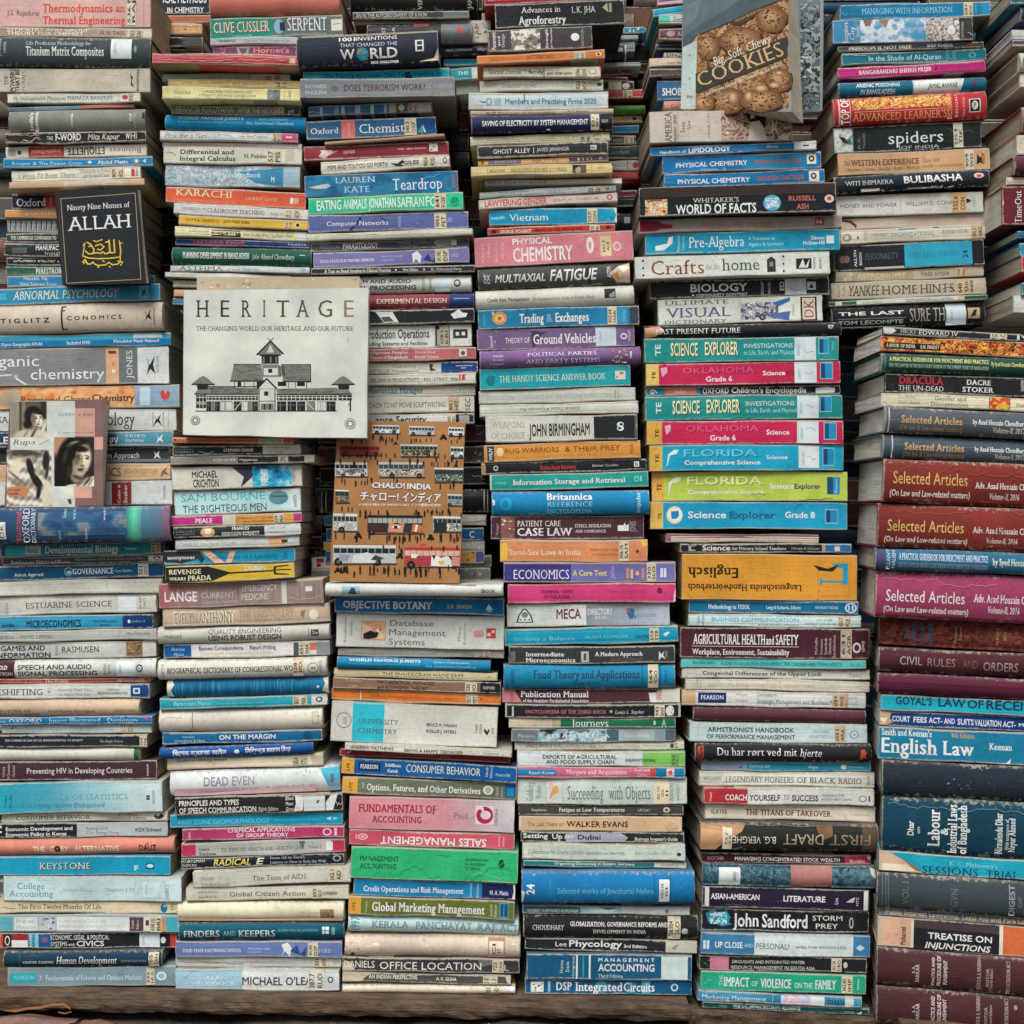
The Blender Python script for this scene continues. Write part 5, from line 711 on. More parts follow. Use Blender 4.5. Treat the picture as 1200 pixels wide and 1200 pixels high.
574 760 557 552 575 570 s 189b92 | teal green book lettered Information Storage and Retrieval | T 601 733 .34 .66 d8dccc R Information Storage and Retrieval;T 580 593 .44 .6 8accc4 s KORFHAGE;E 743 749 .3 .65 8accc4;E 744 748 .38 .58 189b92;B 750 752 .3 .65 8accc4;B 574 576 0 1 c8ccbc
576 761 577 574 603 603 h 1480bd | blue thick encyclopedia lettered Reference Encyclopedia | T 641 694 .1 .36 d4dcd8 R Britannica;T 641 694 .44 .64 8accdc r REFERENCE;T 641 694 .74 .9 8ac0d4 r ENCYCLOPEDIA;T 745 750 .08 .9 b8d0dc sv impulse;E 586 600 .25 .8 2a98cc;E 588 596 .35 .7 1480bd;P d0d8dc 577,.3 580,.4 580,.55 578,.6
575 755 605 605 631 629 s 4d2f38 | dark brown textbook lettered Patient Care Case Law | B 587 603 0 1 8a5a50;N 588 603 .1 .9 c09080,5a3a34,d0b8a0,a8684c 14 4;T 606 657 .2 .44 d4d2ca r PATIENT CARE;T 606 671 .52 .84 dcdad2 R CASE LAW;T 674 716 .36 .5 c0bab8 R ETHICS, REGULATION;T 674 710 .6 .72 c0bab8 R AND COMPLIANCE;P d4d0c8 724,.6 730,.45 732,.3 734,.45 737,.35 737,.66 726,.66;T 738 745 .25 .7 a89ca0 sv JONES;B 724 737 .42 .66 d4d0c8;T 581 584 .3 .8 a89ca0 sv Pozgar
586 759 634 634 657 656 p-4 e68d5d | orange paperback lettered Love in India in white | T 597 680 .42 .68 ecd8b4 s Same-Sex Love in India;T 691 724 .36 .5 9a5a3a s Edited by Ruth Vanita;T 694 724 .58 .7 9a5a3a s and Saleem Kidwai;K 725 737 .02 .98 306.76/SAM;E 744 750 .42 .64 c87848;E 745.5 748.5 .46 .6 2a2420;P e0b040 586,.2 593,.1 596,.4 594,.9 586,.95;P e0b040 750,0 759,.0 759,.3 753,.3;B 625 740 0 .06 c8c0b4
590 792 661 660 682 682 s-6 6d6eae | purple and navy textbook lettered Economics A Core Text | B 590 669 0 1 443f8a;T 602 667 .36 .82 d0d2d4 r ECONOMICS;T 671 711 .4 .66 e0c87c b A Core Text;T 715 720 .2 .8 a8a4cc sv John;B 734 737 .3 .8 c88a5a;B 739 742 .35 .8 d8a878;B 745 749 .45 .65 d8a878;B 752 755 .3 .8 c88a5a;K 758 769 .02 1 330/SLO;B 774 781 .3 .75 c0c4d4;B 777 778 .3 .75 6d6eae;B 590 792 0 .07 d0a050;B 590 792 .94 1 c89a50
595 792 684 684 707 704 p d13d79 | hot pink paperback lettered Criminal Laws | T 633 671 .34 .5 5a2038 R CRIMINAL LAWS;T 637 668 .6 .76 5a2038 R OF MALAYSIA;T 714 756 .38 .5 9a2a58 s LAWS OF PRACTICE;E 770 776 .25 .55 6a2040;P d8c0c4 790,.5 792,.3 792,1 789,.95
594 785 709 707 735 732 s c3cac8 | white and grey directory with outlined arch emblem | G 687 730 7f8a94 9aa6b4;G 730 785 9aa6b4 aab4c4;T 652 681 .24 .66 7a3038 b MECA;T 689 718 .24 .5 d0d4d4 b DIRECTORY;T 697 711 .56 .7 d0d4d4 s 2019-2020;P 4a5a70 734,.25 742,.3 742,.7 738,.7 735,.5;T 738 746 .25 .66 2f6a9c b R;T 746 769 .42 .62 7a88a0 s eunion;E 734 740 .22 .42 b04a58;P 3f4644 605,.82 607,.5 613,.2 617,.2 623,.5 625,.82;P c3cac8 607,.78 609,.5 614,.25 616,.25 621,.5 623,.78;E 611 619 .35 .6 7a807c;B 609 611 .66 .72 3f4644;B 614 616 .66 .72 3f4644;B 619 621 .66 .72 3f4644
591 795 738 732 756 753 p 1696bf | turquoise blue paperback lettered Striking a Balance | T 602 674 .48 .74 6ac4d8 s Striking a Balance;T 685 736 .48 .64 6ac4d8 s ALAN FOWLER;T 744 762 .52 .68 1c4a60 b CASTRO;K 761 772 .1 1 658/STR;P c8dce0 777,.5 782,.35 785,.4 780,.65
596 791 758 756 777 776 s 383c3d | charcoal textbook lettered Intermediate Microeconomics | T 616 661 .32 .56 d4d4cc R Intermediate;T 616 674 .66 .9 d4d4cc R Microeconomics;B 681 690 .28 .9 a8aca4;B 684 687 .4 .8 4a5050;T 697 753 .32 .56 d4d4cc R A Modern Approach;T 715 753 .7 .86 8a6a60 s THIRD EDITION;P c0c2bc 772,.3 775,.5 778,.3 777,.55 780,.8 775,.65 772,.85;T 598 604 .3 .9 a0a49c rv VARIAN;B 779 782 .3 .7 6a706c
590 791 779 778 805 804 h 1a83b8 | blue cloth textbook lettered Food Theory and Applications in dark letters | T 625 749 .24 .56 2a4258 R Food Theory and Applications;T 671 702 .72 .84 1c4a68 r SECOND EDITION;T 599 603 .2 .75 1c5a84 bv BOWERS;K 759 771 .0 .98 664/FOO;B 752 753 .05 .95 125c8a;B 772 774 .05 .95 125c8a;T 778 781 .25 .75 125c8a sv MACMILLAN
588 797 808 807 823 823 s 4f2f38 | dark plum book lettered Publication Manual | T 610 690 .16 .58 dcdad0 R Publication Manual;T 613 690 .72 .92 c8c0bc b of the American Psychological Association;P c07a80 588,.1 602,.05 612,.95 588,.95;T 598 602 .15 .9 8a4a54 bv FOURTH;P d0d0c8 760,.3 775,.25 775,.95 762,.95;E 768 776 .1 .9 c8b8b0;T 769 775 .2 .8 a03a38 rv SNO;B 775 797 .02 1 c2c2b8
592 798 826 825 840 840 s 22252a | black paperback with thin white frame lettered Encyclopedia | B 600 602 .15 .9 b0b0a8;B 592 798 0 .06 a8a8a0;B 592 798 .94 1 a8a8a0;B 592 594 0 1 a8a8a0;T 616 710 .4 .66 b86a70 R ENCYCLOPEDIA OF THE THIRD REICH;T 721 755 .42 .68 c8c0b8 i Louis L. Snyder;P c8a090 714,.5 716,.36 718,.5 716,.64;K 767 779 .02 1 943/SNY;E 780 790 .1 .9 c8c8c0;N 780 790 .1 .9 3a3c3c,8a8c88 9 3;B 795 798 0 1 a8a8a0
596 792 842 841 852 852 p 17704e | green paperback with a beige left end lettered Journeys | B 596 657 0 1 c6baa4;B 647 657 0 1 bcae88;T 670 713 .08 .86 d8d8cc r Journeys;B 766 768 .3 .7 b8c8b8;T 775 781 .1 .9 a8c0ac r A
599 792 854 854 869 868 p 8ca5ae | blue-grey paperback with dark picture strips | B 599 630 0 1 6f7c82;B 711 725 0 1 4a6878;B 725 767 .1 .9 9aacac;B 780 792 0 1 5a6a72;N 632 711 .04 .96 22282c,4a5458,8ca5ae,7ab0c4,c0c8c8,5a7a88 900 7;T 607 627 .4 .66 b8c0c0 r Pictures;T 642 715 .4 .66 c8d4d8 R U S A M E R I C A;T 732 762 .4 .64 c4ccc8 r Updated Edition;
603 802 871 869 879 879 p c3c1b5 | thin cream paperback lettered Evaluation in Health | T 616 707 .3 .72 5a5c54 s SMALL-SCALE EVALUATION IN HEALTH;T 716 780 .3 .66 9a988c r Emily Crook Outerland;E 785 790 .2 .8 4a4a44;T 791 794 .2 .8 4a4a44 s S
606 803 880 880 897 898 p c3cfd3 | white paperback with a lime green right end lettered Food Supply Chain | B 753 803 0 1 7bc25a;T 636 723 .22 .48 33383a b EXPORTS OF AGRICULTURAL;T 640 720 .56 .82 33383a b AND FOOD SUPPLY CHAIN;T 733 752 .46 .64 2c3a34 b RAJARAM;T 753 769 .48 .66 2c4a2c b DEORAL;T 787 791 .15 .9 2c4a2c bv SSS;T 792 795 .15 .9 3c5a3c sv MED
606 803 899 899 911 912 p d86c8e | pink paperback lettered Mergers and Acquisitions | B 768 803 0 1 1d78b4;B 762 768 0 1 d0443c;P 1f7ab8 606,.2 650,.24 653,.5 650,.78 606,.78;T 620 650 .38 .64 c8d4e0 s Rajesh Kumar;T 664 735 .26 .66 ecd8d4 s Mergers and Acquisitions;T 743 761 .15 .4 ecc8c4 s Text and;T 747 758 .55 .8 ecc8c4 s Cases;B 781 790 .1 .85 c8b4b4;E 783 788 .25 .7 c0504a
606 805 913 913 941 941 p becac1 | tall pale green-white paperback lettered Succeeding with Objects | T 665 707 .28 .8 5a6a68 r Succeeding;T 713 730 .28 .8 5a6a68 r with;T 733 762 .28 .8 5a6a68 r Objects;B 640 659 .06 .94 a8b0b0;B 640.7 658.3 .09 .91 c4c8c0;P d8a060 644,.7 648,.3 653,.25 655,.5 648,.65 645,.8;P d0a8b8 642,.4 645,.15 650,.2 645,.4;T 617 625 .15 .85 7a8684 rv Goldberg;T 628 634 .25 .75 7a8684 rv Rubin;B 766 784 .02 .98 ccc0a4;T 770 773 .3 .8 5a5446 bv 005.117;T 775 778 .4 .7 5a5446 bv GOL;E 780 783 .45 .52 2a2a26;E 780 783 .6 .67 2a2a26;T 785 789 .2 .85 6a7674 sv ADDISON;T 793 796 .2 .85 6a7674 sv WESLEY
607 801 944 943 955 956 s 4a4845 | dark grey hardcover lettered Fatigue at Low Temperatures | T 655 732 .3 .66 ccc8bc R Fatigue at Low Temperatures;T 623 640 .4 .6 b8b4a8 b Stephens;T 748 762 .4 .66 b0aca0 s UP DAY;E 777 785 .25 .75 b8b4a8;E 779 783 .38 .62 4a4845;B 640 668 .9 1 a0a098
608 799 956 957 973 975 p dab78d | tan paperback lettered The Last Years, with author name in bold black | T 664 736 .32 .7 2c2824 b WALKER EVANS;T 618 660 .4 .66 6a5844 s The Last Years of;E 779 795 .3 .95 cfa88c;C 780 794 .4 .9 b88a6c;P c8c4b8 607,.1 611,.05 610,.95 607,.9
610 802 974 976 987 989 p 24282c | black paperback with a grey blob lettered Setting Up | P 9a9cae 661,.5 663,.2 670,.0 728,.02 736,.5 732,.9 680,.95 664,.9;T 613 642 .2 .62 dcdcd4 b Setting;T 647 659 .22 .66 dcdcd4 b Up;T 663 671 .24 .56 d8d8d8 s in;T 677 704 .26 .68 202428 b Dubai;T 744 794 .46 .76 c4c6c0 b Business Investor's Guide
612 803 988 990 1008 1009 p bbc7bb | pale grey-green paperback lettered Collaboration for Diverse Learners | T 619 684 .34 .64 6a7a70 s Collaboration for Diverse Learners;T 686 732 .48 .66 7a8a80 b VIEWPOINTS AND PRACTICES;T 744 787 .4 .62 8a988c r Blake L. Brewley, Editors;E 793 798 .45 .68 2c3430;C 612 642 .5 .9 a4b0a4
613 805 1008 1010 1015 1020 p-4 177d80 | thin teal book lettered Organising Democracy with a cream right end | B 767 805 0 1 cac7b3;T 650 744 .2 .6 c4d4c8 b Organising Democracy in Eastern Germany;T 774 796 .4 .65 6a6a5c r CAMBRIDGE
611 814 1017 1018 1059 1059 h-10 1a73b7 | tall blue cloth volume numbered 24 with a white sticker | T 617 626 .36 .68 d4dce0 bv 24;T 653 765 .48 .66 88b8dc s Selected works of Jawaharlal Nehru;B 766 766.8 .05 .95 12568e;B 785 785.8 .05 .95 12568e;B 772 784 .22 .92 c8ccc8;T 774 777 .35 .8 3a4450 bv NEH-24;T 779 782 .45 .75 3a4450 bv 954;C 792 804 .3 .8 4a90c8;B 643 646 .2 .85 2a80c0;P d4d8d4 610,.55 615,.6 613,.9 610,.95
612 809 1061 1062 1069 1073 p 34707f | thin teal to pale green paperback lettered Recipes | B 728 809 0 1 b8c8c0;B 680 690 0 1 8ab4b4;T 618 678 .45 .75 c0ccc8 R SANJEEV KAPOOR'S KHAZANA;T 692 721 .45 .75 c0ccc8 R INDIAN RECIPES;E 779 784 .3 .8 7a8a84;P 9ac0c0 680,.9 688,.2 700,.1 712,.5 728,0 728,1
613 818 1073 1074 1097 1102 h 232528 | black hardcover lettered Globalisation, Governance Reforms and Development | T 624 661 .42 .64 c4c6c0 r CHOUDHARY;T 668 782 .28 .46 c0c2bc R GLOBALISATION, GOVERNANCE REFORMS AND;T 695 757 .6 .76 c0c2bc R DEVELOPMENT IN INDIA;K 782 797 .02 1 338.954/GLO;E 798 806 .5 .75 b8bab4;N 798 806 .4 .8 b8bab4,5a5c5c 7 3
615 817 1098 1103 1114 1118 p 24282c | black paperback lettered Phycology with a worn white right end | B 780 817 0 1 b9b9a8;T 651 664 .3 .66 d4d6cc s Lee;T 667 729 .18 .66 dcded4 b Phycology;T 731 758 .44 .68 c8cac0 b 3rd Edition;P a08a70 786,.6 792,.3 796,.25 790,.75
617 811 1116 1120 1146 1147 s 14597d | dark teal textbook lettered Management Accounting with a white square | T 701 767 .14 .28 c8d8d8 b M A N A G E M E N T;T 701 767 .38 .66 dce0dc b ACCOUNTING;T 701 730 .78 .92 a8c8d0 r Third Edition;B 675 677 .02 .98 c8d4d4;B 682.5 684.5 .02 .98 4a8aa0;B 690 692 .02 .98 c8d4d4;T 656 660 .25 .75 b8ccd0 sv Horne;T 663 667 .3 .7 b8ccd0 sv Davis;T 670 673 .1 .95 b8ccd0 sv Hongross;B 775 806 .06 1 b8c8c4
615 811 1148 1149 1164 1167 s 145789 | blue book with pale grid lettered Integrated Circuits | B 622 637 .2 .85 c8ccc4;N 623 636 .25 .8 2a3a48,5a6a74 10 4;B 642 645 .15 .85 8aa8c0;T 652 670 .22 .74 d4dcdc R DSP;T 674 729 .22 .78 d4dcdc R Integrated;T 731 767 .22 .78 d4dcdc R Circuits;E 697 712 .1 .95 4a86ac;B 735 745 .05 .95 3f80a8;B 752 762 .05 .95 6a9ab8;E 786 795 .25 .75 a8c4d0;E 788 793 .35 .65 145789
#STACK five 0
761 929 130 129 173 166 s-14 bfb8ac | tall beige paperback with sepia figure picture, under the cookie cookbook | B 845 929 0 1 9a8078;N 845 927 .03 .97 4a3a3a,806058,b09888,c0a898,6a4a44,9a8078,c8b4a4 400 7;P c8c0b4 876,.98 880,.4 892,.3 899,.98;P 23262a 873,.05 884,.02 898,.2 896,.6 890,.35 880,.4 876,.25;P e0dcd4 879,.05 884,.05 885,.25 880,.3;T 779 787 .02 .98 5a4a44 rv AMERICA;T 789 793 .1 .98 6a5a54 sv PARLIAMENT LIBRARY;T 797 803 .35 .7 6a5a54 rv Teen;T 805 809 .3 .6 6a5a54 rv Siv;T 829 832 .1 .85 8a8278 sv HAMILTON;B 794 795 0 1 a8a094;P d0ccc4 905,.3 908,.5 911,.3 910,.6 913,.8 908,.65 904,.75
762 957 173 163 183 176 p-4 1976bc | blue paperback with a white end lettered Lipidology | B 931 957 0 1 c8cdca;T 773 804 .4 .72 b8d0e4 R Handbook of;T 807 856 .25 .78 d4dee0 b LIPIDOLOGY;T 898 912 .32 .6 b8d0e4 b Ghose;B 941 948 .4 .56 3a4248
776 963 184 177 204 196 p 1872b7 | upper blue textbook lettered Physical Chemistry Volume I | T 792 876 .4 .66 d2dce4 b PHYSICAL CHEMISTRY;T 821 850 .78 .92 a8c4dc r (Volume - I);T 884 940 .4 .64 b06a5a b HRISHIKESH CHATTERJEE;B 946 957 .12 .72 d0d0c0;E 948 955 .22 .6 4a3a34;E 950 953 .32 .5 d0d0c0;B 870 946 0 1 2a8ac8
778 967 206 197 220 214 p 1a74b8 | lower blue textbook lettered Physical Chemistry, above the black book of facts | T 794 879 .4 .72 d2dce4 b PHYSICAL CHEMISTRY;T 823 852 .86 1 a8c4dc r (Volume - II);T 887 942 .38 .68 b06a5a b HRISHIKESH CHATTERJEE;B 948 960 .12 .85 d0d0c0;E 950 957 .25 .7 4a3a34;E 952 955 .36 .58 d0d0c0;C 779 790 .3 .8 5aa0c8
749 980 222 217 256 249 s-18 1f2329 | wide black book of facts with tiger head and globe | B 752 978 0 .36 3a302e;N 756 782 .42 .98 3a2a22,8a5a38,c88a54,e8c8a0,c88a54,f0e0cc 200 4;T 812 866 .42 .58 b8b8ac r WHITAKER'S;T 792 886 .64 .96 dcdcd2 b WORLD OF FACTS;E 894 915 .38 .94 5a9cc8;N 897 912 .48 .84 3f7ab0,d8dce0,5a9cc8,b8c8d0 200 3;T 924 956 .44 .6 b86a5a b RUSSELL;T 933 947 .72 .9 b86a5a b ASH;E 966 977 .42 .7 d0b8b0;E 969 974 .48 .62 b04a40
749 987 257 250 273 268 p+2 a89e93 | grey and dark red paperback lettered with faint red, below the black book of facts | P 87283a 749,.1 772,.15 776,.4 788,.45 787,.75 774,.75 768,1 749,1;T 823 905 .4 .7 c0606a s ONE HIGH AND ONE BLUE;B 955 966 .15 .75 b84a54;P d8c8c0 957,.3 960,.5 963,.3 963,.65 960,.55 957,.65;T 968 974 .3 .7 c0b8b0 s OM
756 984 274 267 298 293 s 1794c4 | bright blue textbook lettered Pre-Algebra in white serif | T 807 872 .22 .74 d8dcd4 r Pre-Algebra;T 877 908 .3 .46 a0cce0 s A Transition to;T 877 918 .56 .74 a0cce0 s Algebra & Geometry;P c8d8d8 768,.82 768,.6 782,.5 784,.2 789,.15 788,.5 778,.82;T 793 797 .1 .9 a0cce0 sv Mathematics;T 799 802 .2 .85 a0cce0 sv California;T 950 966 .32 .5 c8dce0 b Glencoe;T 941 966 .56 .74 c8dce0 b McGraw-Hill;B 968 977 .32 .7 c0d4dc
744 973 302 294 326 320 s-22 c8d0c5 | white book lettered Crafts for the Home with black dots | T 763 825 .2 .84 8c3f38 r Crafts;T 827 843 .4 .66 8a948a i for the;T 846 890 .2 .74 3a484c r home;P 33383a 899,.85 899,.3 904,.15 909,.3 909,.85;B 902 906 .4 .6 8a8e88;E 752.5 755 .12 .22 22282a;E 752.5 755 .45 .55 22282a;E 752.5 755 .78 .88 22282a;E 917 919.5 .12 .22 22282a;E 917 919.5 .45 .55 22282a;E 917 919.5 .78 .88 22282a;B 933 951 .28 .75 22282a;P c8d0c5 936,.7 941,.3 944,.65 949,.3 947,.7;T 953 956 .25 .75 4a5250 sv NORTH;T 960 963 .25 .75 4a5250 sv BOOKS
761 972 331 325 351 345 p 24292d | black textbook lettered Biology A Community Context | T 809 876 .24 .66 dcdcd4 b BIOLOGY;T 810 876 .78 .9 c0c2bc b A COMMUNITY CONTEXT;T 892 895 .15 .9 b0b2ac bv STODART;T 900 903 .2 .85 b0b2ac bv HERLOCK;T 914 919 .2 .7 c0c2bc bv ED;B 920 945 .05 .95 b2bcc4;C 926 940 .3 .7 5a6a78;B 946 956 .25 .7 c0c2bc;P 24292d 948,.6 951,.35 954,.6
771 964 352 346 381 375 s c8ccc3 | white visual dictionary with small racing car picture | T 779 854 .06 .22 5a6064 r ULTIMATE;T 780 856 .34 .72 4a5484 r VISUAL;T 779 852 .82 .96 5a6064 r DICTIONARY;N 868 912 .22 .88 c8ccc3,6a6c78,3a3f50,a8a8b0,8a8c98,c8ccc3 300 5;P 4a6ab0 905,.25 926,.05 926,.2 912,.4;P 5a6aa0 896,.7 926,.6 924,.95 905,.85;E 889 897 .68 .92 2a2c34;E 891 895 .74 .86 8a8c94;B 938 957 .06 .98 c8b8a8;B 938 957 .06 .1 22262a;B 938 957 .94 .98 22262a;B 938 940 .06 .98 22262a;B 955 957 .06 .98 22262a;T 942 953 .16 .86 8a4a44 rv DK;T 928 931 .3 .8 a0a49c sv STODDART;B 866 867 .1 .4 a0a49c
755 986 382 378 397 391 h-4 22262a | black torn hardcover lettered Past Present Future | T 768 867 .3 .7 cfd0c8 r PAST PRESENT FUTURE;P c09070 755,.2 772,.05 776,.5 768,.85 755,.95;P d8b898 772,.05 778,.4 774,.6;P a0a49c 970,.2 977,.25 974,.55 970,.5;P 22262a 972,.3 975,.35 973,.48
755 983 398 396 425 421 s-2 178e8e | upper teal textbook lettered Science Explorer, directly below black torn book | T 768 774 .25 .7 d0d8d0 bv TE;T 787 819 .22 .74 2a3030 b SCIENCE;T 827 866 .2 .72 2a3030 b EXPLORER;T 786 818 .2 .72 dcd0a0 b SCIENCE;T 826 865 .18 .7 dcd0a0 b EXPLORER;T 872 929 .26 .44 c8d8d0 s INVESTIGATIONS;T 872 931 .54 .72 a0c8c4 s in Life, Earth, and Physical;B 931 956 .02 .98 bcc8cc;C 940 953 .3 .7 8a9aa8;T 934 937 .3 .8 6a90b8 sv LIBRARY;B 959 971 .06 .72 8ab8c8;B 960 965 .1 .68 1c4a74;B 965 970.5 .1 .68 2a86c0;T 974 977 .2 .6 8accc8 sv Science
757 985 427 424 452 447 s-2 c82455 | upper crimson textbook lettered Oklahoma Grade 6, above the thin encyclopedia | B 757 772 0 1 dcc065;T 764 768 .35 .7 4a4020 bv TE;P e0a0b0 774,.2 782,.15 782,.4 776,.6;T 801 885 .22 .48 7a2840 b OKLAHOMA;T 800 884 .2 .46 d84a74 b OKLAHOMA;T 827 858 .62 .84 e0d0d0 b Grade 6;T 894 920 .4 .6 e4d8d8 b Science;B 931 957 .02 .98 bcc8cc;T 935 938 .3 .8 6a90b8 sv LIBRARY;C 942 954 .3 .7 8a9aa8;B 961 976 .05 .82 8ab8c8;B 962 967 .1 .78 1c4a74;B 967 975.4 .1 .78 2a86c0;T 922 931 .4 .62 9a2040 b E
757 985 454 452 465 462 p 1f2731 | thin dark encyclopedia with coral index block and pale footprint | B 757 779 0 1 1f8ab0;B 779 816 0 1 d4807a;B 816 821 0 1 2a86b0;T 791 805 .3 .72 e0c8b8 s Index;T 823 854 .22 .78 d4d8d0 R OXFORD;T 857 945 .2 .75 d0d4cc b Children's Encyclopedia;P d8d4cc 956,.3 970,.15 979,.3 978,.75 966,.8 956,.85;T 762 770 .2 .8 c8dce0 bv 9;P c05a60 757,-.1 768,-.1 764,.2 757,.3
756 987 466 463 492 490 s-2 178e8c | lower teal textbook lettered Science Explorer, between two crimson ones | T 769 775 .25 .7 d0d8d0 bv TE;T 789 821 .22 .74 2a3030 b SCIENCE;T 829 868 .2 .72 2a3030 b EXPLORER;T 788 820 .2 .72 dcd0a0 b SCIENCE;T 828 867 .18 .7 dcd0a0 b EXPLORER;T 874 931 .26 .44 c8d8d0 s INVESTIGATIONS;T 874 933 .54 .72 a0c8c4 s in Life, Earth, and Physical;B 934 959 .04 .96 bcc8cc;C 943 955 .3 .7 8a9aa8;T 937 940 .3 .8 6a90b8 sv LIBRARY;B 960 974 .06 .72 8ab8c8;B 961 966 .1 .68 1c4a74;B 966 973.5 .1 .68 2a86c0;C 770 900 .85 1 4aa8a4
758 988 495 494 520 519 s-2 c82455 | lower crimson textbook lettered Oklahoma Grade 6, above the blue Florida one | B 758 776 0 1 dca840;T 768 772 .35 .7 4a4020 bv TE;P e0a0b0 779,.2 786,.15 786,.4 781,.6;T 805 890 .22 .48 7a2840 b OKLAHOMA;T 804 889 .2 .46 d84a74 b OKLAHOMA;T 832 862 .62 .84 e0d0d0 b Grade 6;T 898 925 .4 .6 e4d8d8 b Science;B 934 959 .04 .96 bcc8cc;T 938 941 .3 .8 6a90b8 sv LIBRARY;C 945 956 .3 .7 8a9aa8;B 965 980 .08 .82 8ab8c8;B 966 971 .12 .78 1c4a74;B 971 979.4 .12 .78 2a86c0
761 989 523 523 552 550 s-2 199fce | bright blue textbook lettered Florida Comprehensive Science | B 761 776 0 1 dcae48;T 768 772 .35 .7 4a4020 bv TE;P c8d8dc 783,.35 790,.18 795,.18 793,.34 785,.4 782,.8 781,.8;T 802 888 .2 .46 2a6a98 b FLORIDA;T 801 887 .18 .44 5ac0e0 b FLORIDA;T 802 891 .6 .76 d0dce0 b Comprehensive Science;T 898 923 .42 .56 d0dce0 b Science;B 936 960 .06 .9 c4cccc;T 940 943 .3 .8 6a90b8 sv LIBRARY;C 947 956 .3 .7 8a9aa8;B 964 978 .12 .82 8ab8c8;B 965 970 .16 .78 1c4a74;B 970 977.4 .16 .78 2a86c0
764 993 554 554 587 587 s-2 b4c94c | lime green textbook lettered Florida Comprehensive Science | B 764 778 0 1 dca640;T 770 775 .4 .65 4a4020 bv TE;P dce8c0 784,.35 792,.18 799,.18 796,.34 787,.4 784,.8 783,.8;T 806 894 .2 .46 7a8a40 b FLORIDA;T 805 893 .18 .44 d0dc90 b FLORIDA;T 806 895 .62 .76 e0e8c8 b Comprehensive Science;T 902 930 .42 .58 d8e4d8 b Science;T 931 962 .42 .58 2a4a68 b Explorer;B 969 984 .18 .76 1c4a74;B 976 984 .18 .76 2a86c0;C 936 975 .9 1 5a5a38;C 880 897 .75 .95 7a7a40;T 978 981 .25 .7 a8cce0 sv Prentice
762 993 590 589 619 622 s-2 189acf | bright blue textbook lettered Science Explorer Grade 8 with round white emblem | B 762 777 0 1 dcb452;T 771 775 .4 .65 4a4020 bv TE;E 781 800 .16 .82 dcc888;E 783 799 .22 .76 d4d8d0;P 1a7ab8 786,.35 795,.33 796,.5 793,.62 787,.64;T 806 851 .36 .6 dce0dc b Science;T 855 909 .36 .6 2a5a80 b Explorer;T 920 955 .36 .58 dce0dc b Grade 8;B 967 982 .24 .78 8ab8c8;B 968 973 .28 .74 1c4a74;B 973 981.4 .28 .74 2a86c0;C 932 940 .1 .95 2a4a60
780 960 625 627 636 636 p+6 cdbfae | thin mauve covered book turned with its page edge outward | B 780 960 0 .5 8c5e68;B 780 786 0 1 8c5e68;C 818 830 .5 .8 8a7a6a
797 998 637 637 648 648 p+2 22272c | black paperback with a blue right end lettered Science for Primary School Teachers | B 963 967 0 1 c09a80;B 967 998 0 1 2d70b0;T 823 856 .2 .72 c4c8c4 b Science;T 858 921 .36 .68 b0b4b0 R for Primary School Teachers;T 927 960 .38 .64 9a9e9a s Gillespie & Gillespie;B 978 984 .3 .8 c8b8b4;B 807 815 .2 .78 9a9e9a;P 22272c 810,.3 815,.3 815,.65 810,.65
799 1005 650 651 701 704 s-6 da982e | thick mustard dictionary with upside-down lettering Englisch and big blue letter | T 806 865 .3 .52 2f2818 R^ Englisch;T 806 940 .66 .8 2f2818 R^ Langenscheidts Handwörterbuch;P 2292c4 961,.5 963,.5 964,.56 988,.56 988,.3 976,.22 976,.18 994,.18 994,.64 988,.64 988,.6 964,.6 963,.66 961,.66;B 959 996 .15 .155 b87c28;B 959 959.6 .15 .9 b87c28;B 995.4 996 .15 .9 b87c28;B 959 996 .895 .9 b87c28;P 2a2a24 953,.22 970,.3 984,.2 976,.36 960,.34;C 800 812 .1 .95 b07828;N 800 806 0 1 b07828,c89038 6 3;N 880 960 .95 1 a87428,b88030 6 3
807 1006 703 705 718 720 p 1a6b9d | blue paperback with three small white titles lettered Methodology in TESOL | T 830 879 .34 .66 c4d4dc R Methodology in TESOL;T 898 938 .38 .64 b0c8d4 R Long & Richards, Editors;T 955 982 .4 .6 a0bccc R NEWBURY HOUSE;E 990 1004 .12 .9 b8ccd4;E 992 1002 .22 .8 1a6b9d;B 994 995.5 .3 .7 b8ccd4;B 998 1000 .3 .7 b8ccd4
807 1009 719 721 733 736 p b6d2d3 | pale aqua paperback lettered Business Communication | T 834 936 .24 .56 68b0c4 b BUSINESS COMMUNICATION;T 889 936 .7 .9 5a8890 s A CASE METHOD APPROACH;T 818 820 .2 .8 5a7a80 bv 4TH;T 823 825 .1 .9 5a7a80 bv EDITION;T 957 975 .3 .46 5a7a80 s ROY W. POE;T 944 980 .6 .76 5a7a80 s ROSEMARY T. FRUEHLING;K 981 997 .05 .98 651.7/POE;N 997 1007 .1 .9 a8c4c4,c4d8d4 5 4
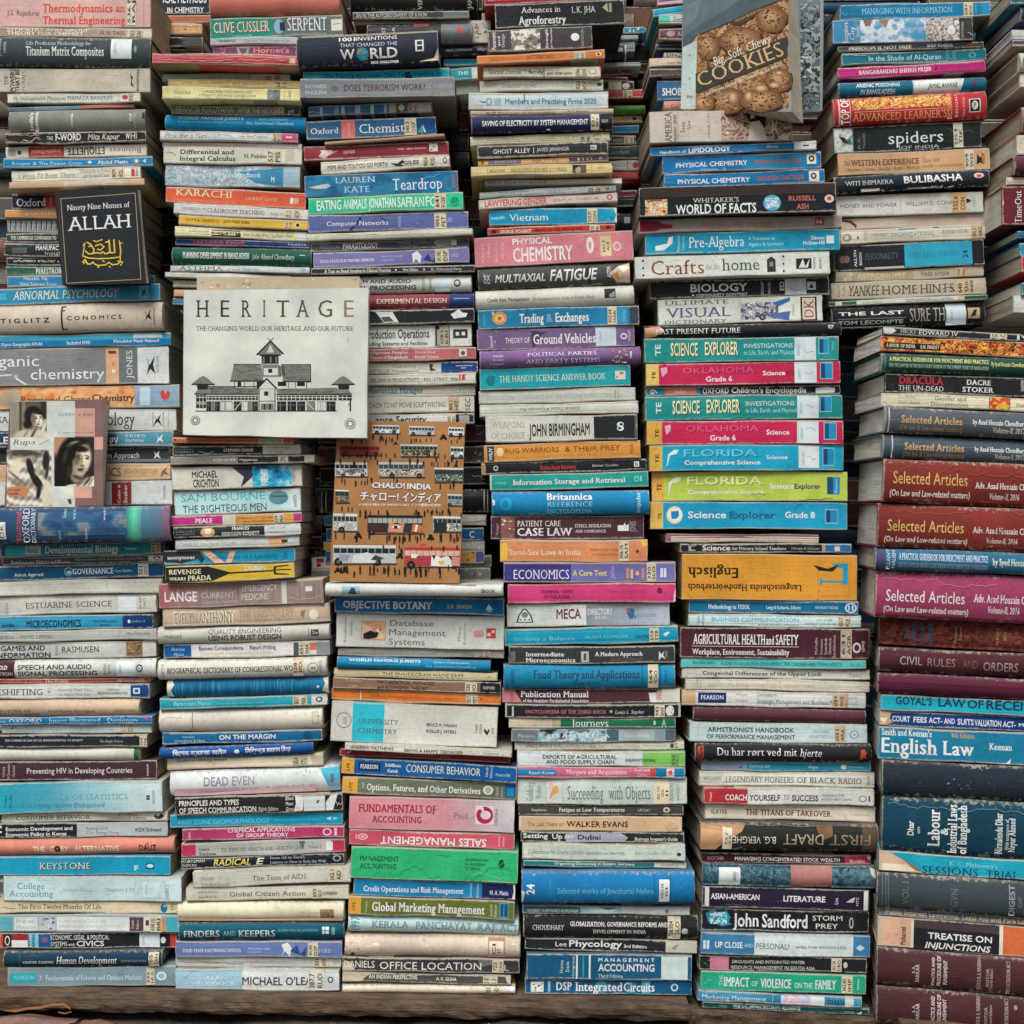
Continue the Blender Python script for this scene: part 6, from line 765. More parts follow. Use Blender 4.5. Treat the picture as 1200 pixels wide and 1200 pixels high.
797 1019 736 738 770 772 s-4 4b2633 | dark plum textbook lettered Agricultural Health and Safety | T 812 897 .22 .54 d4d4ca R AGRICULTURAL HEALTH;T 898 907 .26 .54 d4d4ca R and;T 909 936 .22 .54 d4d4ca R SAFETY;B 811 936 .6 .62 b8aca8;T 811 925 .7 .88 c8c4bc R Workplace, Environment, Sustainability;T 955 958 .3 .85 b8acac rv McDuffie;T 961 964 .35 .85 b8acac rv Dosman;T 966 969 .3 .85 b8acac rv Semchuk;T 971 974 .3 .85 b8acac rv Olenchock;T 976 979 .2 .95 b8acac rv Senthilselvan;K 985 998 .02 1 631/AGR c0b09c;E 999 1009 .45 .8 c0b4b8;E 1001 1007 .52 .73 4b2633;T 1010 1013 .4 .75 c0b4b8 bv LEWIS
798 1015 771 774 782 784 p 4fc2c3 | thin turquoise paperback lettered Collection Development for Children | T 845 986 .36 .68 2a6a78 b GUIDES TO COLLECTION DEVELOPMENT FOR CHILDREN AND YOUNG ADULTS;T 811 838 .3 .6 2a6a78 b Anderson;T 995 1008 .3 .7 3a8a90 s ALA
799 1020 783 786 794 798 p c5c5ba | cream paperback lettered Congenital Differences of the Upper Limb | T 823 963 .3 .68 4a4a40 R Congenital Differences of the Upper Limb;T 995 1009 .32 .66 7a7a70 r Ogino;C 805 822 .4 .7 a8a89c
803 1020 795 799 807 812 p c8c3b2 | cream paperback with very faint lettering Urban Conservation | T 829 955 .4 .66 a8a494 r ARCHITECTURAL & URBAN CONSERVATION in THE ISLAMIC WORLD;T 970 1010 .4 .56 b0ac9c s THE AGA KHAN TRUST;T 816 818 .1 .8 9a9684 sv HAI;T 820 822 .1 .8 9a9684 sv NO
799 1015 810 813 826 831 p c6c8c2 | white paperback with a navy logo block lettered Strategic Management | B 799 815 0 1 d4b088;B 818 851 .12 .78 1e3566;T 821 848 .3 .56 c8ccd4 R PEARSON;T 862 876 .14 .3 8a8e8a i Wheelen;T 862 876 .5 .68 8a8e8a i Hunger;T 887 910 .12 .3 5a6264 s Concepts in;T 887 978 .5 .78 5a6264 s Strategic Management and Business Po;K 975 990 0 1 658.4/WHE c8b49c;B 990 994 0 1 c89a7c;T 992 1005 .25 .4 8a8e8a s ELEVENTH;T 992 1004 .6 .75 8a8e8a s EDITION;B 853 857 .2 .7 c8c8c0
812 1014 828 833 844 848 h 59303a | blank maroon hardcover above the pale blue performance handbook | B 822 822.5 .1 .9 4a2430
808 1017 846 850 869 871 s b7ccd7 | pale blue textbook lettered Handbook of Performance Management | T 829 931 .22 .46 33424c b ARMSTRONG'S HANDBOOK;T 828 932 .6 .82 33424c b OF PERFORMANCE MANAGEMENT;T 953 973 .3 .46 8aa4b4 s MICHAEL;T 948 977 .58 .74 8aa4b4 s ARMSTRONG;K 978 991 .0 1 658.3/ARA c8b898;E 996 1007 .3 .75 8a9aa4;E 998 1005 .38 .68 b7ccd7;E 1000 1003 .45 .6 8a9aa4;T 817 819 .1 .9 9ab0bc sv KOGAN
814 1021 870 873 891 893 h 24262a | black hardcover with a Danish title in white serif | T 840 933 .24 .66 d8d8d0 r Du har rørt ved mit;T 936 962 .26 .68 d8d8d0 i hjerte;P c0463c 1007,.8 1008,.3 1012,.25 1015,.45 1013,.6 1015,.75 1011,.7 1010,.82;P b04438 817,.2 824,.15 824,.85 817,.9;T 818 823 .2 .85 24262a bv Maria
822 1021 892 894 903 905 p 2887b0 | blue paperback with a grey scribbled left end below the Danish book | B 822 875 0 1 7f95b0;T 878 902 .3 .62 a0c8dc s Gertrude Bell;T 947 959 .35 .65 a0c8dc s Angus;B 986 992 .3 .7 c0d4dc;T 994 1012 .38 .6 90bcd0 s Unwin;C 832 870 .2 .7 9aacc0;P 3a4a60 865,.6 871,.4 869,.7
819 1025 903 907 921 922 p c6c8be | off-white paperback lettered Legendary Pioneers of Black Radio | T 850 930 .36 .76 5a5a52 r LEGENDARY PIONEERS;T 934 979 .36 .76 4a3c38 r OF BLACK;T 982 1009 .36 .76 6a2c2c r RADIO;T 824 845 .36 .62 7a7a70 r WILLIAMS;T 1016 1019 .2 .8 7a7a70 sv PRAEGER
824 1025 923 925 940 944 p c9cbc6 | white and red paperback lettered Coach Yourself to Success | B 824 876 0 1 b52f3a;B 824 912 0 .06 8a2030;T 850 875 .42 .76 dcd4cc b COACH;T 878 914 .42 .76 3a2c2a b YOURSELF;T 918 925 .42 .68 5a4a48 s TO;T 928 959 .42 .76 3a2c2a b SUCCESS;T 963 989 .34 .48 7a7c78 b WINNING THE;T 963 998 .58 .7 7a7c78 b INVESTMENT GAME;E 1007 1016 .38 .78 7a7c78;E 1008.3 1014.7 .44 .72 c9cbc6;T 831 834 .3 .8 d8b0a8 bv Kent;B 1018 1020 .4 .75 5a5a56
826 1026 943 946 959 964 p cec4b1 | cream paperback lettered The Titans of Takeover in maroon | T 874 974 .36 .72 6a2c34 R THE TITANS OF TAKEOVER;T 833 853 .4 .66 4a5a78 R SLATER;T 1001 1020 .5 .62 9a9484 r PRENTICE-HALL
820 1029 963 966 995 999 h-8 2a2b29 | black and brown hardcover with upside-down lettering First Draft | P b08a64 820,0 874,.0 868,.3 848,.7 838,1 820,1;P c89a70 820,.2 850,.3 838,.8 820,.9;B 846 857 .05 .95 ccc4ac;T 849 852 .3 .8 5a4a3c bv YAY;T 853 856 .4 .9 5a4a3c bv VER;T 858 908 .46 .72 c8c4b0 s^ B.G. VERGHE;T 917 964 .36 .74 a8a08a s^ DRAFT;T 972 1019 .36 .74 8a7c68 s^ FIRST;P 7a5c40 955,.02 975,.05 975,.4 965,.55 958,.3;B 1010 1029 0 1 5a4a3c;C 840 1025 0 .1 8a8c84
821 1021 998 1003 1011 1013 p 492534 | dark plum paperback with crimson end lettered Managing Concentrated Stock Wealth | B 990 1021 0 1 b82f48;T 829 848 .34 .7 c08a84 b KOCHIS;T 861 984 .36 .72 d4d0c8 b MANAGING CONCENTRATED STOCK WEALTH;T 996 1014 .5 .8 e0c8c8 b Bloomberg;P a8c8cc 1016,.0 1022,-.2 1023,.4 1018,.5
823 1025 1012 1015 1037 1041 h 2f5465 | marbled blue-grey hardcover with a faded pink label panel | N 823 926 .02 .98 1e3a48,2a4a58,3f6878,2a4a58,5a7c88,244252 900 6;N 974 1024 .02 .98 1e3a48,2a4a58,3f6878,4a6a70,5a7c88,244252 900 6;B 926 974 0 1 a8726c;B 842 867 .14 .94 c4ccc8;B 857 865 .3 .8 b4bcb8;T 859 862 .3 .75 5a6a68 bv LIBRARY;C 930 970 .5 .9 b8847c;P c8bcac 1018,.0 1025,.1 1025,.5 1020,.35
823 1018 1038 1043 1062 1067 s 2c2439 | dark violet textbook lettered Asian-American Literature | B 826 831 .05 .95 c0c4c0;B 1012 1017 .05 .95 c8ccc8;T 833 890 .34 .6 d8dad4 b ASIAN-AMERICAN;T 918 967 .36 .62 d8dad4 b LITERATURE;T 978 982 .4 .7 b8b8b8 bv Lim;P b0acb0 991,.6 998,.4 1002,.35 1000,.6;T 1003 1006 .35 .75 b0acb0 bv NTC;C 850 960 .8 .95 6a6478
822 1018 1066 1068 1091 1094 p 1d2125 | black thriller with blue paint burst lettered Storm Prey | P 2a86ac 827,.2 836,.02 842,.15 852,.08 856,.4 854,.6 858,.7 846,.8 838,.65 830,.6;P 1a5a78 830,.3 838,.25 846,.45 838,.6;N 832 852 .16 .7 2478a0,3a9cc0,c0d8dc,2a86ac 200 4;T 859 889 .2 .78 d6dad0 b John;T 893 946 .22 .8 d6dad0 b Sandford;T 952 987 .24 .46 c8ccc6 s STORM;T 956 982 .6 .82 c8ccc6 s PREY;E 995 1000 .3 .8 b0b4b0;E 996 999 .36 .74 1d2125
821 1020 1093 1096 1117 1124 s 4a7aaf | blue and white book lettered Up Close and Personal | B 884 1000 0 1 c2ced3;T 838 870 .4 .66 d4dce0 b UP CLOSE;T 872 882 .46 .62 b8c8d8 s AND;T 886 925 .42 .68 4a5a6a s PERSONAL?;T 932 992 .5 .62 6a7880 b GAMBLE, STONE, WOODCOCK & FOSS;B 824 827 .35 .75 b8c8d8;B 828 831 .35 .75 b8c8d8;P a8c4dc 1003,.55 1008,.4 1014,.55 1008,.7
819 1016 1119 1122 1136 1140 p 24262a | black paperback with a pink block lettered Droughts and Integrated Water | B 832 854 0 1 cf7f94;T 858 943 .3 .5 c0c2bc s DROUGHTS AND INTEGRATED WATER;T 857 955 .66 .86 c0c2bc s RESOURCE MANAGEMENT IN SOUTH ASIA;K 974 986 .0 1 363.34/DRO;N 818 832 .1 .9 5a5c5c,3a3c3c 8 4;E 988 993 .3 .7 b0b2ac
821 1015 1139 1143 1160 1166 s 18a884 | emerald green book lettered Impact of Violence on the Family | T 848 878 .3 .76 dce4d8 R IMPACT;T 881 888 .46 .74 c0d8cc s OF;T 891 927 .32 .78 dce4d8 R VIOLENCE;T 931 952 .48 .76 b8d4c8 s ON THE;T 955 980 .32 .78 dce4d8 R FAMILY;T 843 847 .2 .74 b8d4c8 sv THE;K 986 999 .02 1 362.82/IMP;B 1005 1006 .2 .8 a8d4c4;C 826 834 .2 .8 60c4a8
818 1010 1161 1168 1173 1182 p 3c8abb | blue paperback with pink blur lettered Marketing Management | T 823 898 .32 .76 c4d8e4 s Marketing Management;T 823 840 .02 .2 c4d8e4 s Cases in;B 905 906 0 1 90b8d0;N 915 950 .02 .98 c8a8b4,d8b8c0,b8a0b8,a8b8d0 18 8;B 950 966 .02 .98 c4ccd0;T 970 989 .3 .75 2a3a44 b DHAN;B 990 1000 0 1 c8ccc8;B 1000 1010 0 1 4a9ac8
823 1019 1173 1182 1181 1190 p 0f4d51 | thin dark green book lettered Security Alliance at bottom of fifth column | T 859 938 .3 .7 b8ccc4 s THE U.S.-JAPAN SECURITY ALLIANCE;T 843 852 .35 .7 90b0a8 r Osius;T 990 1001 .5 .75 90b0a8 s PRAEGER;P c0c8c0 1004,.8 1010,.4 1009,.9
#STACK six 40
984 1161 6 0 22 19 p 1a77ad | blue paperback lettered Managing with Information | T 1010 1116 .28 .66 90c4dc r MANAGING WITH INFORMATION;K 1129 1140 .0 .98 658.4/ROW;C 986 993 .3 .8 70b0d0;B 1143 1144 .2 .8 70b0d0;B 1150 1161 0 1 2a8abc
976 1140 25 21 51 47 s 6a96c4 | tall photo-covered book with cloudy sky and rocks, blue to grey | B 976 1000 0 1 4f86c0;N 1008 1085 .03 .97 5f8fc4,6a96c4,a8bccc,c4d0d8,8aa8c8,6a96c4 900 12;N 1085 1124 .03 .97 5a5650,8a8680,c0bcb4,a8a49c,6a6660,d0ccc4 900 5;B 1124 1140 0 1 3a3c3e;P 8a6a5a 1012,0 1022,0 1020,.3 1014,.3;P 9a7a60 1030,0 1042,0 1038,.4;T 988 994 .1 .98 d4d8d8 rv Bangalore;T 996 1001 .3 .85 d4d8d8 rv City;T 1003 1007 .3 .75 c0ccd0 sv Guide;E 1110 1119 .35 .75 d0d0cc;T 1126 1129 .2 .9 a8aaa8 sv NATIONAL;C 1134 1139 .3 .8 b0b0ac
982 1153 54 48 61 56 p 434648 | thin grey paperback lettered Freedom Is Not Free | T 995 1068 .25 .75 c8c4bc b FREEDOM IS NOT FREE;T 1086 1117 .2 .65 b8b4ac b SHIV KHERA;E 1133 1141 .1 .6 b0443c
986 1156 62 56 77 71 p 176c80 | teal paperback lettered In the Shade | T 1018 1103 .3 .72 a8c8c8 s In the Shade of Al-Quran;T 1108 1112 .1 .9 78a8b0 rv Syed;T 1115 1120 .1 .9 78a8b0 rv Qutb;E 1135 1144 .25 .75 5a98a4;E 1137 1142 .35 .65 176c80;C 990 1015 .05 .25 a8c4c0
982 1155 79 71 93 83 p c12a7f | magenta paperback with cream lettering starting Banga | T 1007 1091 .32 .68 dccabc R BANGABANDHU SHEIKH MUJIB;E 1095 1098 .4 .62 5a1848;T 1101 1135 .35 .65 a02868 r ABUL HOSSAIN;B 982 1155 .78 1 9a2064
982 1155 97 90 114 106 h 17627e | teal hardcover with a white block lettered Arsenic Poisoning | B 1070 1135 0 1 c8ccc8;B 1069 1070.4 0 1 a0b8c0;P 17627e 1130,0 1136,0 1136,1 1124,1;T 1002 1054 .16 .44 c0d0d0 j ARSENIC POISONING;T 1007 1048 .6 .88 c0d0d0 j IN BANGLADESH;T 1086 1121 .35 .66 4a4e50 j JAMAL ANWAR;E 1138 1144 .25 .7 5a3c60
976 1155 118 109 148 139 h b62d38 | red dictionary with golden letters lettered Advanced Learner's | N 998 1113 .05 .5 8a3028,d8a84a,e0c070,b62d38,c08a38,d8a84a 900 4;T 998 1108 .62 .88 d8a860 r ADVANCED LEARNER'S;B 1000 1108 .56 .58 d8a090;T 985 994 .03 .97 d4d4cc bv TOP OF;B 982 984 0 1 d8b0a8;B 995 996 0 1 d8b0a8;T 1109 1114 .05 .95 d8a860 bv DICTIONARY;T 1118 1121 .1 .9 e0b0a0 sv BENGALI;T 1126 1129 .2 .9 e0b0a0 rv New Edition;B 1134 1147 .3 .78 c8c8c4;B 1135 1146 .33 .75 22262a;E 1137 1144 .38 .7 c8c8c4;T 1139 1142 .44 .64 22262a b P
977 1150 150 141 179 172 s 22272a | black book lettered Spiders in thin pale letters with a spider photograph | B 977 1000 0 1 4a7a80;N 978 999 .05 .95 3a5a60,6a8a8c,a8b0a8,c4c4bc,a8b0a8 300 6;P 2a2420 983,.35 990,.4 994,.6 988,.6;T 1041 1105 .28 .72 b8c4c4 s spiders;T 1055 1100 .82 .94 a0acac s OF INDIA;T 1005 1008 .35 .85 7a8484 sv B.K.;T 1011 1014 .25 .85 7a8484 sv TIKADER;K 1117 1128 .02 1 595.4/TIK c0c0b0;C 1112 1140 .1 .5 5a6464;B 1053 1054 .75 .98 a0acac
982 1160 181 174 204 197 s cca178 | tan textbook lettered The Western Experience | T 997 1077 .32 .58 5a4434 R WESTERN EXPERIENCE;T 989 996 .34 .56 6a543f i The;T 1081 1101 .34 .54 7a6048 i Since 1600;T 990 1077 .68 .82 6a543f i Chambers - Grew - Herlihy - Rabb - Woloch;T 1081 1127 .66 .78 7a6048 r VOLUME C - FOURTH EDITION;K 1130 1141 .05 1 909/WES c4c0ac;P 2a2622 1145,.25 1149,.45 1152,.25 1150,.55 1153,.75 1148,.65 1144,.75;T 1150 1154 .2 .7 6a543f sv KNOPF
977 1159 209 199 228 218 h-4 24303a | dark navy hardcover lettered Bulibasha | T 989 1046 .36 .62 b4b8b0 r WITI IHIMAERA;T 1058 1127 .24 .64 dcdcd4 b BULIBASHA;E 1140 1152 .24 .56 d0b0a8;E 1143 1149 .32 .5 c0584c;B 1008 1030 .82 1 c0bcac;B 1062 1100 .88 1 7a6a5a;N 1030 1140 .84 1 8a7a68,3a3a3c,b0a894 14 5
980 1152 229 224 253 248 s c3c2bb | white paperback lettered Money and Power | T 985 1051 .42 .6 5a5e5e s MONEY AND POWER;T 1061 1117 .38 .58 5a5e5e s WILLIAM D. COHA;B 1055 1055.6 .2 .85 9a9c98;K 1115 1132 .0 1 332.6/COH d0ac80;P 24282a 1131,.3 1138,.4 1136,.5 1132,.55;T 1139 1143 .3 .6 8a8c88 s ft
985 1153 257 250 268 263 p+6 b6a497 | blank pinkish beige book with a dark ribbon below Money and Power | P 6a2a28 987,.1 998,.2 1004,.6 1003,1 1001,.7 996,.4 987,.25
984 1155 271 264 286 279 p c9c3b0 | cream textbook lettered Organizational Behavior | T 1044 1095 .34 .64 6a8a98 s ORGANIZATIONAL;T 1104 1134 .3 .58 6a8a98 s BEHAVIOR;T 1021 1042 .35 .55 8a8a7c s HERBERT;B 1054 1073 0 .14 3a90b0;B 1093 1101 0 .12 3a4a78;K 1138 1152 .05 .95 302.3/ORG d0b490;E 987 998 .3 .85 a09480;E 989 994 .4 .75 c9c3b0;E 1004 1006 .5 .7 22262a;T 1012 1016 .2 .8 9a9484 sv FIFTH;T 1045 1083 .78 .9 9a9c94 s Human behaviour at Work
977 1153 288 281 316 307 s 23262b | black textbook with a long blue block lettered Personality | B 1060 1139 .05 .95 3a9cc6;T 1014 1053 .36 .6 5a5c62 r PERSONALITY;E 984 991 .4 .7 7a5a54;E 989 996 .4 .7 7a5a54;T 1001 1004 .2 .85 c0c0bc bv ALLYN;T 1007 1010 .3 .8 c0c0bc bv BACON;T 1064 1125 .4 .6 2a7ea8 r AND RATE THEORY;T 1128 1134 .4 .7 1a4a68 bv 24;B 1013 1059 .9 .97 a8a8a0;B 1014 1030 0 .06 a8a8a0
979 1153 320 312 331 323 p beb39b | beige paperback lettered Made Simple | B 998 1070 .1 .9 a89878;T 1004 1062 .25 .75 c4b494 b ASTRONOMY;T 1079 1112 .25 .7 5a5648 s made simple;K 1120 1132 .0 1 520/MAD d0b490;N 982 998 .1 .9 b0a488,c8bca4 6 4
974 1156 333 325 351 345 p bcb29b | beige paperback lettered Home Hints in large dark serif | T 994 1031 .22 .82 3a3a38 i YANKEE;T 1033 1075 .26 .78 4a4840 r HOME;T 1078 1118 .26 .78 4a4840 r HINTS;C 1105 1119 .5 .9 4a4840;K 1121 1136 .0 1 640/YAN c8b494;T 1137 1140 .15 .9 3a3a36 bv YANKEE;T 981 984 .2 .85 8a8068 sv Earl;T 987 990 .2 .85 8a8068 sv Proulx
971 1157 354 344 359 352 p c0c6bc | very thin white and green paperback above the black Last Sure Thing | B 971 979 0 1 1f5f48;B 987 1004 0 1 1f5f48;B 1130 1157 0 1 1f5a40;B 1122 1130 0 1 c4b890;T 1062 1116 .3 .75 5a645c r KNUT HAMSUN, Wayfarers and others;T 1010 1034 .35 .75 7a847c s Growth of the Soil
973 1154 361 351 385 382 h 1f2225 | black hardcover lettered The Last Sure Thing, topmost of a hidden pile | T 981 1058 .26 .42 c0c0ba b THE LAST;T 981 1057 .66 .82 a8a8a4 b TOM LECOMPTE;B 980 1060 .56 .59 7a7c7c;B 980 1060 .92 .95 7a7c7c;T 1065 1109 .18 .78 a09a8e r SURE THI;B 1107 1131 .03 .98 b8c6d0;T 1112 1115 .3 .8 7088a8 sv LIBRARY;B 1133 1147 .24 .72 b09a78;P 2a2622 1136,.65 1140,.35 1144,.3 1142,.6
#STACK seven 0
1034 1225 383 393 393 402 p-110 27303a | dark blue paperback lettered Edward IV | T 1077 1123 .2 .75 d0d0c8 r EDWARD IV;T 1055 1073 .2 .65 b0b4b0 r HICKS;P c0c4c0 1034,0 1046,.0 1050,.4 1044,.95 1036,.8;K 1160 1180 0 1 942/HIC;T 1192 1210 .2 .8 c0c4c0 b IV
1032 1230 393 402 411 421 p-110 d1742f | orange and brown mosaic patterned paperback lettered Book of India | N 1033 1228 .02 .98 2a2624,8a3a20,d8602c,3a2a24,e0a040,c84a24,e8b458 9000 5;B 1036 1102 .42 .84 24221f;T 1038 1073 .5 .74 c8c4b4 R A BOOK OF INDIA;T 1079 1101 .5 .74 c8c4b4 R B.N. PANDEY
1032 1240 412 422 437 443 h-110 1b4c45 | dark green hardcover guidebook with small yellow lettering | T 1041 1157 .2 .42 d0c878 R A PRACTICAL GUIDEBOOK FOR INDICTMENT AND PRACTICE;T 1041 1157 .56 .74 a8c0a8 R FOR THE LAWYERS IN THE HIGH COURT DIVISION OF THE SUPREME COURT OF BANGLADESH;T 1160 1200 .28 .5 d0c878 R By Syed Hossain Chowdhury;B 1035 1037 0 1 4a7a70
1037 1240 437 444 460 467 s-110 23262a | black novel lettered The Un-Dead in white with red word above | T 1054 1106 .14 .52 b8363c R DRACULA;T 1053 1106 .6 .86 c8c8c0 r THE UN-DEAD;T 1133 1161 .2 .46 c8c8c0 R DACRE;T 1128 1165 .58 .84 c8c8c0 R STOKER;T 1196 1200 .1 .7 a8a8a0 bv HARPER
1033 1240 460 467 475 483 p-110 cdc8ab | cream paperback with colourful square lettered Gender and Discrimination | T 1095 1132 .12 .42 5a5a50 r Gender and;T 1091 1135 .55 .85 5a5a50 r Discrimination;T 1052 1072 .14 .34 8a8a78 r P.u. Bhasin;T 1052 1078 .56 .76 8a8a78 r Ghosh - Kamala;B 1159 1184 .02 1 8a3a3a;N 1160 1183 .05 .95 3a3a50,b83a50,d8a830,e0c040,c84a30 300 5;T 1191 1210 .45 .7 6a5a44 r Oxford;C 1035 1045 .4 .9 a89a7c
1036 1260 477 489 507 517 h-110 4f5861 | upper grey volume lettered Selected Articles in faded orange | T 1055 1126 .32 .6 c09868 R Selected Articles;T 1054 1127 .68 .86 b08858 s (On law & Law-related matters);T 1138 1200 .34 .54 c8ccc8 R by Asad Hossain Choudhury;T 1162 1200 .62 .82 b8bcb8 R Volume-II, 2012;B 1040 1041.5 .02 .98 a8acA8;B 1040 1200 .5 .515 8a9094
1033 1260 508 520 537 545 h-110 495965 | lower grey-blue volume lettered Selected Articles in faded orange | T 1058 1128 .32 .62 c09868 R Selected Articles;T 1057 1129 .7 .88 b08858 s (On law & Law-related matters);T 1140 1200 .36 .56 c8ccc8 R by Asad Hossain Choudhury;T 1164 1200 .64 .84 b8bcb8 R Volume-I, 2012;B 1043 1044.5 .02 .98 b8bcb8;B 1035 1140 .4 .415 7a8890
1034 1290 539 549 588 600 h-110y-2 7c2f29 | upper red-brown law volume lettered Selected Articles in gold | T 1045 1131 .28 .56 cfae62 s Selected Articles;T 1042 1135 .7 .84 d0ccc0 b (On Law and Law-related matters);T 1140 1220 .46 .6 c8c0b8 R Adv. Asad Hossain Choudhury;T 1157 1192 .7 .84 c8c0b8 R Volume-II, 2016;C 1040 1200 .05 .3 9a4a40;C 1100 1200 .1 .9 8c3c34
1028 1290 589 600 641 650 h-102y-4 7d3029 | lower red-brown law volume lettered Selected Articles in gold | T 1039 1126 .36 .62 cfae62 s Selected Articles;T 1036 1131 .74 .86 d0ccc0 b (On Law and Law-related matters);T 1136 1220 .46 .6 c8c0b8 R Adv. Asad Hossain Choudhury;T 1152 1188 .7 .82 c8c0b8 R Volume-II, 2016;C 1030 1200 .02 .2 a05048;C 1060 1200 .1 .9 8c3c34
1025 1290 642 651 667 677 h-96y-5 3d6690 | blue law guidebook with pale lettering between two Selected Articles volumes | T 1052 1153 .2 .5 a8b8c8 R A PRACTICAL GUIDEBOOK FOR INDICTMENT AND PRACTICE;T 1052 1153 .62 .84 8aa4bc R FOR THE LAWYERS IN THE HIGH COURT DIVISION OF THE SUPREME COURT OF BANGLADESH;T 1158 1230 .3 .6 b8c8b8 R by Syed Hossain Chowdhury;T 1038 1042 .05 .95 a8b8c8 bv PLLAINT;T 1044 1048 .1 .9 a8b8c8 bv NALISH;B 1025 1036 0 1 4a4a78
1025 1290 668 678 721 733 h-88y-7 9b3d61 | magenta-pink law volume lettered Selected Articles in white | T 1037 1126 .4 .64 d8d8cc s Selected Articles;T 1035 1131 .74 .86 d0ccc4 b (On Law and Law-related matters);T 1136 1220 .42 .58 ccc0c4 R Adv. Asad Hossain Choudhury;T 1152 1188 .66 .8 ccc0c4 R Volume-II, 2016;C 1032 1160 .15 .3 c07a94;C 1100 1200 .1 .9 a84a6c
1030 1290 723 734 756 765 h-60y-11 5e2d2c | marbled dark red hardcover with small blue upright lettering | N 1030 1238 .02 .98 4a2224,5e2d2c,7a3c34,542826,8a4a3c 9000 9;T 1059 1064 .3 .75 4a6a98 bv THE;T 1067 1072 .1 .95 4a6a98 bv SUPREME;T 1076 1081 .1 .9 4a6a98 bv COURT;T 1085 1090 .05 .9 4a6a98 bv ORDERS;T 1114 1117 .2 .8 b09a68 rv Mahmudul;T 1119 1122 .2 .7 b09a68 rv Islam;T 1160 1163 .15 .8 b09a68 rv MULLICK;T 1168 1171 .3 .6 b09a68 rv BROS
1029 1290 757 766 787 793 h-60y-11 4b2429 | dark maroon hardcover lettered Civil Rules and Orders | T 1053 1078 .32 .66 a89a98 s CIVIL;T 1084 1115 .34 .68 8a7476 s RULES;T 1123 1140 .36 .68 6a5254 s AND;T 1146 1184 .4 .76 9a8688 s ORDERS
1028 1290 788 794 813 819 h-60y-11 592037 | plain purple-red hardcover with no lettering | B 1028 1290 .38 .5 4a1a30
1032 1290 814 817 831 837 p-60y-11 16a4c8 | bright cyan law book lettered Law of Receivers in navy capitals | T 1049 1090 .08 .58 1c3a58 b GOYAL'S;T 1097 1127 .08 .6 1c3a58 b LAW;T 1129 1147 .1 .62 1c3a58 b OF;T 1150 1226 .08 .64 1c3a58 b RECEIVERS
1030 1290 832 837 850 854 p-60y-11 183e88 | royal blue law book with torn tan end lettered Court Fees Act | P c0a080 1030,.05 1044,.1 1042,.5 1046,.75 1036,.98 1030,.9;P d8ccb8 1030,.5 1040,.45 1036,.85;T 1045 1065 .34 .68 ccd4d8 b COURT;T 1069 1084 .34 .68 ccd4d8 b FEES;T 1086 1101 .34 .68 ccd4d8 b ACT-;T 1103 1115 .34 .68 ccd4d8 b AND;T 1118 1136 .34 .7 ccd4d8 b SUITS;T 1137 1166 .34 .72 ccd4d8 b VALUATION;T 1168 1182 .38 .72 ccd4d8 b ACT-;T 1185 1210 .45 .65 ccd4d8 R MALIK
1029 1290 852 856 889 893 p-60y-11 1979a7 | blue law textbook lettered English Law in large white serif | T 1033 1089 .06 .26 ccd4cc R Smith and Keenan's;T 1033 1096 .34 .8 dcdcd0 R English;T 1101 1136 .36 .78 dcdcd0 R Law;T 1111 1137 .1 .24 c09858 R 9th Edition;T 1153 1178 .36 .56 ccd4cc R Keenan;P c8ccc4 1160,.98 1172,.95 1177,.8 1176,1;N 1100 1290 .0 1 1c80ae,1872a0 20 10;P c8c4b4 1120,1 1130,.96 1140,1
1033 1290 890 894 931 934 h-60y-11 222e39 | plain dark navy cloth hardcover with pale specks | N 1100 1135 .4 .7 8a9298,4a545c 10 3;N 1040 1280 .3 .95 2c3842,1c2830,343e48 24 6;N 1150 1185 .4 .6 4a545c 6 3
1033 1290 932 935 996 1001 h-60y-11 0f3f52 | tall dark teal hardcover lettered Labour and Industrial Laws, upright | T 1062 1069 .42 .68 c8d0cc bv Dhar;T 1072 1076 .52 .64 b8c4c0 bv on;T 1085 1098 .2 .86 d8dcd4 Rv Labour;T 1099 1107 .5 .64 c8d0cc bv &;T 1107 1117 .1 .96 ccd2ca Rv Industrial Laws;T 1118 1128 .1 .96 ccd2ca Rv of Bangladesh;T 1159 1167 .2 .92 c0c8c4 Rv Nirmalendu Dhar;T 1170 1174 .3 .85 a8b4b4 Rv With assistance of;T 1174 1181 .28 .88 c0c8c4 Rv Neyur Ahmed;C 1040 1200 .1 .2 6a8a98
1030 1290 997 1002 1021 1025 p-60y-11 199ec3 | bright cyan law book with torn left corner lettered Sessions Trial | P c8a888 1030,0 1042,.0 1056,.35 1072,.7 1080,1 1030,1;P dcc8b0 1034,.6 1060,.6 1072,.9 1034,.95;P 8a6a50 1055,.3 1073,.68 1079,.95 1070,.8;T 1079 1141 .6 .96 163a54 r SESSIONS;T 1150 1185 .6 .98 163a54 r TRIAL;T 1109 1162 .3 .5 8accd8 r K. C. Mehrotra's
1027 1290 1022 1025 1061 1066 h-60y-11 3a444a | charcoal cloth hardcover with rubbed upright lettering | T 1056 1063 .2 .85 5a646a bv VOL I;T 1110 1118 .3 .8 5a646a bv GVN;T 1174 1180 .1 .95 8a9294 bv DIGEST;T 1184 1188 .4 .7 6a7478 bv OF;T 1191 1197 .1 .9 8a9294 bv EXECU;B 1033 1034 0 1 5a6a70;B 1037 1038 0 1 5a6a70;B 1040 1041 0 1 5a6a70
1030 1290 1063 1068 1073 1077 p-60y-11 6b6b89 | thin lavender grey paperback with yellowish lettering Public Interest Lawyering | T 1038 1200 .2 .75 c8bc88 b Public Interest Lawyering, Legal Aid and Para Legal
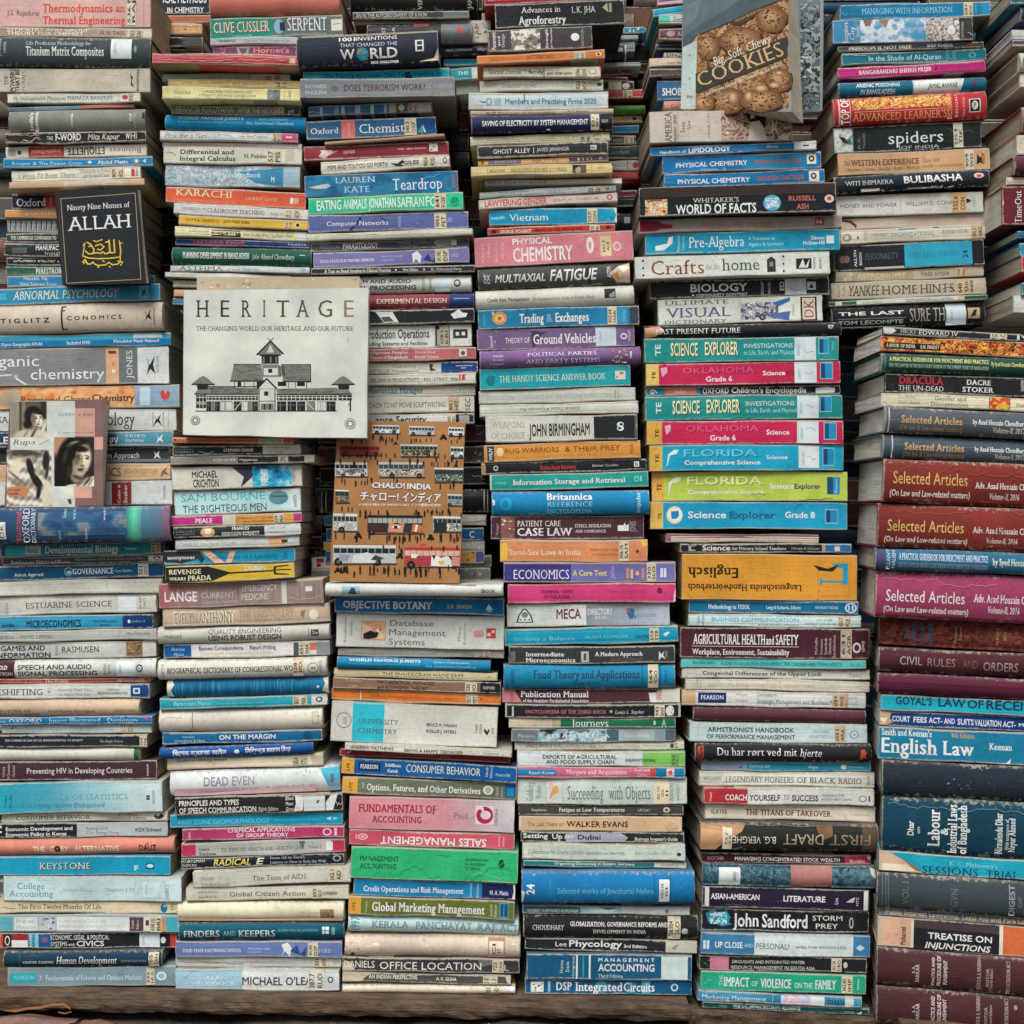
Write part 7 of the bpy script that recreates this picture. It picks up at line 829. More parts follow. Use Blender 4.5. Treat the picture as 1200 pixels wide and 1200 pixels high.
1028 1290 1074 1078 1107 1115 s-60y-11 4a3c40 | striped law textbook of peach, dark brown and orange lettered Treatise on Injunctions | B 1028 1036 0 1 c8b098;B 1036 1066 0 1 d6aa8c;B 1066 1069 0 1 d0ccbc;B 1164 1168 0 1 d0ccbc;B 1168 1290 0 1 cf6a3a;B 1069 1164 .3 1 24242a;T 1085 1156 .42 .62 d8d8cc b TREATISE ON;T 1082 1155 .74 .94 d8d8cc j INJUNCTIONS;T 1054 1060 .3 .9 3a302c bv Mohamed
1027 1290 1109 1116 1153 1158 h-60y-11 4a292d | upper of two matching dark maroon law volumes | T 1067 1070 .4 .6 b0a4a0 bv S. A.;T 1071 1075 .35 .85 b0a4a0 bv SARKAR;T 1089 1092 .15 .9 c0b4b0 bv PRACTICE AND;T 1095 1099 .1 .9 c0b4b0 bv PROCEDURE OF;T 1102 1106 .2 .85 c0b4b0 bv PUNISHMENT;T 1139 1143 .05 .9 b0a4a0 rv JUSTICE M. A. MANNAN;T 1149 1152 .3 .8 a09490 bv EDITOR;T 1153 1156 .3 .85 a09490 bv Fourth Edition;T 1171 1175 .08 .95 b0a4a0 rv THE DETENTION ACT
1027 1290 1155 1159 1199 1203 h-60y-11 4a292d | lower of two matching dark maroon law volumes | T 1067 1070 .4 .6 b0a4a0 bv S. A.;T 1071 1075 .35 .85 b0a4a0 bv SARKAR;T 1088 1092 .15 .9 c0b4b0 bv PRACTICE AND;T 1095 1099 .1 .9 c0b4b0 bv PROCEDURE OF;T 1101 1105 .2 .85 c0b4b0 bv PUNISHMENT;T 1138 1142 .05 .95 b0a4a0 rv JUSTICE M. A. MANNAN;T 1147 1150 .3 .8 a09490 bv EDITOR;T 1152 1155 .25 .85 a09490 bv Second Edition;T 1169 1173 .05 .95 b0a4a0 rv THE DETENTION ACT;E 1179 1183 .2 .32 8a7a78
#STACK eight 0
1184 1380 -12 -12 4 4 p-40 2a6f86 | blue-grey book at the very top right corner |
1195 1390 8 8 25 25 h-40 2f3c66 | navy book with cream page edges near top right corner |
1186 1380 35 33 46 45 s-40 c4c6c2 | white book above a purple strip at the right edge |
1186 1380 47 46 55 55 p-40 5f4f80 | thin purple and tan book at the right edge | B 1186 1380 .6 1 b09a70
1194 1390 62 62 84 84 h-40 b8b8ac | pale book with a green roundel at the right edge | E 1197 1212 .1 .9 1f7a58
1195 1390 86 86 102 103 s-40 c2c4bc | plain white book at the right edge below the green roundel |
1197 1390 126 126 154 156 h-40 8a3a30 | red-brown book at the right edge with pale page side |
1192 1390 158 158 182 182 p-40 c4bdac | worn cream book at the right edge above the plum one | N 1192 1220 .1 .9 a8a090,d0c8b8 8 4
1187 1390 183 183 205 206 h-40 5d2a40 | plum coloured hardcover at the right edge |
1180 1390 207 207 216 217 p-40 c9bda8 | thin cream book lying on the maroon travel guide |
1175 1390 219 217 263 262 s-40 6d2830 | maroon travel guide with outlined upright lettering at the right edge | T 1189 1198 .1 .96 24262a bv TimeOut;T 1189.4 1197.4 .11 .95 d0ccc8 rv TimeOut;E 1173.5 1176.5 .35 .5 d8d4cc
1192 1390 271 271 279 279 p-40 2f6fa8 | thin blue book under the maroon travel guide |
1195 1390 285 285 299 299 s-40 2e86b6 | medium blue book with broad cream pages at the right edge |
1197 1390 301 301 318 318 p-40 b8363c | red book with ragged cream pages at the right edge |
1197 1390 331 331 345 345 p-40 2f70a4 | blue book above a white one, lowest part of right edge pile |
1188 1390 348 351 366 369 p-40 c4c8c0 | white book lowest in the pile at the right edge |
'''
BACK = '''
#STACK back 0
140 246 -14 -14 16 16 s+120 1c2e3b | x | T 191 242 .26 .58 d0d4cc b ICAL METHODS;T 196 239 .76 .96 d0d4cc b IN CHEMISTRY
140 247 17 17 27 27 p+118 a5603c | x
140 237 27 28 40 40 p+110 c49a6c | x | N 212 236 .1 .9 8a6a4a,d8b890 8 4
140 238 43 43 55 55 p+112 2a2e30 | x | B 214 236 .1 .9 4a5254
140 238 57 57 66 66 p+112 24282a | x
410 560 -12 -12 12 12 h+70 1f2326 | x | T 490 495 .5 .98 a8aaa4 bv VER;T 548 553 .5 .95 a8aaa4 bv JAN
413 550 14 12 23 21 p+60 3d4041 | x | T 417 500 .25 .75 c0c2bc s AN IN THE AUTOBIOGRAPHY OF A NUN;B 519 550 0 1 6a7478
415 550 23 22 29 27 p+60 8b7266 | x
430 554 29 27 51 50 h+62 2a2e32 | x | B 517 554 0 1 6a7074;E 536 542 .25 .6 c0443c;B 485 503 .0 .2 8a3a30;T 448 452 .2 .9 a0a4a0 bv ETST;T 460 463 .2 .9 a0a4a0 bv RAR
540 575 24 24 50 50 s+66 c0bcb0 | x | N 556 574 .1 .9 5a5a54,2a2a28,a8a498 12 4;T 557 561 .2 .8 4a4a44 sv LAB
515 572 54 52 66 64 h+70 23283a | x | T 523 553 .4 .65 b0b4b4 s MEN'S COMPANION;T 559 571 .4 .65 b0b4b4 i Allegro
520 566 69 68 77 76 p+80 1795c0 | x
526 566 80 78 95 93 p+80 1a9aa8 | x | B 553 566 0 1 c0c8c4;T 536 549 .3 .55 d0dcd8 b THE
530 566 96 94 112 110 p+90 8a8e88 | x
567 705 -8 -14 8 -1 s+30 a32f3e | x | T 572 600 .3 .6 d8b0b0 b HOW TO TREAT
540 549 112 112 127 127 p+150 c0c2bc | x
538 549 131 131 153 153 p+150 6a3a3c | x
520 550 156 156 176 176 h+150 3a3e3f | x
520 550 178 178 196 196 h+150 33383a | x
690 755 33 31 40 39 p+170 1a7fb4 | x | T 701 720 .2 .75 c0d4dc b Praveen;N 724 750 .05 .95 c0c0b4,4a5a60,d0c8b8 16 4
690 748 41 41 47 46 p+170 9aa8a4 | x | N 720 744 .05 .95 c8c0b0,5a6a68 10 4
690 744 49 48 62 60 p+170 7a8a9c | x
690 734 53 52 70 69 h+160 2a3034 | x | T 714 730 .3 .55 c0c4c0 R PINCER;B 732 734 0 1 b0b4b0
690 751 73 73 78 78 p+160 9ab0b8 | x
690 741 82 80 89 88 p+170 7a3a40 | x | N 722 740 .1 .9 c0a098,5a2a30 6 3
690 736 90 90 95 95 p+170 6a2a30 | x
690 743 95 95 106 106 p+165 33383a | x | B 713 728 .1 .95 c4c0b0;E 729 738 .2 .85 c8c4b8
690 760 106 104 116 115 p+165 c0494c | x | K 730 741 0 1 823/ROD
690 756 124 123 135 133 h+165 3f7a30 | x
690 753 137 135 145 144 p+165 c8a87c | x | T 722 738 .3 .65 8a6a44 s LINDY;E 741 746 .2 .6 2a2622
690 749 147 146 157 156 p+165 1a70b0 | x
690 746 159 158 170 169 p+165 2f4038 | x | K 731 743 0 1 551/NAT;T 715 730 .25 .7 a8b0a8 s Tectnik
690 750 171 170 187 186 p+165 3a4648 | x | T 716 737 .35 .65 8a9494 s ectrifield
690 751 188 188 200 199 p+165 b0b0a8 | x | B 735 736 0 1 6a6a64;E 741 748 .2 .8 a8483c;T 718 733 .4 .6 7a7a74 s Prentice
690 752 202 201 215 214 h+165 9a2d36 | x | T 720 748 .4 .7 b86a6a s STANDARD
690 747 224 223 232 231 p+165 7a3a50 | x | N 726 746 .1 .9 a86a78,5a2a38 8 3
690 746 232 232 242 242 p+165 2a2e30 | x
690 742 250 250 275 275 h+165 22272b | x | B 731 738 .2 .5 a0a49c
765 832 10 2 21 10 p+60 189bc6 | x
772 832 17 16 29 28 p+60 b8c4bc | x | B 772 785 0 1 58c4ae;T 789 800 .3 .7 5a6a68 s Doct
770 830 -2 -6 8 1 p+64 8a4078 | x | B 770 830 .5 1 b8a8b0
772 832 33 33 47 47 p+60 6a4a5a | x | E 781 791 .25 .75 a89098;T 794 800 .3 .7 c0a8b0 s AL
768 832 52 52 58 58 p+66 20406a | x
778 832 61 61 68 67 p+60 b8b4a4 | x | T 781 800 .2 .8 5a5a50 b EINZ
761 832 69 67 78 77 p+58 d2bea4 | x | T 783 800 .4 .7 6a5a4a s Let the
761 832 81 79 90 88 p+58 4a4c4c | x | T 775 800 .3 .7 7a5a50 s JOURNEY
770 832 95 93 117 116 s+60 3f68a0 | x | T 776 812 .4 .78 d0d4d0 b SHOBHA
778 832 118 118 127 127 p+62 d2948e | x | T 786 800 .4 .9 a85a58 b CAT
372 586 500 498 520 518 p+60 5a3a52 | x | C 560 580 .2 .8 b0a0b0
372 586 524 522 544 542 p+60 4a4c4e | x | T 377 385 .1 .9 b03a38 b RED;N 553 578 .05 .95 8a8c8a,b8b8b4,3a3c3e 14 4
374 583 548 546 570 568 p+60 26292c | x | C 376 392 .2 .8 b0b4b0;C 554 578 .2 .8 9a9c9a
374 586 575 573 601 600 h+60 20262c | x | B 377 378 0 1 c0c4c0;B 382 383 0 1 c0c4c0;B 567 568 0 1 c0c4c0;B 571 572 0 1 c0c4c0
379 570 603 603 617 616 p+58 b8bab0 | x | B 379 400 0 1 1a86b4;C 545 568 .2 .8 8a8c84
382 567 619 618 634 633 p+58 1f5fa0 | x | T 550 556 .3 .8 d0d4d0 b C
379 568 635 634 645 645 p+58 a8b0a8 | x | B 379 400 0 1 d0a03c;N 545 567 .1 .9 8a9a90,c0c8c0 8 4
381 568 646 645 660 660 p+58 d09a48 | x | B 381 400 0 1 1f4f8c;B 558 568 0 1 4a5a98;N 545 558 .1 .9 6a4a3a,e0b870 8 4
365 576 652 651 667 664 p+56 c0bcb4 | x | B 371 380 .15 .5 8a2c3a;B 371 376 .55 .85 8a2c3a;B 400 576 0 1 5a5c58
365 575 668 665 682 681 p+56 6a6c68 | x | N 545 572 .05 .95 8a8c86,4a4c4a,a8aaa4 14 5
210 380 362 362 376 376 p+110 b8bab4 | x
210 380 378 378 392 392 p+110 c0bcae | x
207 380 394 394 402 402 p+110 9a9c98 | x
210 380 405 404 424 423 p+110 c4c4b8 | x
211 380 427 427 444 444 p+110 4a3a58 | x
'''
for _nm, _o, bs in parse(BOOKS):
    if _nm in ('seven', 'eight'):
        for b in bs: b['pages'] = ['cfcec4', 'c8c6ba', 'd2d1c9', 'bfb8a6'] if _nm == 'seven' else ['cbc6b6', 'b9b09a', 'd0cdc2']
    settle(bs)
    for b in bs: build_book(b)
# books in the rows behind, too many and too hidden to be things of their own: one mass
def build_mass():
    rr = random.Random(11); acc = {k: ([], [], [], []) for k in MATS}
    bs = [b for _n, _o, l in parse(BACK) for b in l]
    for b in bs: place(b)
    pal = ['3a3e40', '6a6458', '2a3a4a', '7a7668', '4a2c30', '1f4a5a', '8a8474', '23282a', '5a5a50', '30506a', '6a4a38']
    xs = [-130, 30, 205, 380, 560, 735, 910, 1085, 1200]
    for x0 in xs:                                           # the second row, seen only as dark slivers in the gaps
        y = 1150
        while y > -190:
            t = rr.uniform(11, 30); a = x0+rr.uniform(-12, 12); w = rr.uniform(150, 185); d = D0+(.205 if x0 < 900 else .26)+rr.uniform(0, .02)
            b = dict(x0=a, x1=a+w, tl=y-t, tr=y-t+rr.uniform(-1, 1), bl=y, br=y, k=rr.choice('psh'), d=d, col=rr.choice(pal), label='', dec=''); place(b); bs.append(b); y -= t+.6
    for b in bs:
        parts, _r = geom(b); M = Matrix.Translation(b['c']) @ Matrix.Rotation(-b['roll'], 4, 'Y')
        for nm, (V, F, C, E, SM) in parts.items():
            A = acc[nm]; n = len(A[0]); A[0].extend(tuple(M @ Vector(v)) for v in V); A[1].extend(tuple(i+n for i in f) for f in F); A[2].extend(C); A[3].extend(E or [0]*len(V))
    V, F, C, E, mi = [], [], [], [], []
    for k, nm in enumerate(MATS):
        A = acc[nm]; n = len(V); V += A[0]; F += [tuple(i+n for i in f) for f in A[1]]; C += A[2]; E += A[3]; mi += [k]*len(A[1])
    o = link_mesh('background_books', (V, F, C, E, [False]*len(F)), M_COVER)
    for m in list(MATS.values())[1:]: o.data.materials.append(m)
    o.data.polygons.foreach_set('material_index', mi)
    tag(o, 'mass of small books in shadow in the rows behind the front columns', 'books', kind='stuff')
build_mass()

# ------------------------------------------------------------------ books standing with their front cover outwards
class Face:
    """a cover plane: p0 on the photo's ray through pixel (ax, ay) at distance d; roll, lean back and yaw; maps photo pixels to the cover's own axes"""
    def __init__(s, ax, ay, d, roll=0, lean=0, yaw=0):
        s.o = px(ax, ay, d); s.M = Matrix.Rotation(math.radians(yaw), 3, 'Z') @ Matrix.Rotation(math.radians(-lean), 3, 'X') @ Matrix.Rotation(math.radians(-roll), 3, 'Y')
        s.n = s.M @ Vector((0, -1, 0))
    def __call__(s, x, y):
        ray = px(x, y, 1.0)-Vector((0, 0, CZ)); t = s.n.dot(s.o-Vector((0, 0, CZ)))/s.n.dot(ray); p = Vector((0, 0, CZ))+ray*t
        q = s.M.transposed() @ (p-s.o); return q.x, q.z
def prism(pts, y0, y1, inset=0.):
    """closed slab from an outline (x, z) between depths y0 and y1"""
    n = len(pts); cx = sum(p[0] for p in pts)/n; cz = sum(p[1] for p in pts)/n
    P = []
    for x, z in pts:
        L = math.hypot(x-cx, z-cz); k = (L-inset*1.4)/L; P.append((cx+(x-cx)*k, cz+(z-cz)*k))
    V = [(x, y0, z) for x, z in P]+[(x, y1, z) for x, z in P]
    F = [tuple(range(n)), tuple(range(2*n-1, n-1, -1))]+[((i+1) % n, i, i+n, (i+1) % n+n) for i in range(n)]
    return V, F
def subdiv_outline(pts, rr, k=6, j=.0006):
    out = []
    for a, b in zip(pts, pts[1:]+pts[:1]):
        for i in range(k):
            t = i/k; out.append((a[0]+(b[0]-a[0])*t+rr.uniform(-j, j), a[1]+(b[1]-a[1])*t+rr.uniform(-j, j)))
    return out
def cover_book(name, label, face, outline, th, board, col, ink, spine_left=True, pages='c9c2ae', group='books standing with their front covers outwards', seed=1):
    rr = random.Random(seed); r = thing(name, label, 'book', group); r.location = face.o; r.rotation_euler = face.M.to_euler()
    pts = [face(*p) for p in outline]; O = subdiv_outline(pts, rr)
    c = lin(col)
    V, F = prism(O, 0, board); V2, F2 = prism(O, th-board, th); n = len(V); m = len(O)
    V += V2; F += [tuple(i+n for i in f) for f in F2]
    if spine_left:                                          # the back of the book joins both boards along its left side
        L = [min(pts, key=lambda p: p[0]+p[1]*.3)[0]+.0003]; zt = max(p[1] for p in pts)-.0006; zb = min(p[1] for p in pts)+.0006
        lt = sorted(pts, key=lambda p: p[0])[:2]; lt.sort(key=lambda p: p[1]); (xb, zb), (xt, zt) = lt; zt -= .0006; zb += .0006
        k = len(V); V += [(xb-.0006, -.0001, zb), (xt-.0006, -.0001, zt), (xt+board, board*1.2, zt), (xb+board, board*1.2, zb), (xb-.0006, th+.0001, zb), (xt-.0006, th+.0001, zt), (xt+board, th-board*1.2, zt), (xb+board, th-board*1.2, zb)]
        F += [(k+q for q in f) for f in ((1, 0, 4, 5), (2, 6, 7, 3), (1, 2, 3, 0), (4, 7, 6, 5), (1, 5, 6, 2), (0, 3, 7, 4))]; F = [tuple(f) for f in F]
    E = [1. if i < m else 0. for i in range(len(V))]
    # ring of vertices inside the front so that only the rim reads as worn
    link_mesh('cover', (V, F, [c]*len(F), [0.]*len(V), [False]*len(F)), M_FACE, r)
    V, F = prism(subdiv_outline(pts, rr, 5, .0004), board+.0002, th-board-.0002, .0022 if board > .0008 else .0006); link_mesh('page_block', (V, F, [lin(pages)]*len(F), None, [False]*len(F)), M_PAGE, r)
    V = []; ink.flatten()
    for x, y, l in ink.v: q = face(x, y); V.append((q[0], -.0002-.00004*l, q[1]))
    link_mesh('cover_print', (V, ink.f, ink.c, None, [False]*len(ink.f)), M_PRINT, r)
    return r
def quad(ink, pts, col): ink.poly(pts, lin(col))
# --- the house drawing book
I = Ink(); z = lambda x, y: (180+x/4.615, 320+y/4.615)
def zp(col, *p): I.poly([z(a, b) for a, b in p], lin(col)); I.lay -= .3
def zr(col, x0, y0, x1, y1): zp(col, (x0, y0), (x1, y0), (x1, y1), (x0, y1))
for ch, a, b, c in (('H', 230, 300, '33342f'), ('E', 363, 410, '33342f'), ('R', 473, 530, '3f3f38'), ('I', 590, 606, '45443c'), ('T', 664, 734, '4c4a3e'), ('A', 770, 842, '504c3e'), ('G', 890, 965, '54503f'), ('E', 1030, 1083, '8a7a4c')):
    (xa, ya), (xb, yb) = z(a, 146), z(b, 238); I.text(xa, xb, ya, yb, lin(c), 'r', ch)
xa = 230
for wd, x1_ in (('THE', 285), ('CHANGING', 452), ('WORLD:', 572), ('OUR', 644), ('HERITAGE', 800), ('AND', 880), ('OUR', 952), ('FUTURE', 1078)):
    p, q = z(xa, 287), z(x1_, 312); I.text(p[0], q[0], p[1], q[1], lin('55564e'), 'r', wd); xa = x1_+9
rr = random.Random(5)
def hatch(x0, y0, x1, y1, n, col='3a3c38', sl=.0, w=2.):
    for i in range(n):
        x = x0+(x1-x0)*(i+rr.random()*.6)/n; I.strokes([z(x, y0+rr.uniform(0, 4)), z(x+sl*(y1-y0), y1-rr.uniform(0, 4))], w/4.6, lin(col))
DK, MD, LT = '242624', '747770', 'b9bcb2'
zp(MD, (632, 368), (703, 438), (556, 442)); hatch(575, 436, 690, 400, 0); zp(LT, (632, 388), (652, 430), (612, 430)); zp(DK, (632, 362), (706, 436), (698, 440), (632, 374), (563, 444), (553, 442))
for a, b in (((618, 352), (645, 380)), ((648, 350), (616, 382))): I.strokes([z(*a), z(*b)], .7, lin(DK))
zr(DK, 584, 446, 676, 490); zr(MD, 590, 452, 600, 486); zr(MD, 630, 452, 638, 486); zr(MD, 660, 452, 668, 486); zr(DK, 572, 440, 688, 447)
zp(MD, (435, 495), (583, 492), (594, 582), (415, 582)); zp(MD, (690, 498), (850, 492), (852, 588), (700, 586))
for i in range(60):
    y = 500+rr.random()*76; x = rr.uniform(425, 560); I.strokes([z(x, y), z(x+rr.uniform(8, 34), y+1)], .35, lin('4c4f4a'))
    y = 500+rr.random()*78; x = rr.uniform(704, 820); I.strokes([z(x, y), z(x+rr.uniform(8, 28), y+1)], .35, lin('4c4f4a'))
zr(DK, 432, 492, 584, 497); zr(DK, 690, 493, 850, 498); zr(DK, 414, 580, 596, 587); zr(DK, 696, 584, 853, 591); zr(DK, 846, 494, 851, 590)
zp(MD, (588, 494), (676, 494), (690, 560), (590, 560)); zr(LT, 596, 514, 672, 552); zr(DK, 620, 518, 642, 540); hatch(676, 500, 708, 556, 9, '3f423e', .1, 2.4)
zr(LT, 436, 590, 828, 626); zr(DK, 436, 588, 440, 626); zr(DK, 826, 590, 830, 628)
for a, b in ((454, 474), (558, 588), (672, 718), (776, 818)): zr(DK, a, 588, b, 612)
for a in (490, 540, 726, 764): zr(MD, a, 590, a+6, 622)
zp(MD, (280, 616), (566, 622), (566, 656), (272, 654)); zp(MD, (664, 626), (994, 620), (1000, 656), (670, 656))
for i in range(70):
    y = 622+rr.random()*30; x = rr.uniform(285, 530); I.strokes([z(x, y), z(x+rr.uniform(10, 36), y)], .35, lin('50534d'))
    y = 626+rr.random()*28; x = rr.uniform(675, 960); I.strokes([z(x, y), z(x+rr.uniform(10, 34), y)], .35, lin('50534d'))
zr(DK, 268, 652, 566, 657); zr(DK, 664, 654, 1002, 659); zr(DK, 276, 612, 566, 617)
zr(DK, 288, 664, 564, 686); zr(DK, 668, 664, 990, 688); zr(LT, 288, 672, 560, 675); zr(LT, 670, 672, 988, 676)
for i in range(14): zr(LT, 296+i*19.5, 664, 299+i*19.5, 686); zr(LT, 676+i*22.5, 664, 680+i*22.5, 688)
zp(LT, (612, 574), (662, 622), (562, 622)); zp(DK, (612, 566), (670, 624), (660, 626), (612, 578), (564, 628), (553, 626)); zr(LT, 572, 628, 654, 744); zr(DK, 598, 640, 620, 664); zr(DK, 568, 628, 573, 744); zr(DK, 654, 628, 659, 746); zr(MD, 580, 706, 650, 740); zr(DK, 596, 708, 604, 740); zr(DK, 624, 708, 634, 740); zr(MD, 574, 690, 654, 696)
for a, b, c in ((288, 310, DK), (316, 328, MD), (334, 356, DK), (362, 384, LT), (390, 424, LT), (436, 474, DK), (486, 508, LT), (514, 536, MD), (540, 562, DK), (670, 716, DK), (726, 770, DK), (778, 818, DK), (830, 872, MD), (888, 902, LT), (912, 932, LT), (938, 982, DK)):
    zr(DK, a-2, 694, b+2, 746); zr(c, a, 697, b, 744)
    if c == DK: zr(MD, a+(b-a)*.3, 697, a+(b-a)*.38, 744); zr(MD, a+2, 712, b-2, 715)
for p, q in (((438, 742), (472, 700)), ((832, 700), (870, 742))): I.strokes([z(*p), z(*q)], .8, lin(LT))
zr(DK, 226, 744, 990, 748)
for m in (1, -1):
    f = lambda x: x if m > 0 else 1293-x
    def zq(c, *p): zp(c, *[(f(a), b) for a, b in p])
    zq(MD, (268, 556), (288, 566), (330, 602), (206, 600), (248, 566)); zq(DK, (204, 598), (332, 600), (330, 606), (206, 605)); zq(DK, (234, 606), (296, 606), (292, 634), (238, 634)); zq(MD, (240, 630), (300, 630), (318, 654), (222, 652)); zq(DK, (220, 651), (320, 652), (318, 657), (222, 656))
    if m > 0:
        zr(DK, 230, 660, 284, 730)
        for y in (664, 690, 700): zr(LT, 232, y+6, 282, y+10)
        for x in (248, 266): zr(LT, x, 660, x+3, 728)
    else:
        zr(DK, 1000, 660, 1072, 688); zr(LT, 1002, 672, 1070, 676); zr(DK, 1060, 688, 1068, 748); zr(LT, 1020, 662, 1024, 686); zr(LT, 1042, 662, 1046, 686); zr(DK, 1054, 706, 1062, 712)
for cx, cy, r_ in ((226, 797, 26), (1063, 815, 30)):
    for k, c in ((1, '5f625c'), (.86, 'c9ccc4'), (.7, '5f625c'), (.36, 'c9ccc4')):
        a, b = z(cx-r_*k, cy-r_*k), z(cx+r_*k, cy+r_*k); I.ell(a[0], b[0], a[1], b[1], lin(c))
    for k in range(9):
        an = k*.7; I.strokes([z(cx+r_*.3*math.cos(an), cy+r_*.3*math.sin(an)), z(cx+r_*.62*math.cos(an), cy+r_*.62*math.sin(an))], .5, lin('c9ccc4'))
I.strokes([z(1050, 372), z(1048, 358), z(1056, 354)], .4, lin('7a7c74'))
cover_book('picture_book', 'large white landscape book with a pen drawing of a gabled wooden house', Face(323, 425, 1.936, roll=0, lean=2.0), [(215.7, 340.6), (431.4, 337), (430, 513.5), (214.7, 509.5)], .016, .0022, 'c6c9c1', I, seed=2)
J = Ink(); J.blobs(234, 420, 325, 338, ['b8a48c', 'c8bca8', 'a08a72'], 26, 7, 1, rr)
cover_book('worn_book', 'brown edged worn book showing only its top behind the house drawing book', Face(326, 420, 1.958, roll=0, lean=2.0), [(231, 325), (421, 324), (421, 500), (231, 500)], .02, .0022, 'b9a993', J, seed=3)
# --- the black cover with golden calligraphy
I = Ink(); q = lambda x, y: (x/5, 200+y/5); G = lin('b5a06a')
for a, b in (((357, 165), (792, 132)), ((792, 132), (826, 636)), ((826, 636), (392, 660)), ((392, 660), (357, 165))): I.strokes([q(*a), q(*b)], .65, G)
for i, c in enumerate(('4a5258',)): I.strokes([q(345, 150), q(372, 668)], .5, lin(c))
I.line_text(*q(394, 234), *q(760, 214), 6.6, lin('d2d6d4'), 'r', 'Ninety Nine Names of')
I.line_text(*q(398, 354), *q(770, 332), 16, lin('d6dad8'), 'r', 'ALLAH')
Y = lin('d6b638')
def cal(w, *p): I.strokes([q(*a) for a in p], w, Y)
cal(1.5, (486, 500), (520, 512), (580, 516), (640, 514), (705, 506), (708, 470), (700, 412)); cal(1.5, (484, 536), (500, 520), (512, 545), (530, 548), (545, 536), (556, 548), (580, 556), (620, 552), (640, 538), (660, 552), (690, 548), (706, 535), (706, 505))
cal(1.6, (500, 470), (520, 488), (545, 486), (552, 462), (530, 430), (510, 420)); cal(1.5, (545, 486), (570, 480), (590, 486), (606, 476), (618, 488), (640, 480), (668, 482)); cal(1.5, (560, 440), (590, 430), (610, 446), (590, 466), (572, 460)); cal(1.7, (640, 408), (646, 482)); cal(1.7, (668, 406), (674, 480)); cal(1.5, (620, 420), (636, 416)); cal(1.2, (486, 440), (498, 424), (490, 470), (486, 500)); cal(1.2, (548, 410), (566, 416), (600, 404)); cal(1.3, (520, 446), (536, 440)); cal(1.2, (690, 530), (720, 536), (708, 556)); cal(1.2, (504, 530), (490, 545)); cal(1.2, (600, 528), (612, 534)); cal(1.2, (640, 560), (648, 566)); cal(1.2, (572, 562), (580, 568)); cal(1.2, (700, 430), (716, 424))
cover_book('slim_book', 'black upright book with gold calligraphy and thin gold border', Face(117, 276, 1.974, roll=3.4, lean=1.5, yaw=-11), [(64.4, 225), (160.5, 219), (170.5, 331.5), (73.5, 334.5)], .017, .0016, '262b30', I, seed=4)
# --- the film cover with black and white portraits
I = Ink(); q = lambda x, y: (x/5, 400+y/5)
def qp(c, *p): I.poly([q(a, b) for a, b in p], lin(c)); I.lay -= .25
def qr(c, x0, y0, x1, y1): qp(c, (x0, y0), (x1, y0), (x1, y1), (x0, y1))
qr('b9bfb6', 62, 350, 440, 970); qr('7d625f', 442, 346, 604, 962); qr('b9c2bc', 322, 392, 440, 552); qr('c39a86', 440, 392, 556, 556)
def h3(c): return [int(c[i:i+2], 16) for i in (0, 2, 4)]
def paint(x0, y0, x1, y1, bg, layers, cell=4.2, grain=5):
    """a printed half-tone picture: soft ellipses laid over each other, sampled on a fine mosaic"""
    g0 = len(I.v); g = random.Random(3); nx, ny = int((x1-x0)/cell), int((y1-y0)/cell)
    for j in range(ny):
        for i in range(nx):
            x, y = x0+(x1-x0)*(i+.5)/nx, y0+(y1-y0)*(j+.5)/ny; c = list(h3(bg(x, y) if callable(bg) else bg))
            for L in layers:
                cx, cy, rx, ry, rot, col, s = L[:7]; u, v = x-cx, y-cy; u, v = u*math.cos(rot)+v*math.sin(rot), -u*math.sin(rot)+v*math.cos(rot)
                d = math.hypot(u/rx, v/ry); a = min(1, max(0, (1+s-d)/(2*s))); a = a*a*(3-2*a)
                if a > 0: k = h3(col); c = [p+(r-p)*a for p, r in zip(c, k)]
            n = g.uniform(-grain, grain); hx = '%02x%02x%02x' % tuple(int(min(255, max(0, (p+n)*k))) for p, k in zip(c, (1., .955, .885)))
            w, k = (x1-x0)/nx, (y1-y0)/ny; m = len(I.v); X0, Y0 = q(x0+i*w, y0+j*k); X1, Y1 = q(x0+(i+1)*w, y0+(j+1)*k)
            I.v += [(X0, Y0, I.lay), (X1, Y0, I.lay), (X1, Y1, I.lay), (X0, Y1, I.lay)]; I.f.append((m, m+1, m+2, m+3)); I.c.append(lin(hx))
    I.grp.append((g0, len(I.v), I.lay)); I.lay += .5
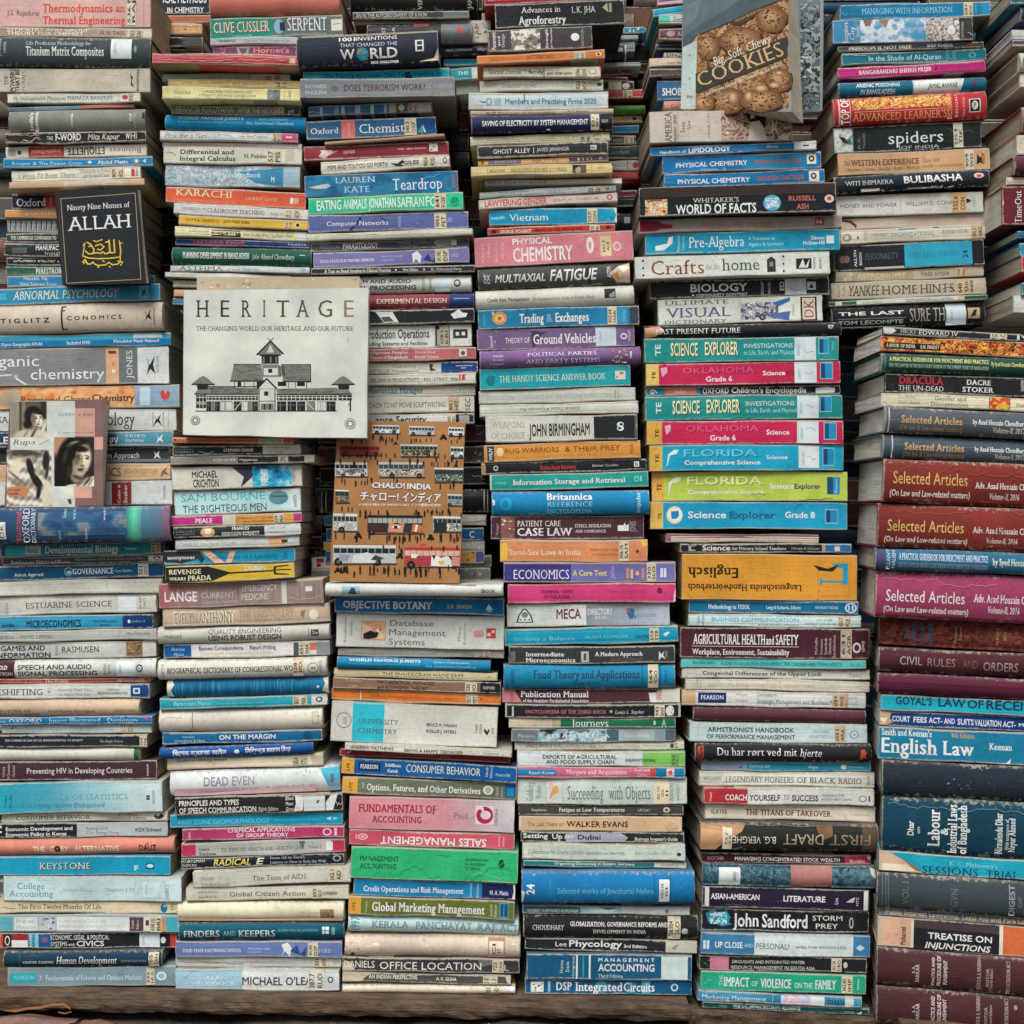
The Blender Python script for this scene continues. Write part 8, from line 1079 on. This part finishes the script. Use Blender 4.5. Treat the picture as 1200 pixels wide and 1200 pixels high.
paint(64, 352, 274, 562, lambda x, y: '8b8c85' if x < 112 else ('4a4a46' if x < 128 else ('7a7b74' if x < 150 else '55564f' if x < 236 else '33342f')), [
    (196, 436, 54, 58, .1, '1f1f1e', .18), (160, 486, 24, 22, 0, '232321', .3), (212, 520, 26, 44, .2, '8a8a82', .25), (170, 560, 92, 44, 0, 'b9bab1', .2), (232, 556, 60, 40, 0, 'c3c4bb', .25),
    (216, 462, 32, 46, -.18, 'b4b4ab', .2), (232, 458, 18, 36, -.18, 'd6d6cc', .5), (196, 452, 12, 34, -.1, '6f6f69', .6), (236, 476, 16, 22, 0, 'cfcfc5', .5), (214, 410, 42, 16, .3, '20201f', .3), (212, 452, 8, 3.5, .1, '2a2a28', .6), (237, 450, 6, 3.2, .1, '2a2a28', .6), (211, 443, 10, 2.4, -.1, '33332f', .6), (238, 442, 8, 2.2, .2, '33332f', .6),
    (229, 468, 4, 9, 0, '8f8f87', .8), (225, 485, 9, 3, -.1, '4a4442', .5), (214, 500, 16, 5, .1, '77776f', .6), (196, 540, 8, 40, .5, '5a5a54', .6), (150, 545, 6, 30, .6, '8a8a82', .6), (258, 500, 12, 44, .25, 'c9c9bf', .3), (262, 470, 9, 16, .3, 'b0b0a6', .4)], 4.0)
qr('c0c6be', 60, 566, 312, 634); I.line_text(*q(74, 606), *q(206, 604), 6.0, lin('4a4f4c'), 'i', 'Rupa'); I.strokes([q(232, 606), q(262, 590), q(290, 576)], .6, lin('6a706c'))
paint(318, 562, 552, 850, lambda x, y: 'a8776a' if x < 400 and y < 650 and x+y*.9 < 960 else '2e2b2a', [
    (352, 610, 50, 60, .3, 'b58878', .4), (414, 700, 84, 140, .12, '181716', .12), (470, 622, 72, 52, .2, '1a1918', .15), (366, 800, 60, 60, 0, '1b1a19', .2), (420, 600, 30, 10, -.5, '5a5652', .8), (440, 592, 26, 6, -.2, '8a867f', .8), (384, 668, 10, 40, .3, '3a3836', .9), (404, 760, 9, 40, .1, '35332f', .9),
    (452, 790, 36, 40, .4, '9b9189', .3), (480, 694, 52, 86, .14, 'b9afa4', .14), (500, 680, 30, 66, .14, 'd9d0c3', .6), (448, 706, 18, 70, .1, '6e655e', .7), (462, 752, 34, 30, .2, 'a89e93', .6), (470, 630, 50, 18, .1, '1d1c1b', .4), (434, 650, 12, 50, .2, '1a1918', .4),
    (456, 672, 17, 3.6, -.12, '2b2725', .6), (512, 672, 14, 3.4, .22, '2f2b28', .6), (457, 685, 13, 6.5, 0, '2a2624', .6), (457, 690, 14, 9, 0, '6a615a', .9), (512, 686, 11, 5.5, 0, '332f2c', .6), (480, 700, 7, 26, .1, '8d837a', .9), (492, 702, 6, 26, .05, 'e2d9cc', .8), (484, 728, 11, 4.5, 0, '4d4541', .7), (472, 750, 19, 6, -.06, '3f3230', .5), (474, 758, 14, 4, 0, '5f4d49', .6), (474, 742, 14, 2.5, 0, '8f847b', .8), (474, 776, 20, 7, 0, 'c3b9ad', .8), (456, 798, 36, 10, .3, '4a4440', .7),
    (520, 836, 80, 34, -.5, 'd3d3c9', .15), (440, 858, 60, 22, 0, 'cacac0', .2), (486, 822, 7, 36, .75, '8a8a83', .7), (512, 820, 7, 34, .7, '3f3f3b', .6), (532, 822, 6, 30, .6, '8a8a83', .6), (460, 840, 5, 26, .9, '74746e', .7)], 4.0)
paint(40, 636, 302, 966, lambda x, y: '%02x%02x%02x' % ((int(min(225, max(60, 178+42*math.sin((x*.5-y*1.0)*.085+2.2*math.sin(x*.02)+math.sin(y*.03))+18*math.sin((x+y*.7)*.16)))),)*3), [
    (150, 660, 100, 26, .1, '4a4b47', .3), (150, 690, 60, 16, -.25, 'a2a29a', .4), (90, 740, 34, 70, .5, 'cfd0c6', .4), (178, 740, 20, 56, -.25, '262828', .2), (216, 820, 22, 66, -.6, '242626', .2), (228, 880, 14, 46, .15, '262828', .3), (270, 700, 20, 60, .05, '2a2c2b', .3), (276, 770, 8, 40, .2, '3a3c3a', .4), (226, 730, 16, 50, .1, 'b9bab1', .4), (275, 900, 34, 80, 0, 'c6c7bd', .3), (120, 850, 70, 10, .6, '7a7b75', .7), (100, 800, 60, 7, .7, '6a6b66', .7)], 4.4)
qp('b87a58', (40, 856), (120, 846), (172, 860), (160, 906), (60, 912)); I.line_text(*q(50, 880), *q(120, 876), 2.6, lin('5a3a2c'), 'b', 'MOTWANE'); I.line_text(*q(46, 902), *q(110, 898), 2.6, lin('5a3a2c'), 'b', 'SUSANSEK')

qr('c3c9c0', 304, 850, 432, 918); qr('cf9f90', 432, 850, 540, 918); qr('cf9a8c', 552, 560, 604, 634); qp('3a3a38', (396, 925), (416, 922), (420, 956), (404, 950))
I.line_text(*q(338, 436), *q(436, 434), 3.6, lin('6a6e6a'), 'i', 'Suchitra'); I.line_text(*q(456, 436), *q(542, 436), 3.6, lin('7a4a44'), 'i', 'a Sen'); I.line_text(*q(336, 540), *q(438, 540), 2.2, lin('6a6e6a'), 'r', 'A Legend of'); I.line_text(*q(446, 540), *q(548, 540), 2.2, lin('7a4a44'), 'r', 'our Cinema')
cover_book('film_book', 'mauve and cream film book cover with black and white portraits of two women', Face(65, 532, 1.966, roll=-1, lean=2), [(12, 470.5), (124.5, 467.5), (118.5, 593), (5.5, 595.5)], .018, .0005, '7d625f', I, seed=5)
# --- the orange bus poster book
I = Ink(); q = lambda x, y: (370+x/5.4545, 480+y/5.4545); rr = random.Random(21)
def qp(c, *p): I.poly([q(a, b) for a, b in p], lin(c)); I.lay -= .28
def qr(c, x0, y0, x1, y1, sk=0): qp(c, (x0, y0), (x1, y0+sk), (x1, y1+sk), (x0, y1))
def bus(x0, y0, x1, y1, body, n=7, blobs=None, wheels=(.17, .8), roofc='c8ccc6', win='2c3236', wh=13):
    h = y1-y0; qr('3f3a34', x0+4, y1-2, x1+8, y1+8); qr(body, x0, y0, x1, y1-h*.06, 3); qr(roofc, x0, y0, x1, y0+h*.1, 3); qr(win, x0+4, y0+h*.16, x1-4, y0+h*.42, 3)
    for i in range(1, n): x = x0+(x1-x0)*i/n; qr(body, x-1.5, y0+h*.16, x+2, y0+h*.42, 2)
    if blobs:
        a, b = q(x0+6, y0+h*.48), q(x1-6, y1-h*.12); I.blobs(a[0], b[0], a[1], b[1], blobs+[body], 999, 2.6, 1, rr)
    for _ in range(int((x1-x0)/16)):
        a, b = q(rr.uniform(x0+4, x1-20), rr.uniform(y0+h*.45, y1-h*.15)), None; I.strokes([a, (a[0]+rr.uniform(.6, 4), a[1]+rr.uniform(-1.2, 1.2))], .35, lin('33322f'))
    for k in wheels:
        cx = x0+(x1-x0)*k; a, b = q(cx-wh, y1-wh*1.5), q(cx+wh, y1+wh*.5); I.ell(a[0], b[0], a[1], b[1], lin('1c1e20')); a, b = q(cx-wh*.4, y1-wh*.9), q(cx+wh*.4, y1-wh*.1); I.ell(a[0], b[0], a[1], b[1], lin('5a5a56'))
def man(x, y, h, w=1.):
    y += h*.1; h *= .8; w *= .85
    D = '201e1d'; a, b = q(x-h*.09, y), q(x+h*.09, y+h*.18); I.ell(a[0], b[0], a[1], b[1], lin(D), 8)
    qp(D, (x-h*.15*w, y+h*.2), (x+h*.15*w, y+h*.2), (x+h*.12*w, y+h*.6), (x+h*.13, y+h), (x+h*.03, y+h), (x, y+h*.64), (x-h*.05, y+h), (x-h*.14, y+h), (x-h*.11*w, y+h*.6))
W = ['d8dad0', '6a7a84', '2a2e30', 'b07a4a', 'a8b4b4']
bus(362, 98, 535, 152, 'aeb4b2', 8, ['2a2e30', '6a6e70', 'c8ccc6']); bus(596, 106, 758, 162, 'a4acae', 8); bus(848, 112, 946, 168, 'b4bab8', 5, ['b05a4a', 'd0d4d0'])
bus(152, 228, 408, 292, '9c3a30', 9, None, (.12, .9), 'b04a3c', '5a2a26', 15); bus(540, 222, 778, 300, '8a9088', 9, ['2a2a28', 'd8b868', '5a4a3a', '1f2224'], (.75,), 'b8bcb4'); bus(860, 236, 946, 308, '9aa4a2', 4, ['2a2e30', 'c8ccc6'])
bus(124, 336, 330, 428, 'c3c7c0', 7, ['3a4448', '8a9494', '2a2e30', 'a8b0b0'], (.25, .85)); bus(400, 336, 690, 432, '9aa09a', 9, ['c89a78', '2a2e30', '8a6a5a', 'd8c4b0', '5a6a74'], (.3, .9), 'b0b6b0', '3a4448', 17); bus(758, 372, 944, 464, '4f5a54', 7, ['2a3a34', 'a8b0a8', '1f2624', '7a8a80'], ())
bus(124, 512, 212, 596, '4a5a50', 3, ['a85a3a', '2a3a34', 'c89a6a'], ()); bus(842, 540, 936, 614, '8f9ba0', 4, ['a8b4b8', '6a7a80'], (.15,))
bus(112, 664, 266, 778, 'a6aca4', 6, ['6a7470', 'c8ccc4', '8a948c'], (.35,), wh=20); bus(330, 674, 684, 792, '2f3336', 11, None, (.08,), '23262a', 'a0a098', 22)
qp('c98a6a', (470, 716), (568, 724), (556, 786), (460, 782)); qp('d8cfc4', (482, 748), (512, 738), (546, 748), (516, 764)); qp('201c1a', (500, 742), (522, 742), (524, 762), (502, 762)); qp('201c1a', (474, 732), (520, 722), (560, 738), (520, 732)); qp('c2683a', (622, 730), (690, 742), (680, 786), (610, 780)); qp('d8d0c0', (640, 736), (654, 738), (644, 780), (630, 780)); qp('4a2a24', (340, 736), (420, 740), (440, 782), (344, 780))
bus(748, 682, 932, 782, '9ea29a', 6, ['cfa048', 'c8ccc4', '3a4a44'], ()); qr('26302e', 756, 722, 838, 782)
bus(112, 866, 512, 986, 'a9b0b2', 9, None, (.08, .7), 'c4c8c4', '24282c', 26); qp('c2c8c8', (240, 930), (330, 912), (400, 940), (380, 980), (230, 980)); qp('3a4248', (380, 930), (440, 950), (400, 966), (350, 960)); qp('8a949a', (150, 920), (220, 930), (200, 970), (150, 966))
bus(566, 880, 924, 1006, 'a83c40', 9, None, (.12, .88), 'a83038', 'c8a890', 26); qp('c9ccc6', (740, 936), (786, 936), (800, 950), (836, 936), (868, 942), (870, 1004), (736, 1000)); qp('1c1e20', (742, 930), (768, 932), (756, 962)); qp('1c1e20', (846, 934), (872, 938), (868, 966)); qp('d8a03c', (782, 966), (822, 966), (818, 990), (790, 990)); qp('c98a80', (870, 940), (922, 944), (920, 1000), (872, 1000)); qp('d8c8c0', (606, 920), (660, 924), (640, 950), (612, 948)); qp('cf3f3c', (664, 856), (706, 856), (704, 872), (664, 872))
for x, y, h in ((410, 172, 40), (432, 174, 36), (452, 172, 38), (470, 170, 42), (610, 180, 40), (632, 182, 30), (644, 178, 34), (668, 182, 32), (706, 178, 34), (738, 174, 38), (868, 190, 34), (904, 184, 36), (176, 270, 44), (214, 276, 40), (268, 272, 44), (292, 276, 36), (352, 276, 48), (384, 274, 50), (422, 270, 40), (450, 276, 40), (506, 272, 42), (786, 274, 42), (826, 284, 36), (742, 330, 36), (756, 332, 38), (780, 330, 40), (826, 334, 34), (852, 330, 40), (896, 334, 28), (168, 432, 44), (186, 440, 48), (256, 446, 54), (292, 452, 36), (314, 450, 40), (796, 466, 50), (860, 470, 46), (880, 472, 44), (168, 612, 48), (208, 614, 46), (232, 616, 44), (284, 632, 64), (318, 630, 76), (348, 640, 44), (642, 630, 50), (696, 638, 56), (748, 636, 40), (778, 650, 30), (800, 652, 28), (848, 618, 60), (128, 780, 54), (182, 776, 60), (456, 798, 62), (502, 804, 62), (536, 800, 60), (560, 792, 62), (600, 782, 70), (670, 790, 52), (800, 780, 80), (862, 784, 66), (902, 782, 72), (284, 990, 74), (348, 992, 78), (372, 986, 84), (436, 996, 64), (464, 992, 66), (508, 1016, 50), (534, 1012, 52), (572, 1000, 78), (640, 1000, 82), (672, 998, 80), (704, 1002, 76), (796, 1014, 74), (548, 876, 70)): man(x, y, h, rr.uniform(.8, 1.3))
for _ in range(110):
    y = rr.choice((150, 178, 262, 300, 318, 430, 446, 604, 636, 648, 786, 806, 862, 990, 1004, 1030)); x = rr.uniform(140, 930)
    if 260 < x < 810 and 440 < y < 640 and y < 630: continue
    man(x, y+rr.uniform(-6, 6), rr.uniform(30, 62), rr.uniform(.8, 1.7))
for x, y, s in ((510, 196, 1), (815, 150, 1.6), (270, 776, 1.8), (735, 790, 1.6), (140, 1000, 1.6), (186, 1004, 1.6), (895, 338, 1), (536, 910, 1.6)):
    s *= .62; y += 8
    for k in (-1, 1): a, b = q(x+k*16*s-8*s, y+22*s), q(x+k*16*s+8*s, y+38*s); I.ell(a[0], b[0], a[1], b[1], lin('201e1d'), 10)
    qp('201e1d', (x-18*s, y+28*s), (x-10*s, y+6*s), (x+2*s, y-4*s), (x+12*s, y+8*s), (x+20*s, y+26*s), (x, y+30*s))
for t, a, b, y, h, f in (('CHALO!', 358, 568, 500, 34, 'b'), ('INDIA', 584, 736, 508, 36, 'b'), ('チャロー!', 280, 528, 578, 46, 'b'), ('インディア', 548, 798, 586, 46, 'b')):
    for dx, dy in ((-3, -3), (3, -3), (-3, 3), (3, 3), (0, 4), (0, -4)): I.line_text(*q(a+dx, y+dy), *q(b+dx, y+4+dy), h/5.4545, lin('4a3426'), 'b', t); I.lay -= .64
    I.lay += .6; I.line_text(*q(a, y), *q(b, y+4), h/5.4545, lin('dcdad0'), 'b', t); I.line_text(*q(a+2, y-1), *q(b+2, y+3), h/5.4545, lin('dcdad0'), 'b', t)
I.line_text(*q(274, 614), *q(600, 616), 2.6, lin('e0d8c8'), 'b', 'A NEW ERA OF INDIAN ART'); I.line_text(*q(606, 616), *q(800, 620), 2.6, lin('e0d8c8'), 'b', 'インド美術の新時代')
cover_book('art_book', 'orange art book cover crowded with painted buses and tiny black people', Face(464, 588, 1.962, roll=2.2, lean=1.2), [(396, 493), (545, 494.7), (538.5, 684), (386.5, 681)], .011, .0005, 'ab7a4b', I, seed=6)
# --- the cookie cookbook and the book behind it
I = Ink(); q = lambda x, y: (740+x/5, y/5); rr = random.Random(31)
def qp(c, *p): I.poly([q(a, b) for a, b in p], lin(c)); I.lay -= .2
def bl(cols, n, s, x0, y0, x1, y1): a, b = q(x0, y0), q(x1, y1); I.blobs(a[0], b[0], a[1], b[1], cols, n, s, 1, rr); I.lay -= .4
def grid(cols, s, x0, y0, x1, y1): a, b = q(x0, y0), q(x1, y1); I.blobs(a[0], b[0], a[1], b[1], cols, 9999, s, 1, rr)
grid(['4f3424', '7a5436', '9a7048', 'b08a60', '8a6240', '5e4028', 'b8946c'], 6, 376, -60, 920, 640)
def disc(cx, cy, rx, ry, cols, n=7, dx=-.12, dy=-.16):
    for k in range(n):
        f = 1-k/n*.9; c = [int(int(cols[0][i:i+2], 16)+(int(cols[1][i:i+2], 16)-int(cols[0][i:i+2], 16))*k/(n-1)) for i in (0, 2, 4)]
        P = []
        for i in range(20):
            an = i*math.pi/10; w = 1+.05*math.sin(an*5+cx)+.04*math.sin(an*9+cy); P.append(q(cx+dx*rx*(1-f)+rx*f*w*math.cos(an), cy+dy*ry*(1-f)+ry*f*w*math.sin(an)))
        I.poly(P, lin('%02x%02x%02x' % tuple(c))); I.lay -= .28
def cookie(cx, cy, rx, ry):
    disc(cx+5, cy+8, rx*1.02, ry*1.02, ('3a2416', '4a2e1c'), 2); disc(cx, cy, rx, ry, ('6e4c32', 'b8926a'), 8)
    for _ in range(int(rx*.55)):
        an, r_ = rr.random()*6.28, rr.random()**.6*.85; x, y = cx+rx*r_*math.cos(an), cy+ry*r_*math.sin(an); disc(x, y, rr.uniform(3, 9), rr.uniform(2, 6), rr.choice([('6e4526', '8a5a34'), ('a87a48', 'cda270'), ('3a2214', '54331e')]), 2)
for c in ((450, 270, 70, 84), (820, 110, 92, 84), (640, 240, 130, 84), (860, 470, 84, 74), (560, 590, 120, 74), (760, 590, 130, 66), (420, 600, 70, 60)): cookie(*c)
for cx, cy, a_, b_ in ((690, 566, 26, 34), (760, 520, 42, 22), (840, 500, 36, 20), (596, 575, 30, 42), (866, 430, 24, 15)): disc(cx, cy, a_, b_, ('8f6a48', 'c8ac84'), 4)
qp('4d5a62', (304, -60), (905, -60), (905, -10), (720, 60), (580, 130), (380, 210), (302, 310)); qp('5b6a72', (304, -60), (700, -60), (560, 60), (400, 150), (304, 220)); qp('68777d', (304, 40), (420, -10), (380, 110), (304, 170))
qp('a4b3ae', (302, 280), (392, 235), (384, 640), (290, 640)); I.lay += 1; bl(['8a9a98', 'b8c4bc', '7a8a88'], 14, 5, 300, 320, 382, 630)
qp('8f6a48', (388, 200), (396, 196), (384, 640), (376, 640))
I.lay += 1; qp('3d3c37', (378, 432), (916, 212), (918, 332), (378, 548)); qp('4a3c2c', (580, 132), (742, 62), (720, 100), (640, 150), (600, 150))
I.line_text(*q(405, 514), *q(900, 325), 17, lin('c9a876'), 'r', 'COOKIES'); I.line_text(*q(492, 388), *q(826, 246), 10, lin('d8cdbc'), 'i', 'Big, Soft, Chewy'); I.line_text(*q(410, 575), *q(886, 388), 4.2, lin('d8cdbc'), 'i', '75 fine recipes for the Best Cookies in the World'); I.line_text(*q(612, 134), *q(732, 80), 3, lin('b0a08a'), 'r', 'WOODY BECKER')
cover_book('cookbook', 'open leaning cookbook with cookies on its cover and a slanting dark title band', Face(862, 70, 1.985, roll=1.2, lean=4, yaw=-30), [(800, 17), (838, -2), (860, -20), (922, -20), (928, 131), (797.5, 127)], .052, .0006, '8a8f8c', I, spine_left=False, pages='cfc4ae', seed=7)
I = Ink(); I.rect(905, 961, -30, 131, lin('6f7c80')); I.blobs(938, 961, 4, 128, ['7a8688', '4a5456', '6f7c80', '2a3032', '9aa4a4', '5a6668'], 9999, 9, 1, rr); I.blobs(938, 952, 66, 96, ['c4ccc8', 'a8b0b0', '3a4042'], 22, 5, 1, rr); I.blobs(938, 960, -20, 20, ['8a969a', '7a868a'], 14, 8, 1, rr)
cover_book('photo_book', 'grey upright book with a black and white photograph behind the cookbook', Face(930, 60, 2.06, roll=0, lean=0), [(880, -40), (966, -40), (964, 130), (880, 137)], .02, .0018, '8f969a', I, spine_left=False, seed=8)

# ------------------------------------------------------------------ litter on the ground
def sheet(name, label, cat, pts, z, col, seed, thick=.0012, wob=.006, group=None):
    rr = random.Random(seed); n = len(pts); cx = sum(p[0] for p in pts)/n; cy = sum(p[1] for p in pts)/n; O = []
    for a, b in zip(pts, pts[1:]+pts[:1]):
        for i in range(5): t = i/5; O.append((a[0]+(b[0]-a[0])*t+rr.uniform(-.003, .003), a[1]+(b[1]-a[1])*t+rr.uniform(-.003, .003)))
    V = []
    for s in (0, -thick):
        for k in (1, .66, .33):
            for x, y in O: V.append(((x-cx)*k, (y-cy)*k, s+wob*math.sin((x-cx)*k*60+seed)*math.cos((y-cy)*k*40)+wob*.3*rr.uniform(-1, 1)))
        V.append((0, 0, s))
    m = len(O); F = []
    for s in (0, 1):
        o = s*(3*m+1); fl = (lambda f: f) if s == 0 else (lambda f: f[::-1])
        for r_ in range(2):
            for i in range(m): F.append(fl((o+r_*m+i, o+r_*m+(i+1) % m, o+(r_+1)*m+(i+1) % m, o+(r_+1)*m+i)))
        for i in range(m): F.append(fl((o+2*m+i, o+2*m+(i+1) % m, o+3*m)))
    for i in range(m): F.append((i, i+3*m+1, (i+1) % m+3*m+1, (i+1) % m))
    o = link_mesh(name, (V, F, [lin(col)]*len(F), None, [True]*len(F)), M_STICK); o.location = (cx, cy, z); tag(o, label, cat, group); return o
GL = 'torn scraps of cardboard on the ground'
sheet('cardboard_scrap', 'large pinkish brown torn cardboard scrap at the bottom left corner', 'cardboard', [(-.80, 1.86), (-.66, 1.90), (-.63, 1.945), (-.70, 1.955), (-.80, 1.95)], .012, '8a6a62', 1, group=GL)
sheet('cardboard_scrap', 'smaller brown torn cardboard scrap right of the large pinkish one', 'cardboard', [(-.635, 1.88), (-.57, 1.89), (-.565, 1.93), (-.62, 1.935)], .010, '7a5a50', 2, group=GL)
def tube(pts, rad, n=7):
    V, F = [], []; P = [Vector(p) for p in pts]
    for i, p in enumerate(P):
        d = (P[min(i+1, len(P)-1)]-P[max(i-1, 0)]).normalized(); a = d.orthogonal().normalized(); b = d.cross(a)
        for k in range(n): t = 2*math.pi*k/n; V.append(tuple(p+(a*math.cos(t)+b*math.sin(t)*.5)*rad[i]))
    for i in range(len(P)-1):
        for k in range(n): F.append((i*n+k, i*n+(k+1) % n, (i+1)*n+(k+1) % n, (i+1)*n+k))
    F.append(tuple(range(n-1, -1, -1))); F.append(tuple(range(len(V)-n, len(V)))); return V, F
P = [px(x, y, d) for x, y, d in ((4, 1184, 1.935), (18, 1185, 1.93), (32, 1182, 1.93), (48, 1181, 1.93), (60, 1178, 1.935), (74, 1177, 1.94), (82, 1181, 1.94), (83, 1186, 1.935), (76, 1188, 1.93), (68, 1186, 1.93))]
c = P[4].copy(); V, F = tube([p-c for p in P], [.0008, .002, .0022, .0024, .002, .0028, .002, .002, .0015, .0008])
o = link_mesh('dry_peel', (V, F, [lin('8a5e3a')]*len(F), None, [True]*len(F)), M_STICK); o.location = c; tag(o, 'curled dry orange-brown peel on the ground at the bottom left', 'peel')
rr = random.Random(77); V, F, C = [], [], []
for i in range(420):                                      # crumbs, chips and leaf bits
    x, y = rr.uniform(-.85, .85), rr.uniform(1.80, 1.965); z0 = ground_h(x, y)+.002; s = rr.uniform(.001, .0045) if rr.random() < .85 else rr.uniform(.005, .011); a = rr.random()*6; n = len(V)
    top = [(x+s*math.cos(a+k*1.57)*rr.uniform(.6, 1.3), y+s*math.sin(a+k*1.57)*rr.uniform(.5, 1.1), z0+rr.uniform(.0005, s*.7)) for k in range(4)]
    V += top+[(p[0], p[1], p[2]-.0012) for p in top]
    F += [(n, n+1, n+2, n+3), (n+7, n+6, n+5, n+4)]+[(n+k, n+4+k, n+4+(k+1) % 4, n+(k+1) % 4) for k in range(4)]
    C += [lin(rr.choice(['9a8a78', '6a5648', 'd0c8b8', '4a4038', '8a6a54', '5a5a58', 'c8c8c0', '7a4a3c']))]*6
o = link_mesh('ground_litter', (V, F, C, None, [False]*len(F)), M_STICK); tag(o, 'scattered crumbs and leaf bits on the dirt in front of the plank', 'litter', kind='stuff')
COL.objects.unlink(_fo); bpy.data.objects.remove(_fo)
